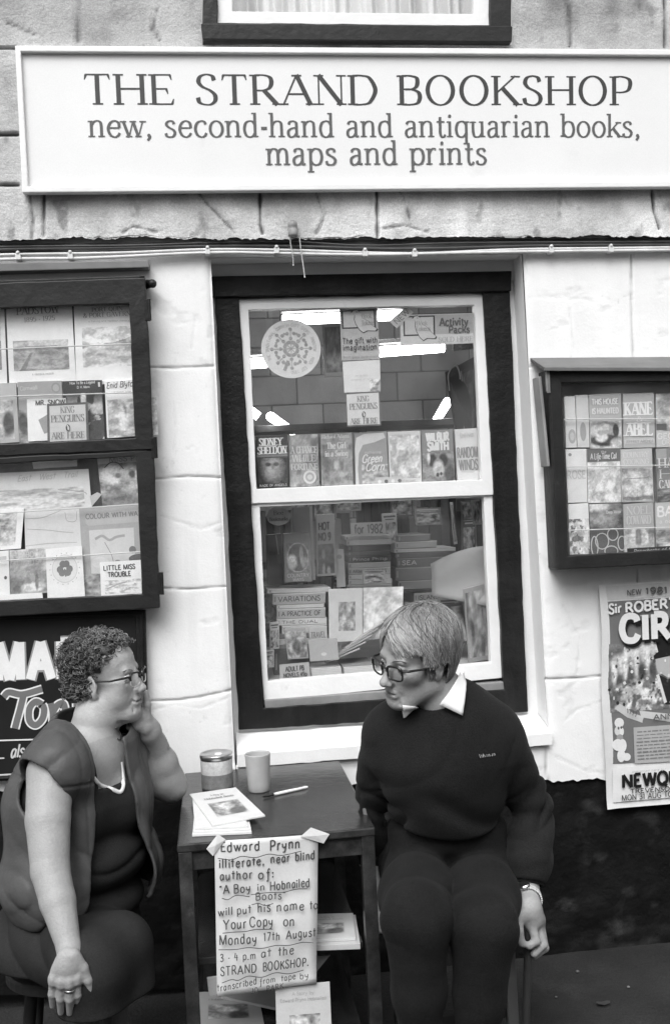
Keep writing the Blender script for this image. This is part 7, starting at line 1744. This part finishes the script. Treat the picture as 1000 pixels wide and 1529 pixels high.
# padded vest : a thick shell, open down the front
ve0 = s_union([(s_ell(wch+V(0, 0, .0), (.196, .157, .185), wb_), 0), (s_ell(wch+wf*.075+V(0, 0, -.015), (.15, .085, .10), wb_), .06), (s_ell(wbe+V(0, 0, -.02), (.225, .195, .16), wb_), .07), (s_cap(wsR+V(.03, .02, -.005), wsL+V(-.02, -.0, -.0), .074), .05), (s_cap(wnb+V(-.02, .0, -.01), wsR+V(.02, .02, .005), .072, .066), .06), (s_cap(wnb+V(.02, .02, -.01), wsL+V(-.01, 0, .005), .07, .06), .05), (s_chain([wnb+V(-.01, .0, .02), wnb+V(0, 0, -.05)], [.070, .11], .03), .04)])
whem = at(60, 1372, -.6)[2]
def vest(p):
    q = p-wch; a = q@side_w; c = q@wf; b = p[:, 2]-wch[2]
    lat = q@wb_[:, 0]
    puff = .016*ridge(np.stack([lat, b*.25, c*.4], 1), V(1, 0, 0), 17, .25, 311)**2*np.clip(.55-b*2.2, 0, 1) + .008*ridge(p, V(.8, .2, -.6), 13, .3, 317) + .004*(vn3(p, 30, 19)-.5) + .0035*(a < .02)*np.exp(-((b-.075-.12*lat)/.004)**2) + .003*np.exp(-((lat-.085+.05*b)/.004)**2)
    d = np.abs(ve0(p)+puff+.009*ridge(np.stack([lat, b*.22, c*.5], 1), V(1, .15, .1), 30, .25, 319)*np.clip(.6-b*2, .2, 1)+.005*ridge(p, V(.5, -.2, 1), 15, .25, 323)*np.clip(-b*6, 0, 1)-.006)-.0055
    # front opening, wider towards the hem
    wl0 = -.060 - .06*np.clip(-b/.25, 0, 1); wr0 = .060 + .05*np.clip(-b/.25, 0, 1)
    mid = (wl0+wr0)/2; hw_ = (wr0-wl0)/2
    op = np.maximum(np.abs(a-mid)-hw_-.01*(vn(b*14, 0, 5)-.5), .0-c)
    d = smax(d, -op, .005)
    # arm holes
    for s0, e0, rr in ((wsR+V(-.035, -.03, -.045), wsR*.2+weR*.8+V(-.02, -.05, 0), .083), (wsL+V(.05, -.02, -.05), weL+V(.05, -.02, -.03), .075)):
        d = smax(d, -s_cap(s0, e0, rr, rr*1.05)(p), .004)
    # neck
    d = smax(d, -s_cap(wH+V(.05, -.03, -.05), wnb+V(.055, -.03, .01), .058, .050)(p), .01)
    d = smax(d, whem+.03*a-p[:, 2], .012)
    d = smax(d, p[:, 2]-(wnb[2]+.045), .012)
    return d
sdf_mesh('vest', vest, wlo-.06, whi_+V(.06, .05, -.1), .0045, M_NYLON, wo_, .068)
vs_ = lambda p: np.minimum(vest(p), wall_w(p))
# bracelet, ring, pendant
def band(parent, name, c, ax, r, w, mt, n=36, th=.0015, sq=.9):
    ax = nrm(ax); e1 = nrm(np.cross(ax, V(0, 1, .2))); e2 = np.cross(ax, e1); m = MB(); vs = []
    prof = [(-w, r), (-w*.8, r+th), (w*.8, r+th), (w, r)]
    for t, rr in prof:
        for i in range(n):
            a = 2*math.pi*i/n; vs.append(c+ax*t+(e1*math.cos(a)+e2*math.sin(a)*sq)*rr)
    m.add(vs, [(j*n+i, j*n+(i+1) % n, (j+1)*n+(i+1) % n, (j+1)*n+i) for j in range(3) for i in range(n)], .3); return m.build(name, mt, parent, smooth=True)
band(wo_, 'bracelet', wwL+(weL-wwL)*.13, weL-wwL, .0335, .0065, M_DULLMETAL)
band(wo_, 'ring', kn_[2]*.55+md_[2]*.45, md_[2]-kn_[2], .0115, .003, M_METAL, 20, .001)
P_ = [hit(wall_w, x, y) for x, y in spline([(172, 1086), (179, 1096), (178, 1105), (174, 1103)], 5)]
m = MB(); m.tube([p+g*.002 for p, g in P_], .0013, 6); m.build('necklace', M_METAL, wo_, smooth=True)
# eyes, glasses, brows
for s in (-1, 1):
    c_ = wH+wM@V(s*.033*WS, .0785*WS, .002*WS); g_ = nrm(wM@V(.1, 1, -.02))
    m = MB(); m.lathe(c_, [(0, -.0125), (.007, -.0103), (.0118, -.004), (.0125, 0), (.0118, .004), (.009, .0087), (.006, .0109), (.0059, .011), (.003, .0121), (0, .0125)], 20, ink=[.6]*6+[.5, .03, .02, .02], axis=g_)
    m.build('eye', M_EYE, wo_, smooth=True)
gw = thing('glasses', wH+wM@V(0, .1, 0), 'upswept spectacles with a dark upper rim worn by the seated woman', 'glasses')
glasses(gw, wH, wM*WS, True, .0016, .047, .040, -.004)
m = MB(); rnd = random.Random(9)
for s in (-1, 1):
    for i in range(22):
        t = i/21; p = V(s*(.014+.036*t), .0945-.014*t*t, .020+.006*math.sin(t*2.6)); m.tube([wH+wM@(p*WS), wH+wM@((p+V(s*.006, -.0005, .002))*WS)], [.0009, .0004], 4, ink=.14)
m.build('eyebrows', M_HAIR, wo_)
# curls
WE, WC = V(.086, .106, .090), V(0, -.026, .048)
def w_ok(q, lim=0):
    x, y, z = q
    if y > .055: return z > .094+lim
    if y > .02: return z > .062+lim-.2*(.05-y)
    if y > -.012: return z > .022+lim
    return z > -.062+lim
sc_w = s_union([(s_ell(WC, WE*1.0), 0), (s_ell((0, -.056, -.005), (.080, .072, .066)), .02)])
def wcap(p):
    q = ((p-wH)@wM)/WS; d = sc_w(q)
    fr = np.where(q[:, 1] > .055, .112-q[:, 2], np.where(q[:, 1] > .02, .078-q[:, 2], np.where(q[:, 1] > -.012, .034-q[:, 2], -.056-q[:, 2])))
    return (smax(d, fr, .01) - .010*(fbm(q[:, 0]*60+q[:, 2]*30, q[:, 1]*60-q[:, 2]*35, 401, 3)-.35))*WS
sdf_mesh('hair_base', wcap, wH-.16, wH+.19, .0035, M_HAIR, wo_, .035)
m = MB(); cnt = 0
while cnt < 1250:
    d = nrm([rnd.gauss(0, 1), rnd.gauss(-.25, 1), rnd.gauss(.15, 1)])
    q = WC+d*WE*rnd.uniform(.98, 1.12)
    if q[2] < WC[2]: q = WC+V(d[0], d[1], 0)/max(.5, math.hypot(d[0], d[1]))*WE*rnd.uniform(.92, 1.06)+V(0, 0, d[2]*WE[2]*1.15)
    if not w_ok(q, rnd.uniform(-.008, .008)): continue
    if q[1] > .03 and q[2] > .08: q = q+V(0, .012, .008)*rnd.uniform(.3, 1.2)      # the roll of curls over the forehead
    n_ = nrm(d/WE); ax = nrm(n_*rnd.uniform(.2, 1)+V(rnd.uniform(-1, 1), rnd.uniform(-1, 1), rnd.uniform(-1, 1))*.8)
    e1 = nrm(np.cross(ax, V(.3, .5, 1))); e2 = np.cross(ax, e1); r_ = rnd.uniform(.0055, .0115); t0 = rnd.uniform(0, 6); turns = rnd.uniform(1.0, 2.0); k = max(.018, rnd.gauss(.075, .035)+(.06 if q[2] > .10 and q[1] > -.03 else 0))
    P = []
    for i in range(15):
        a = t0+turns*2*math.pi*i/14; rr = r_*(1-.35*i/14); P.append(wH+wM@((q+(e1*math.cos(a)+e2*math.sin(a))*rr+ax*(.010*(i/14-.3)))*WS))
    m.tube(P, [.0007]+[.00135]*12+[.001, .0005], 5, ink=k, flat=.8); cnt += 1
m.build('hair', M_HAIR, wo_, smooth=True)
m = MB()
for i in range(260):       # loose fine hairs at the edges
    d = nrm([rnd.gauss(0, 1), rnd.gauss(0, 1), rnd.gauss(.2, 1)]); q = WC+d*WE*1.08
    if not w_ok(q, -.006): continue
    e1 = nrm(np.cross(d, V(rnd.gauss(0, 1), rnd.gauss(0, 1), rnd.gauss(0, 1)))); P = []; a_ = rnd.uniform(.008, .02)
    for j in range(11): P.append(wH+wM@((q+d*a_*math.sin(j*.3)+e1*.011*(math.cos(j*.45)-1))*WS))
    m.tube(P, [.0006]*10+[.0002], 4, ink=max(.03, rnd.gauss(.12, .05)))
m.build('stray_hair', M_HAIR, wo_)
# her stool
SX, SY, SZ = whi[0]-.01, whi[1]+.02, whi[2]-.10
ws_ = thing('chair', V(SX, SY, 0), 'dark wooden stool under the seated woman at the left', 'stool')
m = MB(); m.lathe(V(SX, SY, SZ-.03), [(0, 0), (.140, 0), (.147, .005), (.147, .025), (.14, .03), (0, .03)], 36); m.build('seat', M_DSTOOL, ws_, smooth=False)
for k in range(4):
    a = R(45+90*k); p = V(SX+.10*math.cos(a), SY+.10*math.sin(a), SZ-.0305); q = V(SX+.15*math.cos(a), SY+.15*math.sin(a), 0); m = MB(); m.tube([p, q], [.017, .014], 10); m.build('leg', M_DSTOOL, ws_, smooth=True)
